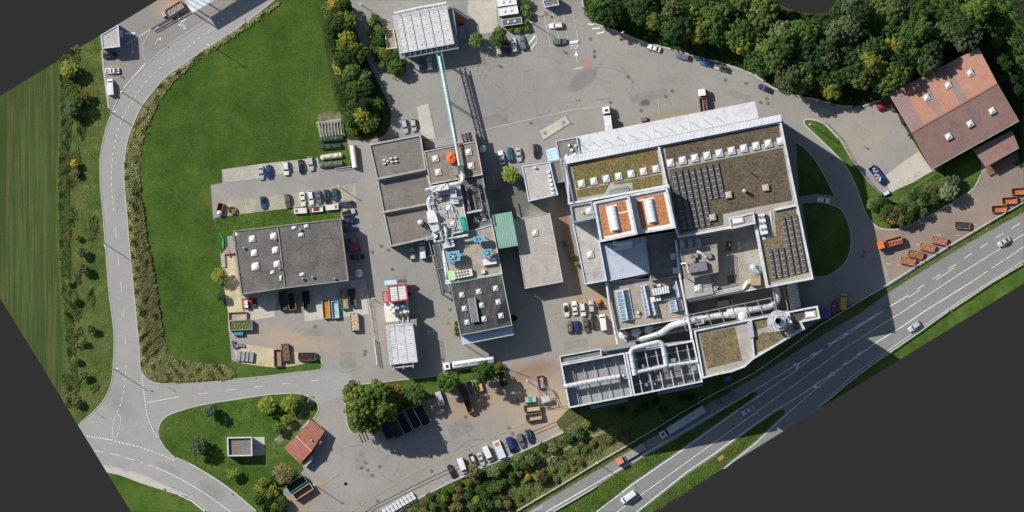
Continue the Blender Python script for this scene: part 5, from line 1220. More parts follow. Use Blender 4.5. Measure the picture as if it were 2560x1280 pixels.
# ================================================================= silos
def silo_roof(name, label, poly, base, h, cols, cells):
    r = thing(name, label, 'silo building', W(*center(poly)))
    MB().prism(PP(base), h - 2.2, h - 1.6).build('gantry', M['grid_grey'], r)
    for q in base: MB().bar(W(*q, 0), W(*q, h - 2.2), 0.3, 0.3).build('post', M['grid_grey'], r)
    a, b, c, d = poly
    for k in range(cols):
        e = 0.006; q = [lerp(a, b, k / cols + e), lerp(a, b, (k + 1) / cols - e), lerp(d, c, (k + 1) / cols - e), lerp(d, c, k / cols + e)]
        MB().prism(PP(q), 1.5, h).build('silo_lid', M['silo'], r)
        for j in range(cells):
            p0, p1 = lerp(q[0], q[3], (j + .5) / cells), lerp(q[1], q[2], (j + .5) / cells); m = lerp(p0, p1, .5); w = math.dist(p0, p1)
            unit(r, 'lid_panel', m[0], m[1], h, h + 0.05, w * .78, math.dist(q[0], q[3]) / cells * .82, math.degrees(math.atan2(p1[1] - p0[1], p1[0] - p0[0])), 'silo')
            if (j + k) % 2 == 0 or True: unit(r, 'lid_hatch', m[0], m[1], h + .05, h + .1, w * .3, w * .12, -15, 'curb')
    rb = MB()
    for u, v in ((a, b), (b, c), (c, d), (d, a)):
        for z in (h + .55, h + 1.1): rb.bar(W(*u, z), W(*v, z), 0.06, 0.06)
        for t_ in range(9): q = lerp(u, v, t_ / 8); rb.bar(W(*q, h), W(*q, h + 1.1), 0.06, 0.06)
    rb.build('railing', M['cap_white'], r)
    return r
s1 = silo_roof('silo_building', 'six-column silo battery with white lids at the northern end of the pipe bridge', [(981, 40), (1117, 14), (1136, 109), (1000, 134)], [(984, 44), (1134, 20), (1147, 122), (1000, 148)], 8.5, 6, 4)
duct(s1, [(985, 34, 8.2), (1050, 19, 8.2), (1116, 8, 8.2)], 0.5, 'duct', 'header_duct', 3)
for k in range(9): duct(s1, [(1012 + k * 13.5, 140 - k * 2.6, 7.2), (1011 + k * 13.5, 132 - k * 2.6, 8.0)], 0.25, 'duct_dull', 'nozzle', 9, 8)
for k in range(6): duct(s1, [(993 + k * 22.5, 31 - k * 4, 8.2), (995 + k * 22.5, 38 - k * 4, 8.2)], 0.22, 'duct', 'nozzle', 9, 8)
s2 = silo_roof('silo_building', 'three-column silo battery with white lids south of the red-framed filter', [(964, 813), (1032, 808), (1044, 905), (975, 912)], [(963, 806), (1041, 797), (1050, 905), (1040, 912), (980, 917)], 8.0, 3, 3)
for k in range(3): duct(s2, [(985 + k * 24, 925 - k * 3, 6.5), (985 + k * 24, 912 - k * 3, 7.2)], 0.28, 'duct', 'nozzle', 9, 8)
duct(s2, [(985, 920, 6.6), (1035, 914, 6.6)], 0.3)
rf = thing('red_framed_filter', 'red-rimmed filter block with white slatted lids north of the three-column silos', 'filter', W(995, 732))
MB().prism(PP([(970, 715), (1015, 710), (1020, 749), (975, 756)]), 0, 7.5).build('body', M['wall_grey'], rf)
MB().ring(PP([(969, 714), (1016, 709), (1021, 750), (974, 757)]), 0.45, 7.5, 8.1).build('red_rim', M['red_paint'], rf); MB().ring(PP([(955, 729), (969, 727), (973, 756), (958, 758)]), 0.4, 5.5, 6.1).build('red_rim', M['red_paint'], rf)
for k in range(2):
    a, b = lerp((972, 717), (1014, 712), k * .5 + .03), lerp((972, 717), (1014, 712), k * .5 + .46)
    MB().prism(PP([a, b, (b[0] + 5, b[1] + 37), (a[0] + 5, a[1] + 37)]), 7.5, 7.95).build('lid', M['white'], rf)
    for j in range(7): MB().bar(W(a[0] + j * .7, a[1] + 2 + j * 5.2, 8), W(b[0] + j * .7, b[1] + 2 + j * 5.2, 8), 0.08, 0.06).build('slat', M['grid_grey'], rf)
unit(rf, 'cooler', 976, 706, 3, 4.2, 30, 11, -4, 'cap_blue'); unit(rf, 'cage', 1005, 703, 2.5, 4, 23, 8, -4, 'dark_steel')
MB().prism(PP([(959, 758), (1020, 751), (1025, 800), (965, 808)]), 0, 4.6).build('lower_body', M['cap_cream'], rf)
b = unit(rf, 'fan_cooler', 1008, 762, 4.6, 6.2, 12, 12, 0, 'fan_blue'); fan(b, 1008, 762, 6.2, 0.5)
for (x, y, w_, l_) in ((980, 761, 9, 12), (992, 767, 10, 10), (983, 776, 9, 11), (1017, 755, 6, 8), (975, 772, 5, 5)): unit(rf, 'plant_box', x, y, 4.6, 6.0, w_, l_, 0, 'white')
for k in range(3):
    p = W(993 + k * 12.5, 788 - k, 4.6); MB().lathe([(0.8, 4.6), (0.8, 7.2), (.5, 7.5)], 16, p.x, p.y).build('black_drum', M['dark_steel'], rf); duct(rf, [(995 + k * 12.5, 792, 7), (996 + k * 12.5, 806, 6.5)], 0.22)

# ================================================================= west depot and small buildings
dp = building('depot_building', 'depot with dark gravel roof, joint down its middle and white skylights', [(582, 577), (694, 564), (852, 546), (872, 702), (712, 721), (603, 737)], 8.0, 'felt_dark', wall='wall_white', cap='cap_moss', pw=0.35, ph=0.35)
MB().strip(PP([(694, 565), (712, 720)]), 0.35, 7.65, 8.03).build('roof_divider', M['cap_moss'], dp)
for (x, y, w_, l_) in ((630, 597, 1.9, 1.9), (683.5, 590, 1.9, 1.9), (635, 632, 1.9, 1.9), (688, 625, 1.9, 1.9), (638, 666, 2.3, 2.3), (692, 660, 1.9, 1.9), (681, 681, 1.3, .9), (702, 695, .7, 1.6), (765.5, 565.5, 1.4, 1.0), (752.5, 587, 1.5, 1.0), (735, 569.5, 1.4, .9), (755, 686, 1.5, .9)): skylight(dp, x, y, 7.65, w_, l_, -7, cw=0.12)
for (x, y) in ((610, 620), (751, 574), (700, 672), (782, 693), (837, 697), (757, 697), (689, 598)): MB().lathe([(0.35, 7.6), (0.35, 8.5), (.5, 8.5), (.1, 8.8)], 10, W(x, y).x, W(x, y).y).build('roof_vent', M['grid_grey'], dp)
MB().lathe([(0.62, 7.6), (0.62, 7.7)], 16, W(589, 585).x, W(589, 585).y).build('roof_disc', M['white'], dp)
lt = thing('lean_to_roof', 'grey corrugated lean-to at the west end of the depot', 'lean-to', W(575, 610))
MB().prism(PP([(568, 590), (581, 589), (586, 627), (570, 629)]), 2.6, 2.75).build('roof', mottled('old_sheet', (0.22, 0.26, 0.25), (0.32, 0.36, 0.35), 1, .1, stripe=(.4, R(5), .3)), lt)
for q in ((569, 591), (571, 628)): MB().bar(W(*q, 0), W(*q, 2.6), .12, .12).build('post', M['grid_grey'], lt)
ct = thing('round_cistern', 'round silver-lidded tank east of the depot', 'tank', W(897, 683)); p = W(897, 683)
MB().lathe([(1.35, 0), (1.35, 2.2), (1.25, 2.3), (0.2, 3.0)], 24, p.x, p.y).build('shell', M['duct'], ct)
tn = building('transformer_hut', 'small flat-roofed hut with white rim alone on the lawn of the junction', [(567, 1093), (630, 1092), (631, 1140), (569, 1141)], 4.2, 'felt_brown', wall='wall_white', cap='cap_white', pw=0.4, ph=1.0, win=False, cat='hut')
MB().box(W(631, 1116).x, W(631, 1116).y, 0.1, 2.2, 0.1, 1.2).build('door', M['grid_grey'], tn)
def gable(root, e1, e2, r1, r2, e3, e4, ze, zr_, mats, th=0.25, name='roof'):
    """Two slopes that meet on the ridge r1-r2; eaves e1-e2 and e3-e4."""
    for (a, b, m) in (((e1, e2), (r1, r2), mats[0]), ((e3, e4), (r1, r2), mats[1])):
        mb = MB(); q = [W(*a[0], ze), W(*a[1], ze), W(*b[1], zr_), W(*b[0], zr_)]
        mb.face(q); mb.face([(v.x, v.y, v.z - th) for v in q][::-1])
        for i in range(4):
            u, v = q[i], q[(i + 1) % 4]; mb.face([u, v, (v.x, v.y, v.z - th), (u.x, u.y, u.z - th)])
        mb.build(name, M[m], root)
hs = thing('tiled_house', 'house with red tiled roof and L-shaped porch beside the yard entrance', 'house', W(762, 1104))
MB().prism(PP([(716, 1120), (781, 1053), (805, 1078), (752, 1153)]), 0, 3.1).build('wall', M['wall_white'], hs)
gable(hs, (710, 1120), (750, 1160), (740, 1090), (779, 1128), (779, 1050), (812, 1077), 3.4, 4.6, ('tiles', 'tiles'))
MB().prism(PP([(779, 1128), (796, 1095), (805, 1105)]), 3.0, 3.5).build('porch_roof', M['tiles'], hs)
MB().bar(W(740, 1090, 4.68), W(779, 1128, 4.68), 0.35, 0.2).build('ridge', plain('ridge_tile', (0.55, 0.32, 0.27), .8), hs)
MB().prism(PP([(756, 1161), (779, 1137), (786, 1144), (765, 1168)]), 0.1, 2.5).build('porch', M['gravel_tan'], hs); MB().box(W(778, 1100).x, W(778, 1100).y, 4.0, 4.8, .5, .5, .7).build('chimney', M['steel'], hs)
MB().prism(PP([(748, 1075), (770, 1050), (778, 1049), (754, 1080)]), 0, 1.4).build('stairs', M['wall_grey'], hs)
for (x, y) in ((740, 1098), (762, 1074)): unit(hs, 'window', x - 8, y, 1.0, 2.2, 1, 10, 45, 'glass')
bh = thing('brown_hall', 'large hall with orange and dull brown sheet roof at the forest edge', 'building', W(2385, 270))
MB().prism(PP([(2226, 238), (2446, 124), (2544, 301), (2328, 419)]), 0, 6.8).build('wall', M['wall_brown'], bh)
R1, R2 = (2278, 331), (2493, 208)
E1, E2, E3, E4 = (2222, 236), (2447, 120), (2328, 424), (2548, 302)
for (t0, t1, m) in ((0, .15, 'hall_mauve'), (.15, .31, 'hall_orange'), (.31, .39, 'hall_mauve'), (.39, .57, 'hall_orange'), (.57, .66, 'hall_mauve'), (.66, 1, 'hall_orange')):
    q = [W(*lerp(E1, E2, t0), 7.0), W(*lerp(E1, E2, t1), 7.0), W(*lerp(R1, R2, t1), 9.6), W(*lerp(R1, R2, t0), 9.6)]
    mb = MB(); mb.face(q); mb.face([(v.x, v.y, v.z - .2) for v in q]); mb.build('roof', M[m], bh)
for (t0, t1, m) in ((0, .3, 'hall_brown'), (.3, .42, 'hall_mauve'), (.42, .58, 'hall_brown'), (.58, .66, 'hall_mauve'), (.66, 1, 'hall_brown')):
    q = [W(*lerp(E3, E4, t0), 7.0), W(*lerp(E3, E4, t1), 7.0), W(*lerp(R1, R2, t1), 9.6), W(*lerp(R1, R2, t0), 9.6)]
    mb = MB(); mb.face(q); mb.face([(v.x, v.y, v.z - .2) for v in q]); mb.build('roof', M[m], bh)
MB().bar(W(*R1, 9.65), W(*R2, 9.65), 0.6, 0.15).build('ridge', M['hall_orange'], bh)
for e in ((E1, E2), (E3, E4)): MB().bar(W(*e[0], 6.9), W(*e[1], 6.9), 0.3, 0.25).build('gutter', M['cap_moss'], bh)
for (x, y) in ((2316, 244), (2370, 213), (2425, 182), (2371, 341), (2425, 309), (2480, 277)): skylight(bh, x, y, 8.35 if y < 250 or x == 2425 and y < 200 else 8.35, 1.6, 1.5, -28)
ba = thing('brown_annex', 'lower brown-roofed shed with open timber bays beside the large brown hall', 'shed', W(2490, 375))
MB().prism(PP([(2432, 374), (2530, 326), (2548, 371), (2464, 418)]), 4.0, 4.3).build('roof', M['hall_brown'], ba); MB().prism(PP([(2436, 374), (2528, 330), (2540, 362), (2460, 405)]), 0, 4.0).build('wall', M['wall_brown'], ba)
MB().prism(PP([(2464, 420), (2541, 380), (2548, 400), (2474, 440)]), 0.1, 0.6).build('timber_bay', M['wall_brown'], ba)
cbn = building('gatehouse', 'gatehouse with pale gravel roof beside the forecourt parking bays', [(253, 87), (296, 61), (300, 117), (255, 122)], 6.0, 'gravel_pale', wall='wall_blue', cap='cap_blue', pw=0.3, ph=0.3)
unit(cbn, 'awning', 303, 84, 3, 3.2, 8, 18, -3, 'white')
cy = thing('entry_canopy', 'light blue ribbed canopy roof over the truck scale lane', 'canopy', W(520, 10))
MB().prism(PP([(462, 3), (481, 33), (660, -75), (640, -105)]), 7.6, 7.9).build('roof', M['rib_canopy'], cy)
for q in ((466, 6), (481, 30), (520, 8)): MB().tube(W(*q, 0), W(*q, 7.6), 0.2, 8).build('post', M['steel'], cy)
gb_ = building('scale_house', 'small dark-roofed scale house with blue rim at the northern lanes', [(1356, 0), (1394, -6), (1398, 12), (1362, 19)], 4.0, 'felt_brown', wall='wall_blue', cap='cap_blue', pw=0.3, ph=0.3, win=False, cat='hut')
px_ = building('sunken_bin_shed', 'narrow brown-roofed shed with white frame west of the six-column silos', [(961, 74), (984, 72), (993, 120), (967, 123)], 1.6, 'dirt', wall='wall_white', cap='cap_cream', pw=0.2, ph=0.7, win=False, cat='shed')
for (nm, lb, pts) in (('weighbridge', 'pale concrete weighbridge slab north of the mauve ribbed canopy', [(1042, 266), (1072, 259), (1090, 347), (1056, 349)]), ('weighbridge', 'slanted weighbridge platform with two dark hatches in the open yard', [(1344, 328), (1414, 287), (1428, 308), (1358, 352)])):
    r = thing(nm, lb, 'weighbridge', W(*center(pts)))
    MB().prism(PP(pts), 0.02, 0.16).build('frame', M['grid_grey'] if pts[0][0] > 1300 else M['concrete'], r); MB().prism(inset(PP(pts), 0.3), 0.16, 0.2).build('deck', M['concrete'], r)
    if pts[0][0] > 1300:
        for q in ((1363, 333), (1409, 306)): unit(r, 'hatch', q[0], q[1], .2, .23, 8, 8, -30, 'grid_grey')

# solar panel rows
SOLS = {}
def solar_row(x, y, vx, vy, n, label, grp):
    r = thing('solar_panel_row', label, 'solar panels', W(x + vx / 2, y + vy / 2, zr + .1), grp)
    L = math.hypot(vx, vy) * S / n; a = math.atan2(-vy, vx)
    if round(L, 2) not in SOLS:
        mb = MB(); w = 0.92; mb.face([(-L / 2 + .06, -w / 2, 0.35), (L / 2 - .06, -w / 2, 0.35), (L / 2 - .06, w / 2, 0.62), (-L / 2 + .06, w / 2, 0.62)])
        me = bpy.data.meshes.new('panel'); me.from_pydata(mb.v, [], mb.f); me.materials.append(M['panel'])
        fb = MB(); fb.bar((-L / 2, -w / 2, .3), (L / 2, -w / 2, .3), .08, .08).bar((-L / 2, w / 2, .57), (L / 2, w / 2, .57), .08, .08).bar((L / 2, -w / 2, .33), (L / 2, w / 2, .6), .12, .12).bar((L / 2, 0, 0), (L / 2, 0, .4), .1, .1)
        mf = bpy.data.meshes.new('mount'); mf.from_pydata(fb.v, [], fb.f); mf.materials.append(M['steel']); SOLS[round(L, 2)] = (me, mf)
    me, mf = SOLS[round(L, 2)]
    for k in range(n):
        p = W(x + vx * (k + .5) / n, y + vy * (k + .5) / n, zr + .1) - ABS[r.name]
        for nm, m in (('panel', me), ('mount', mf)):
            o = link(nm, m, r); o.location = p; o.rotation_euler = (0, 0, a)
    return r
ORD = ['first', 'second', 'third', 'fourth', 'fifth', 'sixth', 'seventh', 'eighth']
for k in range(8):
    lng = k < 5
    solar_row(1683 + 15.4 * k, 427 - 2.9 * k, 28.5 if lng else 16.5, 145 if lng else 84, 10 if lng else 6, f'{ORD[k]} {"long" if lng else "short"} solar panel row counted from the orange-roofed towers' if lng else f'{("sixth", "seventh", "last and eastmost")[k - 5]} and short solar panel row in the big planted field', 'solar panel rows on the big planted roof')
for k in range(3):
    solar_row(1924 + 15 * k, 622 - 2.4 * k, 12, 72, 5, f'{("western", "middle", "eastern")[k]} one of three short solar rows in the corner field above the south block', 'solar panel rows in the corner field')
    solar_row(1956 + 15 * k, 540 - 3.2 * k, 27, 144, 10, f'{("western", "middle", "eastern")[k]} one of three long solar rows in the corner field by the white cooler', 'solar panel rows in the corner field')
# ---------------------------------------------------------------- vehicles
M['paint'] = painted('car_paint', 0.28, 0.6, 0.1, 0.04)
M['coat'] = painted('worn_container_paint', 0.6, 0.3, 0.0, 0.35, 0.9)
M['coat2'] = painted('trailer_paint', 0.55, 0.4, 0.0, 0.12, 0.8)
M['load'] = None
t = NT('loose_load', 1.0, 0, 0.05); oi = t.n.new('ShaderNodeObjectInfo')
f_ = t.noise(2.2, 5, 0.8)
M['load'] = t.out(t.mix(oi.outputs['Color'], t.ramp(f_, [(0.3, (0.55,) * 3), (0.7, (1.5,) * 3)]), 1.0, 'MULTIPLY'), f_, 0.6, 0.2)
M['cglass'] = plain('vehicle_glass', (0.035, 0.045, 0.055), 0.06, 0, 0.9, 0.1)
M['tyre'] = plain('tyre_rubber', (0.022, 0.022, 0.022), 0.9)
M['lamp'] = plain('clear_lamp_lens', (0.75, 0.76, 0.76), 0.15)
M['taillamp'] = plain('red_lamp_lens', (0.4, 0.02, 0.02), 0.25)
M['plate_dark'] = plain('dark_trim', (0.04, 0.04, 0.045), 0.7)
WH = {}
def wheel(root, x, y, r=0.32, w=0.2):
    if (r, w) not in WH:
        a = MB().tube((0, -w / 2, 0), (0, w / 2, 0), r, 14); b = MB().tube((0, -w / 2 - .01, 0), (0, w / 2 + .01, 0), r * .58, 10)
        ms = []
        for q, nm, m in ((a, 'wheel', 'tyre'), (b, 'rim', 'steel')):
            me = bpy.data.meshes.new(nm); me.from_pydata(q.v, [], q.f); me.materials.append(M[m]); ms.append(me)
        WH[(r, w)] = ms
    a, b = WH[(r, w)]
    o = link('wheel', a, root); o.location = (x, y, r); link('rim', b, o)

def grid_mesh(sec):
    """Skin a list of cross-sections (each a list of points)."""
    mb = MB(); n = len(sec[0])
    for s in sec: mb.v += [tuple(p) for p in s]
    for i in range(len(sec) - 1):
        for k in range(n - 1):
            mb.f.append((i * n + k, (i + 1) * n + k, (i + 1) * n + k + 1, i * n + k + 1)); mb.m.append(0)
    mb.f.append(tuple(range(n))); mb.f.append(tuple(range((len(sec) - 1) * n, len(sec) * n))[::-1]); mb.m += [0, 0]
    return mb

def car_builder(kind):
    """Bonnet points to local -x."""
    L, Wd, prof, cab, rt = {
        'saloon': (4.6, 1.78, [(-1, .62, .56), (-.93, .74, .80), (-.55, .94, .96), (-.3, .97, 1), (.62, .98, 1), (.93, .92, .92), (1, .76, .7)], (-.38, .70, -.08, .38), 1.42),
        'hatch': (4.2, 1.76, [(-1, .62, .58), (-.92, .78, .82), (-.5, .98, .96), (-.3, 1.0, 1), (.8, 1.0, 1), (.97, .92, .95), (1, .78, .8)], (-.40, .96, -.06, .74), 1.48),
        'estate': (4.7, 1.82, [(-1, .62, .58), (-.92, .78, .82), (-.5, .98, .96), (-.3, 1.0, 1), (.8, 1.0, 1), (.97, .92, .95), (1, .78, .8)], (-.36, .97, -.08, .82), 1.5),
        'suv': (4.6, 1.9, [(-1, .72, .62), (-.93, .95, .88), (-.5, 1.05, .98), (-.3, 1.08, 1), (.85, 1.08, 1), (.98, 1.0, .96), (1, .8, .86)], (-.40, .97, -.12, .82), 1.72),
        'van': (5.3, 2.0, [(-1, .75, .7), (-.95, 1.0, .9), (-.74, 1.15, 1), (-.5, 1.2, 1), (.9, 1.2, 1), (.995, 1.15, .99), (1, 1.0, .97)], (-.72, .99, -.50, .97), 2.1),
        'coupe': (4.8, 1.9, [(-1, .6, .6), (-.94, .74, .85), (-.5, .92, .98), (-.25, .95, 1), (.55, .97, 1), (.92, .95, .93), (1, .78, .75)], (-.22, .62, .06, .30), 1.32)}[kind]
    def f():
        r = thing(kind + '_car' if kind != 'van' else 'van', 'car', 'car' if kind != 'van' else 'van')
        sec = []
        for (u, h, w) in prof:
            x = u * L / 2; y = Wd / 2 * w
            sec.append([(x, -y * .96, .25), (x, -y, h * .6), (x, -y * .95, h * .93), (x, -y * .8, h), (x, 0, h * 1.02 + .015), (x, y * .8, h), (x, y * .95, h * .93), (x, y, h * .6), (x, y * .96, .25)])
        b = grid_mesh(sec).build('body', M['paint'], r, smooth=False)
        x0, x1, x2, x3 = [c * L / 2 for c in cab]; hb = 0.93 if kind != 'van' else 1.15; hb = {'suv': 1.05, 'van': 1.16}.get(kind, .95)
        yb, yt = Wd / 2 * .90, Wd / 2 * .74
        if kind == 'van': yt = Wd / 2 * .86
        P_ = [(x0, -yb, hb), (x0, yb, hb), (x1, yb, hb), (x1, -yb, hb), (x2, -yt, rt - .03), (x2, yt, rt - .03), (x3, yt, rt - .03), (x3, -yt, rt - .03)]
        g1 = MB().face([P_[0], P_[4], P_[5], P_[1]]); g1.face([(x + .12, y * .9, z - .05) for x, y, z in (P_[1], P_[5], P_[4], P_[0])]); g1.build('windscreen', M['cglass'], r)
        MB().face([P_[2], P_[6], P_[7], P_[3]]).build('rear_window', M['cglass'] if kind != 'van' else M['paint'], r)
        for q in ((1, 5, 6, 2), (3, 7, 4, 0)): 
            MB().face([P_[k] for k in q]).build('side_window', M['cglass'] if kind != 'van' else M['paint'], r)
        rs = []
        for u, w, z in ((x2 - .06, .9, rt - .05), (x2 + .12, .99, rt - .01), ((x2 + x3) / 2, 1.0, rt + .03), (x3 - .15, .98, rt - .01), (x3 + .05, .9, rt - .06)):
            y = yt * w; rs.append([(u, -y - .03, z - .06), (u, -y * .86, z), (u, 0, z + .03), (u, y * .86, z), (u, y + .03, z - .06)])
        grid_mesh(rs).build('roof', M['paint'], r)
        for s in (-1, 1):
            MB().bar((x0 + .05, s * yb * .97, hb), (x2, s * yt, rt - .02), .09, .06).bar((x3, s * yt, rt - .02), (x1, s * yb * .97, hb), .12, .08).build('pillar', M['paint'], r)
            MB().box(-L / 2 + .16, s * Wd * .32, .52, .68, .14, .34).build('headlight', M['lamp'], r)
            MB().box(L / 2 - .07, s * Wd * .36, .62, .82, .10, .26).build('tail_light', M['taillamp'], r)
            MB().box(x0 + .25, s * (Wd / 2 + .08), hb - .02, hb + .14, .12, .2).build('mirror', M['paint'], r)
        if kind in ('hatch', 'estate', 'suv') and kind != 'hatch':
            for s in (-1, 1): MB().bar((x2 + .2, s * yt * .86, rt + .06), (x3 - .2, s * yt * .86, rt + .06), .05, .05).build('roof_rail', M['steel'], r)
        for x in (-L * .31, L * .30):
            for s in (-1, 1): wheel(r, x, s * (Wd / 2 - .1), .34 if kind in ('suv', 'van') else .31)
        return r
    return f
CARS = {k: Proto(car_builder(k)) for k in ('saloon', 'hatch', 'estate', 'suv', 'van', 'coupe')}
PC = {'white': (.74, .75, .75), 'silver': (.46, .48, .50), 'grey': (.13, .135, .14), 'black': (.022, .023, .027), 'navy': (.018, .03, .085), 'blue': (.02, .10, .36), 'dkblue': (.02, .035, .16), 'slate': (.12, .16, .21),
      'red': (.40, .015, .03), 'teal': (.02, .10, .15), 'bright': (.01, .20, .48), 'beige': (.44, .40, .33), 'brown': (.12, .10, .09), 'yellow': (.55, .36, .04), 'dkred': (.22, .012, .025), 'green': (.02, .035, .035)}
def car(kind, x, y, ang, col, label, roof=None, grp=None):
    c = PC[col]; cs = {'*': C(*c)}
    if roof: cs['roof'] = C(*PC[roof])
    return CARS[kind].put(x, y, ang, label, grp, cs)
G1 = 'cars on the gravel row by the meadow'
car('saloon', 653, 432, -96, 'silver', 'silver saloon with dark rear window, leftmost car of the gravel row by the meadow', grp=G1)
car('saloon', 673, 430, -96, 'dkblue', 'deep blue saloon side by side with a silver saloon on the gravel row', grp=G1)
car('suv', 715, 421, -96, 'white', 'white car alone in the middle of the gravel row by the meadow', grp=G1)
car('saloon', 753, 417, -98, 'black', 'black saloon on the gravel row, next to the silver estate', grp=G1)
car('estate', 777, 410, -99, 'silver', 'silver estate at the right end of the gravel row by the meadow', grp=G1)
G2 = 'cars on the block-paved row above the depot'
car('hatch', 658, 507, -99, 'blue', 'mid-blue car with black roof, alone at the left of the block-paved row', 'black', G2)
car('estate', 719, 503, -99, 'brown', 'dull grey-brown estate on the block-paved row, second car from the left', None, G2)
car('saloon', 757, 498, -98, 'white', 'white saloon behind the rust-marked white trailer on the block paving', None, G2)
car('estate', 777, 495, -99, 'white', 'white estate between the white saloon and the slate blue car on the block paving', None, G2)
car('saloon', 796, 493, -99, 'slate', 'slate blue saloon with sunroof on the block-paved row', None, G2)
car('estate', 817, 492, -97, 'green', 'black-green estate left of the teal car on the block paving', None, G2)
car('hatch', 838, 487, -99, 'teal', 'teal car at the right end of the block-paved row', None, G2)
G3 = 'cars parked along the depot east wall'
car('estate', 865, 510, -8, 'navy', 'navy estate topmost in the column of cars east of the depot', None, G3)
car('suv', 871, 531, 165, 'silver', 'silver car with black roof in the column east of the depot', 'black', G3)
car('saloon', 876, 551, 176, 'navy', 'navy saloon just below the silver car with the black roof', None, G3)
car('hatch', 878, 573, 172, 'blue', 'royal blue hatchback in the column of cars east of the depot', None, G3)
car('saloon', 882, 601, 172, 'slate', 'blue-grey saloon in the depot shade, right above the red car', None, G3)
car('suv', 885, 621, 175, 'red', 'red car in the depot shade, east of the dark gravel roof', None, G3)
car('saloon', 894, 642, 175, 'navy', 'dark navy saloon in the depot shade, lowest of its column', None, G3)
car('hatch', 1031, 635, 82, 'silver', 'silver hatchback in the shade beside the white van below the stepped roofs')
car('van', 1056, 626, 84, 'white', 'white van in the shade below the lowest stepped gravel roof')
car('saloon', 1254, 394, 80, 'white', 'white saloon with dark glass, leftmost of three above the round tree')
car('estate', 1275, 386, 82, 'teal', 'dark teal estate between a white and a silver car above the round tree')
car('saloon', 1297, 387, -97, 'silver', 'silver saloon right of the dark teal estate above the round tree')
car('estate', 1340, 378, -98, 'black', 'black estate alone in front of the light blue entrance canopy')
car('estate', 1012, 316, -102, 'silver', 'silver estate with dark windscreen left of its pair beside the concrete weighbridge')
car('hatch', 1034, 313, -98, 'silver', 'smaller silver hatchback nearest the concrete weighbridge')
car('saloon', 1054, 162, 85, 'slate', 'slate saloon in the shade of the six-column silos')
car('suv', 1074, 158, 84, 'silver', 'bright silver car half in the sun beneath the six-column silos')
car('hatch', 1247, 123, 82, 'beige', 'beige hatchback in the bays below the trees, leftmost of four')
car('saloon', 1267, 121, 84, 'black', 'black saloon between the beige hatchback and the white estate')
car('estate', 1285, 113, 81, 'white', 'white estate in the bays below the trees near the hatched corner')
car('estate', 1307, 107, 78, 'slate', 'dark slate estate at the hatched corner of the northern bays')
car('estate', 1390, 64, -4, 'white', 'white estate on the northern weighing lanes')
car('estate', 1400, 104, 176, 'grey', 'dark grey estate with sunroof on the northern weighing lanes')
GF = 'cars parked along the forest road'
car('saloon', 1635, 120, 18, 'white', 'white saloon on the forest road kerb, first of the line', None, GF)
car('estate', 1706, 141, 14, 'slate', 'slate blue estate on the forest road kerb, second of the line', None, GF)
car('hatch', 1764, 157, 10, 'bright', 'bright blue hatchback on the forest road kerb', None, GF)
car('estate', 1803, 170, 17, 'silver', 'silver and dark estate half under the forest edge behind the bright blue hatchback', 'black', GF)
car('saloon', 1912, 221, 24, 'navy', 'black-blue saloon alone at the forest edge above the hall corner', None, GF)
car('hatch', 2208, 265, 160, 'red', 'red hatchback in the shade at the corner of the brown hall')
car('suv', 2057, 500, 188, 'white', 'white pickup-like car on the short path between the two lawns')
car('van', 1813, 757, 172, 'silver', 'grey van in the deep narrow yard beside the flue duct')
car('estate', 2086, 769, 94, 'dkred', 'dark red car next to the yellow van in the shaded corner')
car('van', 2109, 754, 93, 'yellow', 'yellow van parked in the shaded corner by the guard rail')
GL = 'cars in the small lot by the glass roof lights'
car('saloon', 1416, 775, -97, 'white', 'white saloon with black glass roof, leftmost of the upper row of the small lot', 'black', GL)
car('saloon', 1437, 770, 84, 'white', 'white saloon second in the upper row of the small lot', None, GL)
car('suv', 1457, 774, -97, 'white', 'boxy white van-like car in the middle of the upper row of the small lot', None, GL)
car('hatch', 1479, 767, 84, 'silver', 'silver hatchback beside the orange mini loader', None, GL)
car('hatch', 1425, 817, 82, 'grey', 'dark grey hatchback half in shade, leftmost of the lower row of the small lot', None, GL)
car('hatch', 1442, 818, -97, 'dkblue', 'dark blue hatchback in the lower row of the small lot', None, GL)
car('saloon', 1466, 814, -99, 'brown', 'charcoal-brown saloon in the lower row of the small lot', None, GL)
car('estate', 1484, 805, 83, 'black', 'black estate left of the white van in the small lot', None, GL)
car('van', 1508, 806, 83, 'white', 'white van at the right end of the lower row of the small lot', None, GL)
GB = 'vehicles in the slanted row above the bushy bank'
car('saloon', 1129, 1178, 66, 'black', 'black saloon at the left end of the slanted row above the bushy bank', None, GB)
car('van', 1156, 1165, -110, 'white', 'white van right of the black saloon in the slanted row', None, GB)
car('saloon', 1203, 1149, -112, 'silver', 'silver saloon between the brown trailer and a white van', None, GB)
car('van', 1220, 1135, -114, 'white', 'white van next to the rusty white flat trailer', None, GB)
car('van', 1277, 1112, -110, 'dkblue', 'deep blue van right of the rusty white flat trailer', None, GB)
car('estate', 1303, 1102, -110, 'grey', 'charcoal estate right of the deep blue van', None, GB)
car('estate', 1324, 1091, -110, 'navy', 'navy estate at the right end of the slanted row', None, GB)
car('van', 1812, 996, -33, 'grey', 'grey van in the shade on the upper highway slip lane')
car('saloon', 1870, 1026, -31, 'silver', 'dark-windowed silver car in the shade on the highway')
car('van', 1571, 1243, -36, 'white', 'pale van on the sunlit highway at the bottom')
car('estate', 2286, 817, -37, 'silver', 'silver estate on the highway right of the long shadow')
car('saloon', 2510, 605, -33, 'silver', 'faint silver car on the far eastern stretch of highway')
car('estate', 275, 138, 178, 'black', 'dark estate just below the gatehouse')
cp = car('coupe', 281, 177, -2, 'white', 'white coupe with two black stripes in the forecourt bays')
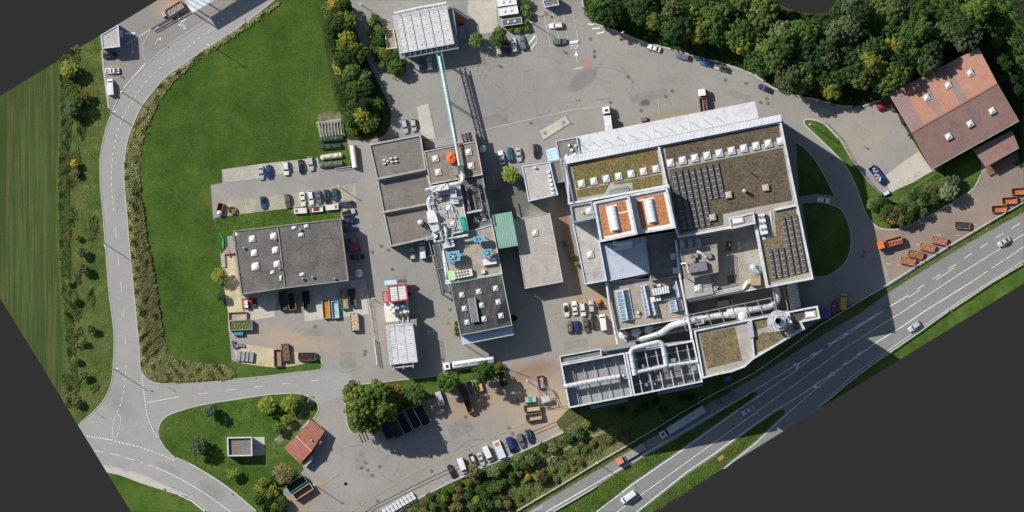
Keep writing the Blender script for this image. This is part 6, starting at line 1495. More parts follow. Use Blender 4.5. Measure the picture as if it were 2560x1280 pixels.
for s in (-.32, .32):
    q = MB().box(-1.6, s, .97, .985, 1.4, .32).box(1.75, s, .98, .995, .9, .32); q.build('stripe', M['black'], None).parent = cp
car('van', 276, 217, 86, 'white', 'white van below the striped coupe in the forecourt bays')

# ---------------------------------------------------------------- lorries and trailers
def cab_mesh(r, x, L=2.1, Wd=2.4, h=2.9, name='cab', mat='coat2'):
    """A flat-nosed cab; nose towards -x."""
    sec = []
    for (u, w, z) in ((0, .9, h - .35), (.12, .98, h - .08), (.5, 1, h), (L - .1, 1, h), (L, .96, h - .1)):
        y = Wd / 2 * w; sec.append([(x + u, -y, .5), (x + u, -y, z - .25), (x + u, -y * .88, z), (x + u, y * .88, z), (x + u, y, z - .25), (x + u, y, .5)])
    c = grid_mesh(sec).build(name, M[mat], r)
    MB().face([(x - .02, -Wd * .42, 1.5), (x - .02, Wd * .42, 1.5), (x + .1, Wd * .40, h - .42), (x + .1, -Wd * .40, h - .42)]).build('windscreen', M['cglass'], c)
    for s in (-1, 1):
        MB().face([(x + .35, s * (Wd / 2 + .01), 1.5), (x + 1.2, s * (Wd / 2 + .01), 1.5), (x + 1.2, s * (Wd / 2 + .01), h - .6), (x + .45, s * (Wd / 2 + .01), h - .6)]).build('side_window', M['cglass'], c)
        MB().box(x + .1, s * (Wd / 2 + .22), 1.5, 2.3, .15, .25).build('mirror', M['plate_dark'], c); MB().box(x + .02, s * Wd * .36, .7, .92, .1, .34).build('headlight', M['lamp'], c)
    return c
def lorry(kind):
    def f():
        r = thing({'tanker': 'tanker_lorry', 'box': 'box_lorry', 'tipper': 'tipper_lorry', 'semi': 'articulated_lorry', 'flat': 'flatbed_lorry', 'open': 'open_lorry'}[kind], 'lorry', 'lorry')
        L = {'tanker': 16.6, 'box': 9.5, 'tipper': 8.2, 'semi': 17.0, 'flat': 10.5, 'open': 7.0}[kind]; x0 = -L / 2; Wd = 2.45
        cab_mesh(r, x0, 2.2, Wd, 3.0)
        if kind in ('tanker', 'semi', 'box'): MB().box(x0 + 1.1, 0, 3.0, 3.25, .7, .9).build('roof_hatch', M['plate_dark'], r)
        MB().box(0, 0, .7, 1.0, L - .6, 1.0).build('chassis', M['plate_dark'], r)
        bx = x0 + 2.9; bl = L - 2.9; cx = bx + bl / 2
        if kind == 'tanker':
            sec = []
            for u, k in ((0, .7), (.15, .92), (.5, 1), (bl - .5, 1), (bl - .15, .9), (bl, .68)):
                sec.append([(bx + u, 1.22 * k * math.cos(a), 2.15 + 1.05 * k * math.sin(a)) for a in [2 * math.pi * j / 18 for j in range(19)]])
            tb_ = grid_mesh(sec).build('tank', M['white'], r, smooth=True)
            for k in range(6): MB().lathe([(.28, 3.15), (.28, 3.32)], 12, bx + 1.2 + k * 2.1, 0).build('filler_cap', M['steel'], tb_)
            MB().box(cx, 0.0, 3.2, 3.24, bl - .8, .5).build('catwalk', M['grid_grey'], tb_)
        elif kind in ('box', 'semi'):
            MB().box(cx, 0, 1.05, 3.75, bl, 2.5).build('box_body', M['white'] if kind == 'box' else mottled('curtain_roof', (.34, .36, .40), (.44, .46, .50), .5, .05, rough=.6), r)
            if kind == 'semi':
                rb = MB()
                for k in range(int(bl / .7)): rb.box(bx + .35 + k * .7, 0, 3.75, 3.8, .1, 2.46)
                rb.build('roof_bow', M['steel'], r)
            else: MB().ring([(bx, -1.27), (bx + bl, -1.27), (bx + bl, 1.27), (bx, 1.27)], .06, 3.6, 3.8).build('edge_rail', M['steel'], r)
        elif kind in ('tipper', 'open'):
            tub = MB().ring([(bx, -1.22), (bx + bl, -1.22), (bx + bl, 1.22), (bx, 1.22)], .12, 1.1, 2.4).box(cx, 0, 1.0, 1.15, bl - .1, 2.3); tub.build('skip_body', M['coat'], r)
            n = 8; g = MB(); Z = [[1.75 + .25 * random.random() - .25 * abs(j - 2) / 2 for j in range(5)] for i in range(n + 1)]
            for i in range(n):
                for j in range(4):
                    X = lambda a: bx + .15 + (bl - .3) * a / n; Y = lambda b: -1.08 + 2.16 * b / 4
                    g.face([(X(i), Y(j), Z[i][j]), (X(i + 1), Y(j), Z[i + 1][j]), (X(i + 1), Y(j + 1), Z[i + 1][j + 1]), (X(i), Y(j + 1), Z[i][j + 1])])
            g.build('load', M['load'], r)
            MB().bar((bx, 0, 1.9), (bx + bl, 0, 2.5), .08, .08).build('hoop', M['grid_grey'], r)
        else:
            MB().box(cx, 0, 1.0, 1.3, bl, 2.5).build('flatbed', M['coat'], r); MB().box(bx + .06, 0, 1.3, 2.3, .12, 2.5).build('headboard', M['steel'], r)
        for x in ([x0 + .9, x0 + 3.2] + [L / 2 - 1.0 - 1.3 * k for k in range(3 if L > 12 else 2 if L > 9 else 1)]):
            for s in (-1, 1): wheel(r, x, s * 1.02, .5, .32)
        for s in (-1, 1): MB().box(L / 2 - .02, s * .95, .8, 1.0, .08, .3).build('tail_light', M['taillamp'], r)
        return r
    return f
LR = {k: Proto(lorry(k)) for k in ('tanker', 'box', 'tipper', 'semi', 'flat', 'open')}
WHT = C(.72, .73, .73)
LR['tanker'].put(1172, 908, -8, 'white tanker lorry with six filler caps beside the tree island', None, {'cab': WHT, '*': WHT})
LR['box'].put(1519, 303, 83, 'white box lorry with its rear under the loading canopy', None, {'*': WHT})
LR['tipper'].put(1758, 254, 83, 'white and red tipper lorry with half-empty bed by the loading canopy', None, {'cab': WHT, 'skip_body': C(.42, .09, .05), 'load': C(.12, .115, .11)})
LR['tipper'].put(2225, 607, -16, 'orange skip lorry loaded with brown earth on the reddish yard', None, {'cab': C(.68, .16, .03), 'skip_body': C(.55, .12, .03), 'load': C(.33, .15, .09)})
LR['open'].put(1154, 69, 83, 'red lorry with a pale open bed beside the six-column silos', None, {'cab': C(.50, .06, .03), 'skip_body': C(.5, .51, .52), 'load': C(.4, .4, .41)}, (1.0, 0.85, 0.8))
LR['semi'].put(1706, 1056, -32, 'long articulated lorry with ribbed grey trailer in the shade on the highway slip lane', None, {'cab': C(.5, .5, .49), '*': WHT})
LR['flat'].put(1577, 1136, -31, 'flatbed lorry with orange cab on the slip lane, partly sunlit', None, {'cab': C(.62, .22, .10), 'flatbed': C(.32, .32, .31)}, (1, 0.95, .8))
def loader():
    r = thing('mini_loader', 'small orange mini loader at the right end of the upper row of the small lot', 'loader')
    grid_mesh([[(x, -w, .5), (x, -w, h), (x, w, h), (x, w, .5)] for x, w, h in ((-1.5, .5, .9), (-1.2, .62, 1.1), (-.2, .65, 1.2), (0.1, .6, 1.0), (.9, .5, .8))]).build('body', M['tarp_orange'], r)
    MB().box(.1, 0, 1.2, 2.1, .9, 1.1, 0, .85).build('cab', M['cglass'], r); MB().box(1.5, 0, .1, .6, .5, 1.3).bar((.4, .5, .8), (1.4, .5, .4), .1, .1).bar((.4, -.5, .8), (1.4, -.5, .4), .1, .1).build('bucket', M['plate_dark'], r)
    for x in (-.9, .7):
        for s in (-1, 1): wheel(r, x, s * .62, .36)
    return r
Proto(loader).put(1498, 760, 78)

def flat_trailer(L, Wd, kind):
    def f():
        r = thing('flat_trailer' if kind == 'flat' else 'open_trailer', 'trailer', 'trailer')
        MB().box(0, 0, .6, .75, L, Wd).build('bed', M['coat2'], r)
        if kind == 'open': MB().ring([(-L / 2, -Wd / 2), (L / 2, -Wd / 2), (L / 2, Wd / 2), (-L / 2, Wd / 2)], .07, .75, 1.25).build('side_board', M['coat2'], r); MB().box(0, 0, .76, .8, L * .45, Wd * .7).build('load', M['load'], r)
        else: MB().box(0, 0, .75, 1.3, L, Wd, 0, .97).build('cover', M['coat2'], r); MB().box(-L * .3, 0, 1.3, 1.32, L * .2, Wd * .6).build('load', M['load'], r)
        MB().bar((-L / 2, .4, .6), (-L / 2 - 1.1, 0, .55), .08, .08).bar((-L / 2, -.4, .6), (-L / 2 - 1.1, 0, .55), .08, .08).build('drawbar', M['grid_grey'], r)
        for s in (-1, 1): wheel(r, L * .1, s * Wd * .46, .3)
        return r
    return f
TF = Proto(flat_trailer(4.2, 1.8, 'flat')); TO = Proto(flat_trailer(4.2, 1.8, 'open')); TB = Proto(flat_trailer(6.2, 2.4, 'flat'))
TF.put(751, 527, -4, 'white covered trailer with a rust patch on the grass strip, leftmost of three', 'trailers on the grass strip', {'*': C(.62, .61, .58), 'load': C(.28, .1, .06)})
TO.put(791, 523, -5, 'open white trailer with a rusty load on the grass strip', 'trailers on the grass strip', {'*': C(.58, .57, .53), 'load': C(.13, .05, .03)})
TF.put(830, 518, 175, 'white covered trailer with rust patch nearest the column of cars east of the depot', 'trailers on the grass strip', {'*': C(.62, .61, .6), 'load': C(.34, .13, .07)})
TO.put(1181, 1147, 68, 'small brown trailer with a white box, between the white van and the silver saloon', None, {'*': C(.14, .08, .06), 'load': C(.6, .6, .58)}, (.8, .85, 1))
TB.put(1248, 1124, 67, 'long white flat trailer with orange rust streaks in the slanted row', None, {'*': C(.55, .62, .66), 'load': C(.42, .2, .06)})

# ---------------------------------------------------------------- skips and containers
def skip_builder(L, Wd, h, loadh):
    def f():
        r = thing('skip', 'skip', 'skip container')
        o = [(-L / 2, -Wd / 2), (L / 2, -Wd / 2), (L / 2, Wd / 2), (-L / 2, Wd / 2)]
        w = MB().ring(o, .1, .25, h).box(0, 0, .2, .3, L - .1, Wd - .1)
        for k in range(int(L / .9) + 1):
            x = -L / 2 + .1 + k * (L - .2) / int(L / .9)
            for s in (-1, 1): w.box(x, s * (Wd / 2 + .05), .3, h - .1, .1, .1)
        w.build('container_wall', M['coat'], r)
        MB().ring([(x * 1.01, y * 1.03) for x, y in o], .16, h, h + .08).build('rim', M['coat'], r)
        if loadh > 0:
            rn = np.random.default_rng(int(L * 10 + loadh * 7)); n, m = int(L / .45), int(Wd / .45)
            Z = h * loadh + (.28 if loadh > .5 else .06) * rn.random((n + 1, m + 1)); g = MB()
            X = lambda i: -L / 2 + .12 + (L - .24) * i / n; Y = lambda j: -Wd / 2 + .12 + (Wd - .24) * j / m
            for i in range(n):
                for j in range(m): g.face([(X(i), Y(j), Z[i, j]), (X(i + 1), Y(j), Z[i + 1, j]), (X(i + 1), Y(j + 1), Z[i + 1, j + 1]), (X(i), Y(j + 1), Z[i, j + 1])])
            g.build('load', M['load'], r)
        MB().tube((-L / 2 - .15, -.3, .5), (-L / 2 - .15, .3, .5), .06).build('hook_bar', M['grid_grey'], r)
        for s in (-1, 1): MB().tube((L / 2 - .4, s * .7, .16), (L / 2 - .4, s * .95, .16), .16, 10).build('roller', M['grid_grey'], r)
        return r
    return f
SK = {}
def skip(x, y, l, w, ang, h, lh, col, load, label, grp=None, rim=None):
    key = (l, w, h, lh)
    if 'green-rimmed' in label: rim, col = col, (.04, .05, .045)
    if 'beside the big tree' in label and 'covered' not in label: rim, col = (.42, .42, .40), (.05, .045, .04)
    if key not in SK: SK[key] = Proto(skip_builder(l * S, w * S, h, lh))
    return SK[key].put(x, y, ang, label, grp, {'*': C(*col), 'rim': C(*(rim or col)), 'load': C(*load)})
OR_ = (.42, .15, .07); ER = (.33, .155, .10)
ge = 'orange skips on the reddish yard'
skip(2349, 602, 38, 17, 12, 1.1, .85, OR_, ER, 'orange skip full of smooth brown earth, upper right of four', ge)
skip(2319, 619, 38, 17, 14, 1.1, .85, OR_, ER, 'orange skip full of smooth brown earth, second from the upper right of four', ge)
skip(2289, 636, 38, 17, 14, 1.1, .7, OR_, (.30, .13, .08), 'orange skip with lumpy brown earth, third of four by the guard rail', ge)
skip(2270, 653, 38, 17, 12, 1.1, .85, OR_, ER, 'orange skip full of smooth brown earth, lowest of four by the guard rail', ge)
skip(2406, 563, 38, 17, 5, 1.1, .7, (.45, .2, .1), (.05, .055, .06), 'orange skip with two dark grey heaps, alone on the reddish yard', ge)
skip(2498, 522, 38, 17, -3, 1.1, .1, OR_, (.32, .18, .12), 'empty orange skip closest to the guard rail in the far east yard', ge)
skip(2524, 501, 38, 17, -4, 1.1, .1, OR_, (.34, .2, .13), 'empty orange skip in the middle of the far east trio', ge)
skip(2548, 478, 38, 17, -3, 1.1, .1, OR_, (.34, .35, .36), 'orange-rimmed skip with grey inside at the eastern map edge', ge)
sk_ = skip(2192, 435, 46, 18, 52, 1.6, .55, (.02, .08, .42), (.03, .07, .22), 'blue skip full of pale rubble beside the fenced concrete yard', None, (.04, .12, .36))
rb = MB(); rn = np.random.default_rng(4)
for k in range(26): rb.mi = int(rn.random() * 3); rb.box(rn.uniform(-2, 2.2), rn.uniform(-.8, .8), .9, 1.3 + rn.random() * .5, .3 + rn.random() * .7, .2 + rn.random() * .5, rn.random() * 3)
rb.build('rubble_piece', [plain('pale_rubble', (.6, .58, .54), .8), plain('yellowish_rubble', (.55, .42, .15), .8), plain('blue_rubble', (.02, .1, .5), .6)], sk_)
sk2 = [(594, 790, 45, 20, -3, 1.1, .1, (.40, .33, .26), (.40, .30, .20), 'beige empty skip with damp spots, above the skip of green waste'),
 (602, 813, 56, 24, -3, 2.0, .8, (.42, .43, .40), (.115, .14, .05), 'large pale-rimmed skip full of green waste at the meadow edge'),
 (707, 753, 45, 18, 83, 1.6, .5, (.07, .10, .07), (.08, .075, .06), 'dark green skip in the depot shade, leftmost of the row below the wall'),
 (729, 753, 43, 18, 82, 1.6, .2, (.35, .24, .10), (.05, .04, .035), 'dark skip with yellowish end below the depot wall'),
 (766, 750, 45, 19, 83, 1.6, .3, (.10, .12, .09), (.045, .045, .042), 'grey-green skip alone in the depot shade with a sunlit end'),
 (815, 772, 47, 18, 85, 1.3, .5, (.5, .5, .48), (.48, .20, .02), 'white skip with bright orange rusty floor below the depot'),
 (838, 774, 43, 17, 85, 1.3, .5, (.36, .56, .62), (.33, .47, .50), 'pale blue skip next to the one with the orange floor'),
 (860, 748, 48, 18, 84, 1.4, .6, (.04, .32, .36), (.40, .25, .13), 'turquoise skip with a rusty beige floor below the depot'),
 (881, 743, 44, 17, 83, 1.6, .1, (.13, .11, .09), (.19, .09, .04), 'dark skip with rusty floor nearest the concrete apron edge'),
 (887, 805, 43, 20, 86, 1.7, .9, (.09, .16, .14), (.46, .35, .24), 'green skip with pale boarded load standing apart on the gravel edge'),
 (694, 895, 42, 18, 88, 1.3, .4, (.15, .13, .11), (.30, .21, .14), 'dark skip half full of rubble on the sandy yard, left of the wood-chip skip'),
 (714, 881, 43, 18, 84, 1.5, .85, (.14, .07, .04), (.16, .11, .07), 'rusty skip piled with wood chips on the sandy yard'),
 (767, 891, 43, 19, 0, 1.5, .75, (.07, .19, .17), (.065, .032, .022), 'teal skip filled with dark soil near the road bend'),
 (1056, 1038, 54, 24, 62, 2.4, .1, (.40, .40, .38), (.09, .06, .045), 'open bin with pale rim, rightmost of the row beside the big tree'),
 (1033, 1045, 54, 22, 62, 2.4, .1, (.24, .25, .24), (.06, .045, .035), 'open bin second from the right beside the big tree'),
 (1010, 1058, 54, 22, 62, 2.4, .1, (.40, .42, .41), (.055, .045, .04), 'open bin third from the right beside the big tree, with a pale narrow rim'),
 (987, 1068, 54, 22, 62, 2.4, .9, (.14, .17, .15), (.05, .055, .05), 'covered dark bin fourth from the right beside the big tree'),
 (966, 1073, 50, 22, 62, 2.4, .9, (.10, .12, .12), (.03, .035, .06), 'dark bin tucked under the crown of the big tree'),
 (1157, 977, 36, 17, 68, 1.6, .15, (.16, .09, .07), (.11, .055, .04), 'rusty skip half under the leafy tree, left of the pale grey skip'),
 (1171, 1014, 36, 16, 69, 1.9, .15, (.34, .23, .10), (.15, .075, .05), 'rusty skip standing out from the row, lit at one end'),
 (1177, 971, 36, 16, 72, 1.6, .3, (.45, .44, .41), (.20, .19, .17), 'pale grey skip right of the rusty one under the leafy tree'),
 (1198, 965, 27, 14, 74, 1.3, .3, (.45, .36, .08), (.46, .33, .18), 'small yellow skip with sandy load'),
 (1256, 947, 38, 18, 76, 1.8, .3, (.20, .13, .10), (.10, .08, .065), 'brown skip in dappled shade at the right end of the tree island'),
 (1330, 1020, 40, 17, -6, 1.7, .5, (.16, .15, .11), (.46, .37, .25), 'skip with pale sandy load, the upper of two by the scaffold yard'),
 (1334, 1042, 40, 17, -9, 1.7, .3, (.33, .27, .19), (.40, .31, .21), 'tan skip, the lower of two by the scaffold yard'),
 (741, 1210, 52, 20, -33, 2.2, .1, (.10, .34, .26), (.07, .045, .035), 'green-rimmed open bin below the red-roofed house'),
 (757, 1229, 52, 18, -33, 2.2, .3, (.50, .50, .48), (.16, .07, .03), 'white-rimmed rusty bin below the red-roofed house'),
 (1352, 955, 32, 15, 80, 1.2, .5, (.45, .04, .06), (.32, .30, .29), 'small red skip with rubble in the scaffold yard'),
 (549, 522, 30, 14, 104, 1.6, .2, (.38, .16, .08), (.14, .07, .05), 'orange-brown skip at the left end of the block-paved row')]
for a in sk2: skip(*a, 'skips and open bins around the works')
skip(436, 22, 46, 20, -32, 1.8, .7, (.46, .22, .06), (.24, .24, .25), 'orange skip full of scrap metal by the forecourt gate', 'skips and open bins around the works')

def crate(name, label, cat, x, y, lx, ly, ang, h, mat, bands_=4, extra=None):
    r = thing(name, label, cat, (0, 0, 0)); l, w = lx * S, ly * S
    MB().box(0, 0, .12, h, l, w).build('body', mat if not isinstance(mat, str) else M[mat], r)
    rb = MB()
    for k in range(bands_ + 1): rb.box(-l / 2 + l * k / bands_, 0, .1, h + .05, .08, w + .06)
    rb.build('rib', M['grid_grey'], r)
    for s in (-1, 1): MB().box(0, s * w * .4, 0, .12, l, .15).build('skid', M['plate_dark'], r)
    if extra: extra(r, l, w, h)
    return dup(r, W(x, y), R(-ang), first=True)
pt = lambda n, c: plain(n, c, .5)
crate('blue_box', 'turquoise lidded box beneath the skip of green waste', 'box', 596, 834, 21, 8, -2, 1.3, pt('turquoise_box', (.02, .28, .38)), 3)
crate('flat_container', 'white and grey slatted container beneath the tree island shade', 'container', 1099, 997, 37, 15, 72, 1.8, pt('grey_white_sheet', (.50, .51, .50)), 6)
crate('equipment_container', 'grey lidded container with a green middle in the orange-stained yard', 'container', 1326, 999, 28, 14, -5, 1.8, pt('grey_lid', (.40, .40, .38)), 3, lambda r, l, w, h: MB().box(0, 0, h, h + .07, l * .34, w).build('green_panel', M['tarp_green'], r))
crate('blue_container', 'plain blue container in the shaded corner beside the dark red car', 'container', 2063, 783, 26, 14, 55, 1.8, pt('strong_blue', (.02, .09, .34)), 3)
crate('blue_container', 'small blue container squeezed between the south block and the guard rail', 'container', 1820, 947, 20, 11, -18, 1.8, pt('dull_blue', (.05, .15, .36)), 3)
crate('white_cabinet', 'white cabinet on the grass corner of the fenced concrete yard', 'cabinet', 2216, 483, 14, 8, -30, 1.1, 'white', 2)
crate('grey_cabinet', 'grey box at the corner of the orange scrap skip', 'cabinet', 409, 36, 9, 12, -28, 1.3, pt('pale_grey_box', (.38, .42, .45)), 2)
crate('pallet_stack', 'two brown pallets side by side in front of the loading canopy', 'pallets', 1610, 298, 14, 9, -6, 1.0, pt('pallet_wood', (.22, .15, .09)), 8)
for k in range(3): crate('tank_container', ('topmost white tank container with two hatches at the northern edge', 'middle white tank container of the northern trio', 'dark-topped tank container with two round domes, lowest of the northern trio')[k], 'tank container', (1266, 1270, 1280)[k], (4, 27, 54)[k], 50, (20, 20, 17)[k], (-8, -9, -8)[k], 2.6, 'white' if k < 2 else pt('container_top', (.12, .12, .13)), 1,
    lambda r, l, w, h: [MB().lathe([(.42, h), (.42, h + .15), (.1, h + .3)], 14, s, 0).build('hatch', M['steel'], r) for s in (-1.1, 1.0)] + [MB().ring([(-l / 2, -w / 2), (l / 2, -w / 2), (l / 2, w / 2), (-l / 2, w / 2)], .14, h, h + .1).build('frame', M['white'], r)])
r = thing('machine_platform', 'rusty platform with white cabinets and a red machine beside the depot', 'platform'); 
MB().box(0, 0, .2, .45, 4.9, 3.4).build('platform', pt('rusty_plate', (.22, .09, .05)), r); MB().box(-1.2, .3, .45, 1.9, 1.1, 1.3).box(-1.15, -.9, .45, 1.7, 1.2, 1.1).build('cabinet', M['white'], r); MB().box(.4, .7, .45, 1.5, 1.0, .9).box(.5, .1, .5, 1.0, .5, 1.0).build('machine', M['red_paint'], r); MB().box(1.3, -.3, .45, .7, 1.6, 2.2).build('tray', M['plate_dark'], r)
dup(r, W(624, 758), R(3), first=True)
r = thing('pipe_stack', 'stacks of grey tubes in frames on the sandy yard', 'pipe stack')
tb = MB(); rn = random.Random(3)
for g0, n_ in ((-2.7, 6), (-1.1, 5), (0.3, 4), (1.5, 6)):
    for i in range(n_):
        for j in range(3): tb.tube((g0 + i * .21, -1.6, .35 + j * .3), (g0 + i * .21, 1.6, .35 + j * .3), .1, 6)
tb.build('tube', pt('grey_tube', (.36, .37, .39)), r); MB().box(0, 1.2, 0, .25, 6, .15).box(0, -1.2, 0, .25, 6, .15).build('bearer', M['plate_dark'], r)
dup(r, W(613, 891), R(-5), first=True)
IBC = []
def ibc():
    r = thing('liquid_container', 'white caged liquid container', 'liquid container')
    MB().box(0, 0, .15, 1.15, 1.0, 1.15, 0, .94).build('tank', M['white'], r); MB().lathe([(.14, 1.15), (.14, 1.22)], 8).build('cap', M['grid_grey'], r)
    q = MB()
    for k in range(4):
        for s in (-1, 1): q.bar((-.52 + .347 * k, s * .6, .1), (-.52 + .347 * k, s * .6, 1.1), .03, .03)
    q.ring([(-.55, -.62), (.55, -.62), (.55, .62), (-.55, .62)], .04, 1.08, 1.14).build('cage', M['steel'], r); MB().box(0, 0, 0, .14, 1.1, 1.2).build('pallet', M['plate_dark'], r)
    return r
IP = Proto(ibc)
for k in range(9):
    for j in range(2):
        if k == 8 and j == 1: continue
        IP.put(1029 - 8.7 * k + 5.5 * j, 1236 + 5.1 * k + 8.5 * j, -31, 'white caged liquid container in the double row by the sunken rails', 'white liquid containers in the double row', scale=(1.05, 1.02, 1))
def tarp_roll(label, x, y, l, w, ang, mat, h=1.5):
    r = thing('covered_load', label, 'covered load'); rn = np.random.default_rng(int(x + y)); sec = []
    for i in range(15):
        u = -l / 2 + l * i / 14; k = (0.55 if i in (0, 14) else .92 + .12 * rn.random()); sec.append([(u * S, w / 2 * S * k * math.cos(a), .1 + h * k * max(0, math.sin(a)) * (.9 + .2 * rn.random())) for a in [math.pi * j / 8 for j in range(9)]])
    grid_mesh(sec).build('tarpaulin', mat, r); MB().box(0, 0, 0, .12, l * S * .9, w * S * .8).build('pallet_base', M['plate_dark'], r)
    return dup(r, W(x, y), R(-ang), first=True)
gt = plain('dark_green_tarpaulin', (.030, .055, .035), .55, var=.3, s=1.5)
tarp_roll('dark green tarpaulin roll nearest the steel frame rack', 831, 347, 60, 17, -5, gt); tarp_roll('dark green tarpaulin roll second below the steel frame rack', 829, 366, 54, 15, -4, gt)
tarp_roll('cream tarpaulin roll with an orange end beside the meadow', 829, 391, 56, 15, -8, plain('cream_tarpaulin', (.50, .47, .38), .6, var=.2)); tarp_roll('net-covered grey green bundle above the silver estate', 829, 411, 60, 17, -5, plain('grey_green_net', (.09, .12, .085), .8, var=.3))
r = thing('steel_frame_rack', 'open steel frame rack on bare ground above the green tarpaulin rolls', 'rack'); q = MB()
for k in range(8): a = lerp((796, 306), (850, 299), k / 7); q.bar(W(*a, 1.4), W(a[0] + 5, a[1] + 38, 1.4), .18, .18)
q.bar(W(790, 307, 1.5), W(852, 298, 1.5), .25, .2); q.build('beam', M['steel'], r)
for a in ((796, 307), (850, 300), (802, 343), (856, 337)): MB().bar(W(*a, 0), W(*a, 1.4), .15, .15).build('post', M['steel'], r)
r = thing('tank_trailer', 'long slim white tank trailer standing left of the stepped roofs', 'trailer')
MB().tube((-3.6, 0, 1.5), (3.6, 0, 1.5), .85, 18).build('tank', M['white'], r, smooth=False); MB().box(0, 0, .6, .9, 8, 1.2).build('chassis', M['grid_grey'], r)
for x in (1.4, 2.7):
    for s in (-1, 1): wheel(r, x, s * .7, .45)
dup(r, W(884, 391), R(-83), first=True)
r = thing('concrete_mixer_drum', 'round yellow ring drum on the block paving beside the orange-brown skip', 'drum'); MB().ring([(1.25 * math.cos(a), 1.25 * math.sin(a)) for a in [2 * math.pi * k / 24 for k in range(24)]], .18, .1, 1.2).build('ring', pt('ochre', (.38, .2, .05)), r); MB().bar((-1.2, 0, 1), (1.2, 0, 1), .12, .1).bar((0, -1.2, 1), (0, 1.2, 1), .12, .1).build('spoke', M['grid_grey'], r); MB().box(0, 0, .1, .3, 1.8, 1.8, .8).build('floor', pt('tan_floor', (.25, .18, .1)), r)
dup(r, W(580, 525), 0, first=True)
r = thing('white_hopper', 'small white conical hopper behind the yellow ring drum', 'hopper'); MB().lathe([(.3, .2), (.9, 1.2), (.95, 1.5), (.3, 2.1), (.2, 2.3)], 18).build('cone', M['duct'], r); MB().box(0, 0, 0, .2, 1.6, 1.6).build('base_frame', M['grid_grey'], r)
dup(r, W(548, 533), 0, first=True)
r = thing('green_pipes', 'bright green plastic pipes leaning by the depot west wall', 'pipes'); MB().tube(W(548, 581, .3), W(559, 600, .3), .14, 8).tube(W(558, 601, .3), W(558, 621, .3), .24, 8).build('pipe', M['tarp_green'], r)
r = thing('orange_plough', 'orange snow plough blade on the pale slab by the lean-to', 'plough'); grid_mesh([[(x, -.1, .1), (x, .15, .4), (x, .1, .8), (x, -.05, 1.0)] for x in (-1.6, -.5, .6, 1.7)]).build('blade', M['tarp_orange'], r); MB().bar((0, .1, .4), (0.1, -1.2, .4), .5, .2).build('hitch', M['red_paint'], r)
dup(r, W(574, 634), R(4), first=True)
r = thing('barrier_stack', 'row of pale grey barrier blocks at the meadow edge by the depot', 'blocks')
for k in range(6): p = W(556.5 + k * .4, 637 + k * 5.6); MB().box(p.x, p.y, 0, .7, 1.3, .62, R(-3)).build('block', M['curb'], r)
r = thing('scaffold_stand', 'grey scaffold platform with ladder beside the small red skip', 'scaffold'); q = MB()
for a, b in (((1342, 945), (1350, 1010)), ((1350, 1010), (1378, 1004)), ((1366, 970), (1378, 1004)), ((1345, 985), (1370, 982)), ((1358, 962), (1374, 980)), ((1368, 965), (1382, 1000))): q.bar(W(*a, 2.6), W(*b, 2.6), .15, .15)
for k in range(8): a, b = lerp((1358, 962), (1374, 984), k / 7), lerp((1364, 959), (1380, 980), k / 7); q.bar(W(*a, 2.6), W(*b, 2.6), .08, .08)
q.build('frame', M['grid_grey'], r); MB().prism(PP([(1352, 992), (1372, 988), (1376, 1002), (1355, 1008)]), 2.0, 2.15).build('grating', M['steel'], r); MB().prism(PP([(1354, 1002), (1362, 1000), (1364, 1008), (1356, 1010)]), 0, 1.8).build('box', M['white'], r)
for a in ((1343, 946), (1350, 1008), (1377, 1003), (1367, 968)): MB().bar(W(*a, 0), W(*a, 2.6), .12, .12).build('post', M['grid_grey'], r)
r = thing('railway_stub', 'short abandoned railway track end with sleepers near the hall corner', 'track')
q = MB(); q.bar(W(1392, 1062, .25), W(1440, 1035, .25), .12, .16).bar(W(1399, 1068, .25), W(1448, 1040, .25), .12, .16); q.build('rail', plain('old_rail', (.15, .09, .06), .8), r); q = MB()
for k in range(12): a = lerp((1397, 1066), (1441, 1039), k / 11); q.box(W(*a).x, W(*a).y, .07, .18, .3, 1.9, R(30))
q.build('sleeper', plain('sleeper_wood', (.16, .12, .09), .9), r)
r = thing('orange_sign_board', 'small orange-brown board lying on the grass beside the slip lane', 'board'); MB().box(0, 0, .12, .22, 2.1, 1.3).build('board', pt('rust_board', (.40, .18, .10)), r); MB().box(0, 0, 0, .12, 1.8, .2).build('bearer', M['plate_dark'], r)
dup(r, W(1802, 1145), R(36), first=True)
r = thing('green_manure_pit', 'red-rimmed blue hand cart with small grey machines on the sandy yard', 'cart'); MB().box(0, 0, .3, .9, .7, 2.4).build('body', pt('cart_blue', (.04, .1, .3)), r); MB().ring([(-.4, -1.25), (.4, -1.25), (.4, 1.25), (-.4, 1.25)], .08, .9, 1.0).build('rim', M['red_paint'], r)
r.name = 'hand_cart'; dup(r, W(584, 861), R(12), first=True)
r = thing('machine_parts', 'dark grey machine parts on a pallet beside the tube stacks', 'machine parts'); MB().box(0, 0, .1, .8, .9, 1.1).box(1.1, .1, .1, .7, .9, .8).box(2.2, 0, .1, .6, .7, .9).build('part_block', M['grid_grey'], r); MB().box(1, 0, 0, .1, 3.4, 1.2).build('pallet', M['plate_dark'], r)
dup(r, W(592, 865), 0, first=True)
# guard against a leftover: timber gate frames near the tree island
r = thing('timber_trestles', 'three pale timber trestles below the big tree', 'trestles')
for k in range(3): MB().bar(W(894 + k * 7, 1083 - k * 4, .5), W(903 + k * 7, 1105 - k * 4, .5), .18, .3).build('beam', pt('raw_timber', (.42, .30, .17)), r)
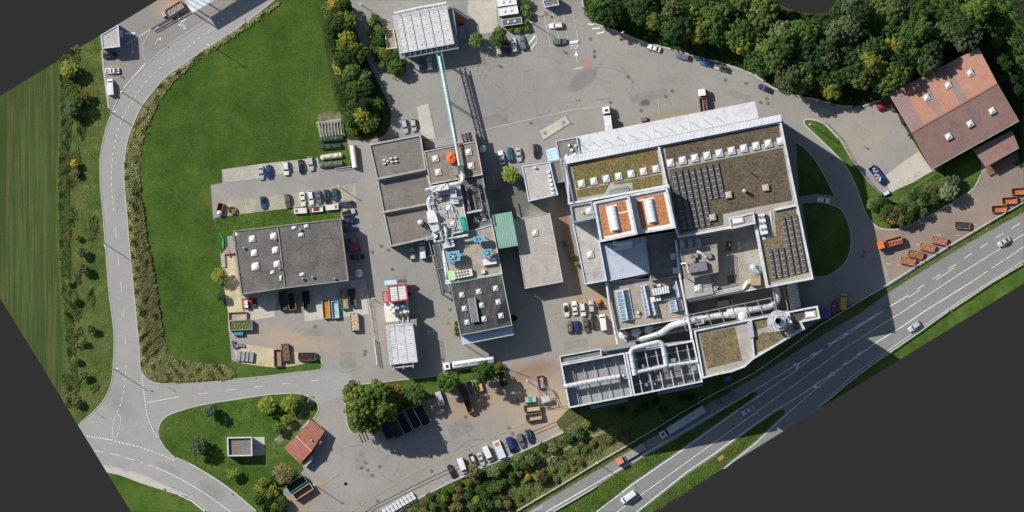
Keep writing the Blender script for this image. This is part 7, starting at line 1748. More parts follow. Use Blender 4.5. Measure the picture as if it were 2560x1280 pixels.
# ---------------------------------------------------------------- trees, shrubs, grasses
M['leaf'] = leafy('leaves'); M['bark'] = mottled('bark', (.06, .045, .03), (.12, .09, .06), 1.5, .2)
def leaf_cloud(centers, radii, n, size, seed, flat=0.75, droop=0.0, solid=.55):
    """n leaf clumps (bent pairs of triangles) spread over a set of puffs."""
    g = np.random.default_rng(seed)
    cs = np.array(centers); rs = np.array(radii); w = rs ** 2; k = g.choice(len(cs), n, p=w / w.sum())
    d = g.normal(size=(n, 3)); d /= np.linalg.norm(d, axis=1)[:, None]; d[:, 2] = np.abs(d[:, 2]) * 1.1 - .25
    rad = rs[k] * (solid + (1 - solid) * g.random(n) ** .5)
    p = cs[k] + d * rad[:, None] * np.array([1, 1, flat])
    nn = d * .9 + g.normal(size=(n, 3)) * .55 + np.array([0, 0, .5]); nn /= np.linalg.norm(nn, axis=1)[:, None]
    t = np.cross(nn, g.normal(size=(n, 3))); t /= np.linalg.norm(t, axis=1)[:, None]; b = np.cross(nn, t)
    s = size * (.6 + .8 * g.random(n))[:, None]
    v = np.stack([p - t * s, p + b * s * .6 + nn * s * .15, p + t * s, p - b * s * .6 - nn * s * .1], 1).reshape(-1, 3)
    me = bpy.data.meshes.new('crown')
    me.vertices.add(4 * n); me.vertices.foreach_set('co', v.astype(np.float32).ravel())
    me.loops.add(4 * n); me.loops.foreach_set('vertex_index', np.arange(4 * n, dtype=np.int32))
    me.polygons.add(n); me.polygons.foreach_set('loop_start', np.arange(0, 4 * n, 4, dtype=np.int32)); me.polygons.foreach_set('loop_total', np.full(n, 4, dtype=np.int32))
    me.update(calc_edges=True); me.materials.append(M['leaf']); return me

def tree_builder(seed, kind='broad'):
    """Unit tree: crown radius 1 m, height given by kind; scaled per tree."""
    def f():
        g = random.Random(seed); r = thing({'broad': 'broadleaf_tree', 'fir': 'conifer_tree', 'bush': 'shrub'}[kind], 'tree', 'tree' if kind != 'bush' else 'shrub')
        C_, R_ = [], []
        if kind == 'broad':
            n = 64
            for i in range(n):
                a = i * 2.399 + g.random() * .5; q = math.sqrt((i + .3) / n); z = 1.25 + .75 * math.sqrt(max(0, 1 - q * q * .9)) + g.uniform(-.16, .14); q *= g.uniform(.72, 1.0)
                C_.append((q * math.cos(a), q * math.sin(a), z)); R_.append(g.uniform(.10, .21))
            for i in range(30): a = g.random() * 6.28; z = g.uniform(.55, 1.4); q = g.uniform(.35, .9) * min(1, z); C_.append((q * math.cos(a), q * math.sin(a), z)); R_.append(.24)
            me = leaf_cloud(C_, R_, 7000, .052, seed)
            tk = MB().tube((0, 0, 0), (.02, 0, .9), .10, 8, .07).tube((.02, 0, .9), (0, .03, 1.6), .07, 8, .03)
            for i in range(7): a = i * .9; tk.tube((0, 0, .7 + i * .08), (.6 * math.cos(a), .6 * math.sin(a), 1.35 + .04 * i), .035, 6, .012)
        elif kind == 'fir':
            for L_ in range(9):
                z = .5 + L_ * .3; q = 1.0 - L_ / 9.5
                for j in range(11 - L_ // 2):
                    a = j * 2 * math.pi / (11 - L_ // 2) + L_ * .5
                    for u in (.35, .65, .95): C_.append((q * u * math.cos(a), q * u * math.sin(a), z - .22 * u * q)); R_.append(.11 * (1.2 - u * .5) + .03)
            me = leaf_cloud(C_, R_, 4200, .045, seed, .6); tk = MB().tube((0, 0, 0), (0, 0, 3.1), .07, 8, .01)
            for i in range(8): a = i * .8; tk.tube((0, 0, .5 + .25 * i), (.7 * math.cos(a) * (1 - i / 9), .7 * math.sin(a) * (1 - i / 9), .45 + .25 * i), .02, 5, .008)
        else:
            for i in range(16):
                a = i * 2.399; q = math.sqrt((i + .3) / 16) * g.uniform(.6, .95); C_.append((q * math.cos(a), q * math.sin(a), .55 * math.sqrt(max(0, 1 - q * q)) + .35)); R_.append(g.uniform(.2, .38))
            me = leaf_cloud(C_, R_, 1500, .085, seed); tk = MB()
            for i in range(5): a = i * 1.26; tk.tube((0, 0, 0), (.4 * math.cos(a), .4 * math.sin(a), .7), .03, 5, .012)
        link('crown', me, r); tk.build('trunk' if kind != 'bush' else 'stem', M['bark'], r)
        return r
    return f
BT = [Proto(tree_builder(s)) for s in (3, 14, 25, 36)]; FT = Proto(tree_builder(51, 'fir')); BU = [Proto(tree_builder(s, 'bush')) for s in (61, 72, 83)]
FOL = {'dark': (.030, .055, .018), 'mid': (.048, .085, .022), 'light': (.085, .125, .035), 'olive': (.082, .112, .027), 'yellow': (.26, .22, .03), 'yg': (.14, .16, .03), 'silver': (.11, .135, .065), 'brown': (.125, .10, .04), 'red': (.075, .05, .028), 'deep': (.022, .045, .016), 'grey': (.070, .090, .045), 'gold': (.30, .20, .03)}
rt = random.Random(5); cnt = [0]
def jit(c, v=.22):
    k = 1.9 * (1 + rt.uniform(-v, v)); h = rt.uniform(-.08, .08)
    return C(c[0] * k * (1 + h), c[1] * k, c[2] * k * (1 - h))
def tree(x, y, r, h, col, label, grp=None, kind='broad'):
    cnt[0] += 1; p = FT if kind == 'fir' else BT[cnt[0] % 4] if kind == 'broad' else BU[cnt[0] % 3]
    k = r * S; hz = h / {'broad': 2.2, 'fir': 3.2, 'bush': 1.15}[kind]
    return p.put(x, y, rt.uniform(0, 360), label, grp, {'crown': jit(FOL[col])}, (k * 1.06, k * 1.06 * rt.uniform(.92, 1.08), hz))
# single trees and named clumps
big = 'big olive tree at the left end of the tree island'
for a in ((905, 1010, 42, 21, 'olive', 'big olive green tree filling the left end of the tree island'), (945, 985, 34, 18, 'olive', 'olive tree joined to the big one on the tree island, upper right of it'), (955, 1028, 36, 19, 'olive', 'olive tree behind the covered dark bins'), (905, 1050, 30, 15, 'olive', 'lowest olive tree of the tree island, above the timber trestles'),
          (884, 980, 26, 15, 'olive', 'olive tree at the top left corner of the tree island'), (928, 1058, 26, 15, 'olive', 'olive tree crown just above the timber trestles'), (975, 1005, 28, 13, 'olive', 'olive tree leaning over the covered dark bins'), (992, 985, 24, 8, 'brown', 'brownish small tree between the big olive tree and the bright green one'), (1040, 985, 25, 9.5, 'mid', 'bright green tree left of the slatted white container'), (1122, 956, 27, 11, 'mid', 'green leafy tree above the rusty skips'), (1209, 932, 28, 12.5, 'mid', 'round green tree in front of the tanker lorry tail'), (1245, 915, 12, 3, 'yg', 'small yellow green shrub right of the tanker lorry'),
          (668, 1013, 22, 5, 'yg', 'golden green shrub on the junction lawn, left of a pair'), (724, 1010, 21, 5, 'yg', 'golden green shrub on the junction lawn, right of a pair'), (757, 1000, 14, 4, 'mid', 'small shrub at the gravel path end on the junction lawn'), (527, 1027, 17, 6, 'grey', 'dark bare-looking tree at the top of the junction lawn'), (495, 1114, 24, 7, 'grey', 'round grey green tree in the left of the junction lawn'), (583, 1185, 15, 4, 'yg', 'round yellow green shrub below the transformer hut'),
          (694, 1070, 15, 4, 'light', 'small light green tree left of the tiled house'), (714, 1050, 14, 4, 'yg', 'slim yellow green shrub above the tiled house'), (708, 1185, 24, 5, 'brown', 'brownish shrub left of the green-rimmed bin'), (683, 1195, 12, 3.5, 'mid', 'small green bush at the left foot of the brownish shrub'), (548, 688, 19, 5, 'yg', 'leafy yellow green tree at the meadow edge by the depot'), (552, 742, 13, 3.5, 'grey', 'small grey shrub at the meadow edge below the depot corner'),
          (1276, 436, 22, 6, 'yg', 'round tree below the three cars by the gravel annex'), (173, 172, 22, 6, 'yg', 'thick yellow green tree on the bank by the mown field'), (187, 255, 20, 7, 'mid', 'dark green tree pair on the bank, upper one'), (178, 277, 16, 6, 'grey', 'grey green tree pair on the bank, lower one'), (213, 238, 13, 4, 'brown', 'brownish bush on the bank by the forecourt'),
          (186, 408, 11, 3.5, 'gold', 'golden bush on the left bank beside the straight road'), (190, 432, 10, 3, 'brown', 'brown bush just below the golden one on the left bank'), (192, 592, 9, 2.5, 'brown', 'rust brown bush halfway down the left bank'), (203, 630, 14, 4, 'grey', 'grey bush on the left bank, upper of two'), (210, 672, 14, 4, 'grey', 'grey bush on the left bank, lower of two'), (170, 706, 8, 2.5, 'yg', 'small yellow bush on the ditch line'),
          (185, 750, 10, 3, 'silver', 'silvery bush on the ditch line'), (228, 822, 11, 3.5, 'mid', 'dark green bush on the left bank above the junction'), (205, 854, 10, 3, 'silver', 'silvery bush on the left bank beside the dark green one'), (187, 899, 10, 3, 'yg', 'yellowish bush by the ditch near the map edge'), (209, 938, 12, 3.5, 'grey', 'grey bush lowest but one on the left bank'), (190, 1003, 13, 3.5, 'brown', 'brownish bush at the foot of the left bank'),
          (1190, 101, 18, 6, 'light', 'bright green tree in the bay strip nearest the red lorry'), (1244, 97, 20, 6, 'mid', 'darker tree above the beige hatchback'), (1142, 829 - 20, 7, 2.5, 'mid', 'small bush at the west foot of the tar roof hall, upper'), (1141, 822, 7, 2.5, 'mid', 'small bush at the west foot of the tar roof hall, middle'), (1143, 834, 7, 2.5, 'mid', 'small bush at the west foot of the tar roof hall, lower'), (1284, 795, 10, 3, 'deep', 'dark bush at the east corner of the tar roof hall'), (1022, 735, 7, 2.5, 'mid', 'small dark bush right of the red-framed filter'),
          (1415, 610, 8, 2, 'light', 'green scrub strip west of the long pale gravel roof, upper'), (1430, 640, 8, 2, 'mid', 'green scrub strip west of the long pale gravel roof, middle'), (1442, 660, 7, 1.8, 'yg', 'scrub west of the long pale gravel roof, lower')):
    tree(*a, kind='bush' if a[3] <= 4.5 else 'broad')
FT.put(911, 258, 0, 'dark conifer with star-like branches in the hedge', None, {'crown': C(.03, .055, .022)}, (4.4, 4.4, 3.6))
def where(X, Y):
    if X > 1440 and Y < 260:
        e = 'by the lanes' if X < 1600 else 'above the parked line of cars' if X < 1800 else 'above the loading canopy end' if X < 1960 else 'over the road bend' if X < 2110 else 'west of the brown hall' if X < 2250 else 'north of the brown hall'
        yf = 30 + (X - 1450) * .27; d = yf - Y
        return ('at the front edge, ' if d < 45 else 'in the second rank, ' if d < 90 else 'deep inside, ') + e
    if Y > 1000:
        return 'below the white containers' if X < 1080 else 'below the black saloon' if X < 1150 else 'below the vans' if X < 1240 else 'below the blue van' if X < 1310 else 'below the navy estate' if X < 1400 else 'by the track end'
    if X < 1000: return ('top', 'upper part', 'middle', 'lower part', 'foot')[min(4, int(Y // 70))]
    return ''
def fill(poly, step, rr, hh, cols, label, grp, kind='broad', seed=1, keep=None, named=None):
    """Trees of a wood on a jittered grid; every one its own object with its own crown colour."""
    g = random.Random(seed); xs = [p[0] for p in poly]; ys = [p[1] for p in poly]; y = min(ys); row = 0; n = 0
    cn = {'dark': 'dark green', 'mid': 'mid green', 'light': 'light green', 'olive': 'olive green', 'yellow': 'yellow', 'yg': 'yellow green', 'silver': 'silvery green', 'brown': 'brownish', 'red': 'reddish brown', 'deep': 'very dark green', 'grey': 'grey green', 'gold': 'golden yellow'}
    while y < max(ys):
        x = min(xs) + (row % 2) * step / 2
        while x < max(xs):
            X, Y = x + g.uniform(-.3, .3) * step, y + g.uniform(-.3, .3) * step
            if inpoly(X, Y, poly) and clip([(X, Y), (X + .1, Y), (X, Y + .1)]) and (keep is None or keep(X, Y)):
                c = g.choice(cols); w_ = where(X, Y); lb = f'{cn[c]} {label}' + (', ' + w_ if w_ else '')
                tree(X, Y, g.uniform(*rr), g.uniform(*hh), c, ' '.join(lb.split()[:16]), f'{cn[c]} {grp}', kind); n += 1
            x += step
        y += step * .85; row += 1
    return n
forest = [(1470, -5), (1490, 30), (1530, 55), (1600, 80), (1680, 105), (1745, 125), (1810, 140), (1850, 150), (1905, 175), (1970, 195), (2030, 210), (2100, 228), (2160, 235), (2215, 212), (2260, 190), (2360, 140), (2440, 100), (2400, 70), (2330, 40), (2300, -5)]
notch = lambda X, Y: not (1590 < X < 1940 and Y > 50 + .354 * (X - 1612)) and not (1910 < X < 2115 and Y < 56) and not (2140 < X < 2205 and Y < 28)
fill(forest, 47, (27, 40), (10, 16), ['dark', 'olive', 'mid', 'mid', 'mid', 'light', 'light', 'olive', 'grey', 'dark', 'yg', 'silver'], 'forest tree', 'forest trees', seed=4, keep=notch)
for a in ((1700, 82, 22, 9, 'brown', 'rust brown tree at the front of the forest above the parked slate blue estate'), (1790, 35, 20, 13, 'yg', 'yellow-tipped tree rising in the forest north of the bright blue hatchback'), (1905, 158, 29, 8, 'silver', 'pale olive round tree at the forest edge above the black-blue saloon'), (1998, 135, 32, 11, 'light', 'pale green spreading tree beside the pale olive round tree'), (2150, 170, 24, 11, 'yellow', 'yellow-topped tree in the middle of the eastern forest'), (2078, 217, 30, 9, 'yg', 'yellow green tree at the forest front over the dappled road'), (2295, 90, 20, 12, 'yellow', 'yellow tree in the wood north of the brown hall'), (1920, 25, 22, 12, 'olive', 'olive tree left of the notch in the map edge'), (2240, 25, 32, 12, 'grey', 'large grey green tree at the north edge beside the dirt patch'), (2410, 75, 36, 13, 'dark', 'large dense dark tree right above the brown hall roof'), (2310, 160, 34, 12, 'mid', 'broad green tree overlapping the brown hall roof edge'), (2445, 25, 30, 10, 'olive', 'sunlit olive tree north of the large dense dark tree')):
    tree(*a)
fill([(2470, 90), (2500, 150), (2545, 240), (2555, 290), (2558, 250), (2520, 120)], 30, (11, 16), (4, 6), ['dark', 'deep'], 'tree along the shaded slope right of the brown hall', 'slope trees', seed=9)
hedge = [(812, -5), (868, -5), (874, 60), (895, 110), (915, 165), (935, 225), (955, 285), (945, 330), (905, 338), (876, 330), (866, 290), (850, 235), (835, 150), (822, 90)]
fill(hedge, 29, (16, 24), (4.5, 9), ['mid', 'dark', 'olive', 'mid', 'light', 'mid', 'dark', 'yg'], 'tree of the thick meadow hedge', 'hedge trees', seed=12)
for a in ((835, 8, 15, 7, 'gold', 'golden tree at the top end of the thick hedge'), (852, 38, 14, 7, 'gold', 'second golden tree of the thick hedge, just below the topmost'), (868, 95, 22, 7.5, 'yg', 'yellow green tree in the upper half of the thick hedge'), (925, 310, 20, 8, 'olive', 'olive yellow tree at the lower end of the thick hedge')): tree(*a)
fill(planting, 17, (10, 13), (2, 3.5), ['mid', 'light', 'mid', 'yg'], 'bush in the bed left of the six-column silos', 'bed bushes', 'bush', 3, lambda X, Y: not (958 < X < 996 and 68 < Y < 126))
tree(988, 168, 19, 6, 'mid', 'round green tree at the lower end of the bed left of the silos')
fill([(1300, -5), (1330, -5), (1335, 40), (1330, 70), (1300, 84), (1250, 84), (1215, 82), (1215, 76), (1290, 70), (1310, 60)], 15, (8, 11), (1.5, 2.6), ['light', 'yg', 'mid'], 'hedge bush around the tank containers', 'container hedge bushes', 'bush', 6)
bend = [(2172, 492), (2200, 500), (2240, 510), (2290, 490), (2330, 450), (2390, 450), (2405, 470), (2330, 520), (2262, 552), (2235, 562), (2212, 545), (2185, 530)]
fill(bend, 22, (12, 18), (3, 5.5), ['mid', 'dark', 'olive', 'grey', 'light', 'brown'], 'shrub on the planted bank below the fenced yard', 'planted bank shrubs', seed=8)
for a in ((2232, 545, 15, 4.6, 'gold', 'golden shrub on the planted bank above the orange lorry'), (2372, 478, 24, 6, 'silver', 'silvery willow at the right end of the planted bank')): tree(*a)
bankw = [(1010, 1285), (1060, 1250), (1121, 1214), (1209, 1176), (1309, 1138), (1380, 1105), (1440, 1070), (1465, 1062), (1460, 1085), (1400, 1120), (1330, 1160), (1300, 1200), (1270, 1215), (1290, 1270), (1240, 1290)]
fill(bankw, 24, (9, 14), (1.6, 3.4), ['mid', 'dark', 'mid', 'deep', 'silver', 'mid', 'olive', 'silver', 'light', 'yg', 'mid', 'brown'], 'bush in the dense bank belt', 'dense bank bushes', 'bush', 21)
bank2 = [(1300, 1210), (1350, 1165), (1420, 1120), (1500, 1085), (1560, 1075), (1555, 1095), (1470, 1150), (1400, 1195), (1330, 1245), (1290, 1270)]
fill(bank2, 30, (5, 10), (.8, 1.7), ['olive', 'yg', 'brown', 'mid', 'red', 'olive'], 'low bush on the dry lower bank', 'dry bank bushes', 'bush', 22)
for a in ((1187, 1178, 17, 5, 'brown', 'brown-green tree over the nose of the brown trailer'), (1320, 1193, 9, 2.2, 'gold', 'bright yellow shrub on the dry bank'), (1358, 1195, 15, 3, 'red', 'dark red-brown shrub on the dry bank'), (1236, 1178, 18, 3.6, 'silver', 'silvery bush behind the white van of the slanted row'), (1436, 1077, 18, 3.6, 'silver', 'silvery bush near the abandoned track end'), (1468, 1060, 12, 2.6, 'yg', 'yellow-leaved bush at the shadow edge of the bunker hall'), (1540, 1080, 16, 3.2, 'yg', 'yellow green bush at the tip of the bunker hall shadow'), (1327, 1150, 16, 3.4, 'silver', 'silver-green bush below the charcoal estate')): tree(*a, kind='bush')
fill([(655, 1205), (700, 1225), (712, 1255), (722, 1282), (665, 1282), (640, 1240)], 17, (9, 14), (2.5, 4.5), ['mid', 'yg', 'dark', 'light'], 'bush at the southern tip of the junction lawn', 'lawn tip bushes', 'bush', 31)
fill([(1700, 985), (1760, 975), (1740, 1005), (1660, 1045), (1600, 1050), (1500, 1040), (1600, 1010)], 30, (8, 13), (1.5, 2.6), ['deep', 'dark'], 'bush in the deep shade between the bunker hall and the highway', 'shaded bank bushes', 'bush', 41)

# ground cover nobody could count: blades and leaf tufts as one object per area
def tufts(name, polys, n, size, color, seed, lean=.6, tall=1.0, mat=None):
    g = np.random.default_rng(seed); pts = []
    for poly, share in polys:
        xs = [p[0] for p in poly]; ys = [p[1] for p in poly]; need = int(n * share); k = 0
        while k < need:
            x, y = g.uniform(min(xs), max(xs)), g.uniform(min(ys), max(ys))
            if inpoly(x, y, poly): pts.append((x, y)); k += 1
    P = np.array(pts); N = len(P); wx, wy = (P[:, 0] - 1280) * S, (640 - P[:, 1]) * S
    pn = np.sin(wx * .9 + 2 * np.sin(wy * .35)) * np.sin(wy * .8 + 1.7 * np.sin(wx * .4)); a = pn * 2.2 + g.normal(size=N) * .7
    s = size * (.5 + g.random(N)); dx, dy = np.cos(a), np.sin(a); base = np.stack([wx, wy, np.full(N, .08)], 1)
    u = np.stack([-dy * s * .35, dx * s * .35, np.zeros(N)], 1); tip = base + np.stack([dx * s * lean, dy * s * lean, s * .7 * tall], 1)
    v = np.stack([base - u, base + u, tip + u * .3, tip - u * .3], 1).reshape(-1, 3)
    me = bpy.data.meshes.new(name); me.vertices.add(4 * N); me.vertices.foreach_set('co', v.astype(np.float32).ravel()); me.loops.add(4 * N); me.loops.foreach_set('vertex_index', np.arange(4 * N, dtype=np.int32))
    me.polygons.add(N); me.polygons.foreach_set('loop_start', np.arange(0, 4 * N, 4, dtype=np.int32)); me.polygons.foreach_set('loop_total', np.full(N, 4, dtype=np.int32)); me.update(calc_edges=True); me.materials.append(mat or M['leaf'])
    o = link(name, me); o['kind'] = 'stuff'; o.color = C(*color); return o
inner = [(311, 400), (312, 449), (320, 531), (326, 610), (333, 682), (341, 761), (350, 860), (354, 915), (375, 942), (400, 955), (560, 948), (590, 938), (575, 914), (500, 908), (455, 900), (418, 885), (407, 840), (403, 800), (397, 777), (387, 695), (374, 646), (364, 580), (351, 498), (347, 400), (354, 360), (370, 306), (398, 250), (435, 200), (508, 140), (620, 68), (700, 8), (700, 0), (615, 57), (506, 130), (448, 174), (402, 210), (360, 278), (335, 320), (320, 360)]
tufts('tall_grass', [(inner, 1)], 20000, .55, (.25, .26, .115), 2)
tufts('tall_grass', [([(330, 450), (345, 450), (362, 580), (385, 700), (400, 800), (405, 860), (360, 900), (350, 760), (340, 640)], 1)], 7000, .8, (.15, .15, .07), 3)
tufts('bank_grass', [([(160, 150), (235, 110), (255, 200), (268, 290), (250, 330), (246, 420), (258, 600), (268, 740), (280, 850), (276, 950), (245, 1010), (200, 1050), (165, 990), (160, 900), (150, 700), (146, 450)], 1)], 22000, .3, (.21, .27, .085), 4, .3, .5)
tufts('ditch_growth', [(spl([(148, 150), (152, 300), (144, 420), (148, 620), (156, 760), (166, 860), (180, 960), (196, 960), (186, 860), (178, 760), (174, 620), (170, 420), (180, 300), (176, 150)], 2, True), 1)], 9000, .5, (.10, .145, .045), 14, .4, .8)
sc_ = random.Random(17); cl = []
for k in range(34):
    y_ = sc_.uniform(130, 1000); x_ = 165 + sc_.uniform(-12, 80) + (20 if y_ < 330 else 0) + max(0, (y_ - 800) * .1); r_ = sc_.uniform(8, 22); cl.append((spl([(x_ + r_ * sc_.uniform(.4, 1.2) * math.cos(a), y_ + 1.8 * r_ * sc_.uniform(.4, 1.2) * math.sin(a)) for a in (0, .9, 1.8, 2.7, 3.6, 4.5, 5.4)], 3, True), 1 / 34))
tufts('scrub', [(p_, s_) for p_, s_ in cl if all(q_[0] < 250 for q_ in p_) and clip(p_)], 9000, .55, (.11, .135, .045), 15, .6, .9)
tufts('bank_grass', [(G['bank'], 1)], 20000, .35, (.21, .23, .09), 5, .3, .6)
tufts('bank_scrub', [(bankw, .6), (bank2, .4)], 7000, .6, (.13, .165, .055), 16, .6, .8)
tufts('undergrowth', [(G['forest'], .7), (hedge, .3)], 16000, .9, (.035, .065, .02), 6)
tufts('lawn_tufts', [([(400, 1080), (440, 1040), (600, 1002), (740, 990), (700, 1090), (640, 1080), (560, 1080), (560, 1150), (640, 1160), (700, 1140), (690, 1180), (650, 1260), (560, 1205), (430, 1135)], .75), (G['strip'], .25)], 12000, .25, (.10, .17, .035), 7)
tufts('median_grass', [(G['med1'], .6), (G['med2'], .4)], 5000, .3, (.11, .15, .04), 8)
# ---------------------------------------------------------------- lamps, rails, fences, people
def lamp_post(h, arm):
    def f():
        r = thing('street_lamp', 'lamp', 'street lamp')
        MB().tube((0, 0, 0), (0, 0, h), .15, 8, .10).build('pole', M['steel'], r); MB().lathe([(.2, 0), (.2, .25), (.1, .4)], 10).build('foot', M['grid_grey'], r)
        if arm: MB().bar((0, 0, h), (arm, 0, h + .15), .07, .07).build('arm', M['steel'], r)
        grid_mesh([[(arm + x, -w, h + .1), (arm + x, -w * .8, h + .24), (arm + x, w * .8, h + .24), (arm + x, w, h + .1)] for x, w in ((-.35, .1), (0, .2), (.4, .16), (.5, .08))]).build('lamp_head', M['white'], r)
        return r
    return f
LA, LB, LC = Proto(lamp_post(10.5, 1.2)), Proto(lamp_post(6.5, .3)), Proto(lamp_post(9.0, 0))
gl_ = 'street lamps on tall poles'
for (x, y, a, lb) in ((277, 280, -10, 'tall street lamp at the outer edge of the curve by the forecourt'), (257, 606, 60, 'tall street lamp halfway down the straight road'), (283, 921, 0, 'tall street lamp at the road junction'), (530, 115, 200, 'tall street lamp casting its shadow onto the meadow top')):
    LA.put(x, y, a, lb, gl_)
for (x, y, a, lb) in ((900, 10, 0, 'lamp by the lane above the hedge'), (1119, 15, 0, 'lamp at the corner of the six-column silos'), (1328, 56, 0, 'lamp beside the lowest tank container'), (1556, 81, -30, 'lamp at the forest kerb before the parked white saloon'), (2024, 311, -20, 'lamp at the tip of the bend lawn'), (1492, 1157, 30, 'lamp on the highway guard rail above the bank'), (785, 1212, 20, 'lamp beside the green-rimmed bin'), (303, 229, 0, 'lamp at the forecourt corner below the white van')):
    LC.put(x, y, a, lb + ', post only', 'yard lamps', scale=(1, 1, .95))
LB.put(843, 464, 20, 'short lamp at the edge of the block paving by the teal car'); LB.put(1315, 950, 40, 'short lamp on the orange-stained yard beside the scaffold')
LB.put(930, 745, 20, 'short lamp by the fence east of the depot apron')
for (x, y, lb) in ((1634, 1137, 'small marker post on the upper median beside the slip lane'), (1610, 1146, 'small delineator post at the edge of the sunlit median'), (1667, 1231, 'small delineator post on the outer grass verge by the pale van'), (1585, 1212, 'thin post at the lower edge of the upper median')):
    r = thing('delineator_post', lb, 'post'); MB().bar((0, 0, 0), (0, 0, 1.0), .14, .1).build('post', M['white'], r); MB().box(0, 0, 1.0, 1.2, .3, .2).build('reflector', M['grid_grey'], r); dup(r, W(x, y), 0, first=True)
for (x, y, a, lb) in ((239, 1031, 0, 'give-way sign at the junction by the left bank'), (418, 966, 0, 'give-way sign at the mouth of the works road')):
    r = thing('road_sign', lb, 'sign'); MB().tube((0, 0, 0), (0, 0, 2.6), .05).build('post', M['steel'], r); MB().prism([(-.45, 0), (.45, 0), (.45, .04), (-.45, .04)], 2.0, 2.8).build('sign_plate', M['white'], r); MB().bar((-.4, 0, 2.2), (.9, 0, 1.6), .25, .04).build('arrow_plate', M['steel'], r); dup(r, W(x, y), R(-40), first=True)

def rail_line(name, label, cat, pts, hs, mat, pmat='grid_grey', step=3.0, w=.1, hh=.1, grp=None, mesh=False):
    r = thing(name, label, cat, W(*pts[0]), grp)
    q = MB(); pm = MB()
    for i in range(len(pts) - 1):
        a, b = W(*pts[i]), W(*pts[i + 1])
        for h in hs: q.bar(a + Vector((0, 0, h)), b + Vector((0, 0, h)), w, hh)
        L = (b - a).length; n = max(1, int(L / step))
        for k in range(n + (i == len(pts) - 2)):
            c = a.lerp(b, k / n); pm.bar(c, c + Vector((0, 0, max(hs) + .05)), .1, .1)
            if mesh and k < n:
                c2 = a.lerp(b, (k + 1) / n)
                for j in range(4): d = c.lerp(c2, (j + .5) / 4); q.bar(d + Vector((0, 0, .1)), d + Vector((0, 0, max(hs))), .025, .025)
    q.build('rail' if not mesh else 'wire_panel', M[mat], r); pm.build('post', M[pmat], r); return r
rail_line('guard_rail', 'long white guard rail between the works and the highway', 'guard rail', [(1292, 1277), (1400, 1214), (1492, 1157), (1567, 1114), (1630, 1077), (1720, 1022), (1790, 982), (1887, 932), (1960, 880), (2049, 814), (2120, 771), (2187, 731), (2279, 672), (2372, 614), (2558, 506)], (.75,), 'white', w=.2, hh=.3)
rail_line('guard_rail', 'guard rail along the outer edge of the highway', 'guard rail', [(2372, 777), (2300, 829), (2191, 905), (2124, 955), (2060, 1010)], (.7,), 'white', w=.18, hh=.3)
rail_line('guard_rail', 'guard rail stretch right of the silver estate on the highway', 'guard rail', [(2558, 660), (2480, 706), (2422, 745), (2376, 775)], (.7,), 'white', w=.18, hh=.3)
rail_line('guard_rail', 'curved guard rail along the south side of the junction lawn', 'guard rail', spl([(441, 1144), (480, 1162), (542, 1199), (592, 1236), (640, 1277)], 3), (.75,), 'white', w=.2, hh=.3)
rail_line('guard_rail', 'short guard rail at the south-west bank', 'guard rail', [(446, 1237), (480, 1253), (512, 1278)], (.75,), 'white', w=.3, hh=.3)
rail_line('guard_rail', 'short guard rail on the upper median of the highway', 'guard rail', [(1384, 1279), (1440, 1247), (1492, 1216)], (.6,), 'white', w=.2, hh=.25)
rail_line('yard_fence', 'wire fence around the concrete yard of the brown hall', 'fence', [(2062, 306), (2100, 345), (2128, 398), (2176, 461), (2222, 502), (2244, 505), (2280, 482), (2282, 470), (2338, 434)], (1.7, .9), 'steel', 'steel', 3, .06, .06, None, True)
rail_line('yard_fence', 'wire fence between the depot yard and the works road', 'fence', [(912, 698), (922, 760), (930, 825), (934, 850)], (1.7, .9), 'steel', 'steel', 3, .06, .06, None, True)
rail_line('sliding_gate', 'sliding gate of pale steel at the depot yard entrance', 'gate', [(935, 848), (943, 912)], (.3, 1.0, 1.7), 'white', 'steel', 2, .25, .12, None, True)
rail_line('sliding_gate', 'black barred sliding gate at the forecourt', 'gate', [(378, 72), (420, 48), (466, 22)], (.4, 1.2, 1.9), 'dark_steel', 'dark_steel', 2.5, .25, .12, None, True)
rail_line('swing_gate', 'white swing gate beside the slim tank trailer', 'gate', [(837, 421), (878, 416)], (.4, 1.2), 'white', 'white', 2.5, .12, .12)
rail_line('yard_fence', 'white-framed fence corner above the scaffold yard', 'fence', [(1257, 914), (1290, 928), (1320, 938), (1338, 948), (1348, 1018), (1372, 1016), (1420, 1010)], (1.7, .9), 'steel', 'steel', 3, .06, .06, None, True)
rail_line('low_wall_fence', 'low fence on the wall between the works yard and the bushy bank', 'fence', [(1000, 1277), (1047, 1248), (1121, 1210), (1209, 1170), (1309, 1130), (1405, 1084)], (1.0,), 'grid_grey', 'grid_grey', 3, .08, .06)
rail_line('boom_barrier', 'short barrier arm by the northern scale house', 'barrier', [(1345, 38), (1362, 30)], (.95,), 'white', 'white', 3, .1, .1)

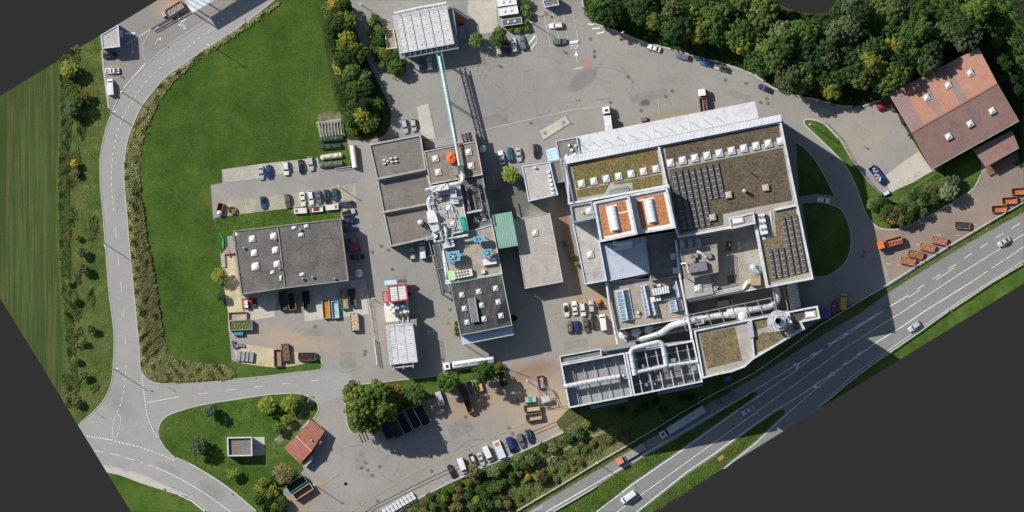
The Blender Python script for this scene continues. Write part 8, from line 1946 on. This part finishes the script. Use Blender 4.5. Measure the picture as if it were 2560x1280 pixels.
def person_builder(shirt, trousers):
    def f():
        r = thing('person', 'person', 'person')
        V, E, Rr = [], [], []
        def ch(pts, start=None):
            p = start
            for (x, y, z, rad) in pts:
                V.append((x, y, z)); Rr.append(rad); i = len(V) - 1
                if p is not None: E.append((p, i))
                p = i
            return p
        pel = ch([(0, 0, .95, .15)]); chest = ch([(0, 0, 1.15, .14), (0, 0, 1.38, .17)], pel); nk = ch([(0, 0, 1.50, .06), (.02, 0, 1.60, .09), (.03, 0, 1.70, .105), (.01, 0, 1.77, .07)], chest)
        for s, st in ((1, .22), (-1, -.18)):
            ch([(0, s * .1, .88, .11), (st * .7, s * .11, .5, .07), (st * 1.3 - .05, s * .11, .09, .045), (st * 1.3 + .12, s * .12, .04, .04)], pel)
            wr = ch([(0, s * .2, 1.40, .07), (-st * .5, s * .25, 1.14, .045), (-st * .9 + .05, s * .26, .90, .032), (-st * .9 + .07, s * .26, .83, .035)], chest)
            for k in range(4): ch([(-st * .9 + .05 + .02 * k, s * .27, .77 + .004 * k, .009), (-st * .9 + .065 + .02 * k, s * .262, .735 + .008 * abs(k - 1), .008)], wr)
            ch([(-st * .9 + .11, s * .25, .80, .010)], wr)
        me = bpy.data.meshes.new('body'); me.from_pydata(V, E, []); o = bpy.data.objects.new('body', me); COL.objects.link(o)
        md = o.modifiers.new('skin', 'SKIN'); 
        for i, rad in enumerate(Rr): me.skin_vertices[0].data[i].radius = (rad, rad * (.75 if i == 2 or i == 1 else 1)) if rad > .03 else (rad, rad)
        me.skin_vertices[0].data[0].use_root = True
        o.modifiers.new('sub', 'SUBSURF').levels = 1
        dg = bpy.context.evaluated_depsgraph_get(); m2 = bpy.data.meshes.new_from_object(o.evaluated_get(dg)); bpy.data.objects.remove(o)
        m2.materials.clear()
        for m in (plain('skin', (.45, .28, .2), .6), shirt, trousers, plain('hair', (.06, .04, .03), .8), M['plate_dark']): m2.materials.append(m)
        for p in m2.polygons:
            c = p.center; p.use_smooth = True
            p.material_index = 3 if c.z > 1.70 or (c.z > 1.6 and c.x < -.03) else 0 if c.z > 1.5 else 4 if c.z < .09 else 2 if (c.z < .95 and abs(c.y) < .2) else 1 if c.z > .92 else 0
        link('body', m2, r)
        return r
    return f
PR = [Proto(person_builder(plain('hi_vis', (.6, .25, .08), .8), plain('work_trousers', (.12, .1, .1), .9))), Proto(person_builder(plain('grey_shirt', (.3, .32, .36), .8), plain('dark_jeans', (.03, .04, .07), .9)))]
PR[0].put(1244, 162, 30, 'person in an orange top walking across the open yard below the bays'); PR[1].put(983, 195, -20, 'person in a grey shirt walking on the lane left of the silos')
PR[1].put(1407, 127, 200, 'person in grey standing left of the STOP lettering'); PR[0].put(300, 189, 100, 'person in an orange top beside the striped coupe'); PR[1].put(2161, 366, 0, 'person in grey on the concrete of the fenced yard')
for (x, y, lb) in ((1429, 309, 'small traffic cone at the end of the slanted weighbridge'), (255, 189, 'small red cone at the kerb left of the striped coupe'), (2199, 650, 'red cone on the shaded access road nearest the orange lorry')):
    r = thing('traffic_cone', lb, 'cone'); MB().lathe([(.2, .05), (.05, .6), (.02, .65)], 12).build('cone', M['tarp_orange'], r); MB().box(0, 0, 0, .05, .45, .45).build('base', M['plate_dark'], r); dup(r, W(x, y), 0, first=True)
r = thing('stop_light', 'red signal head on a post by the scale house', 'signal'); MB().tube((0, 0, 0), (0, 0, 2.2), .06).build('post', M['steel'], r); MB().box(0, 0, 2.2, 2.6, .5, .5).build('signal_head', M['red_paint'], r); dup(r, W(1361, 30), 0, first=True)
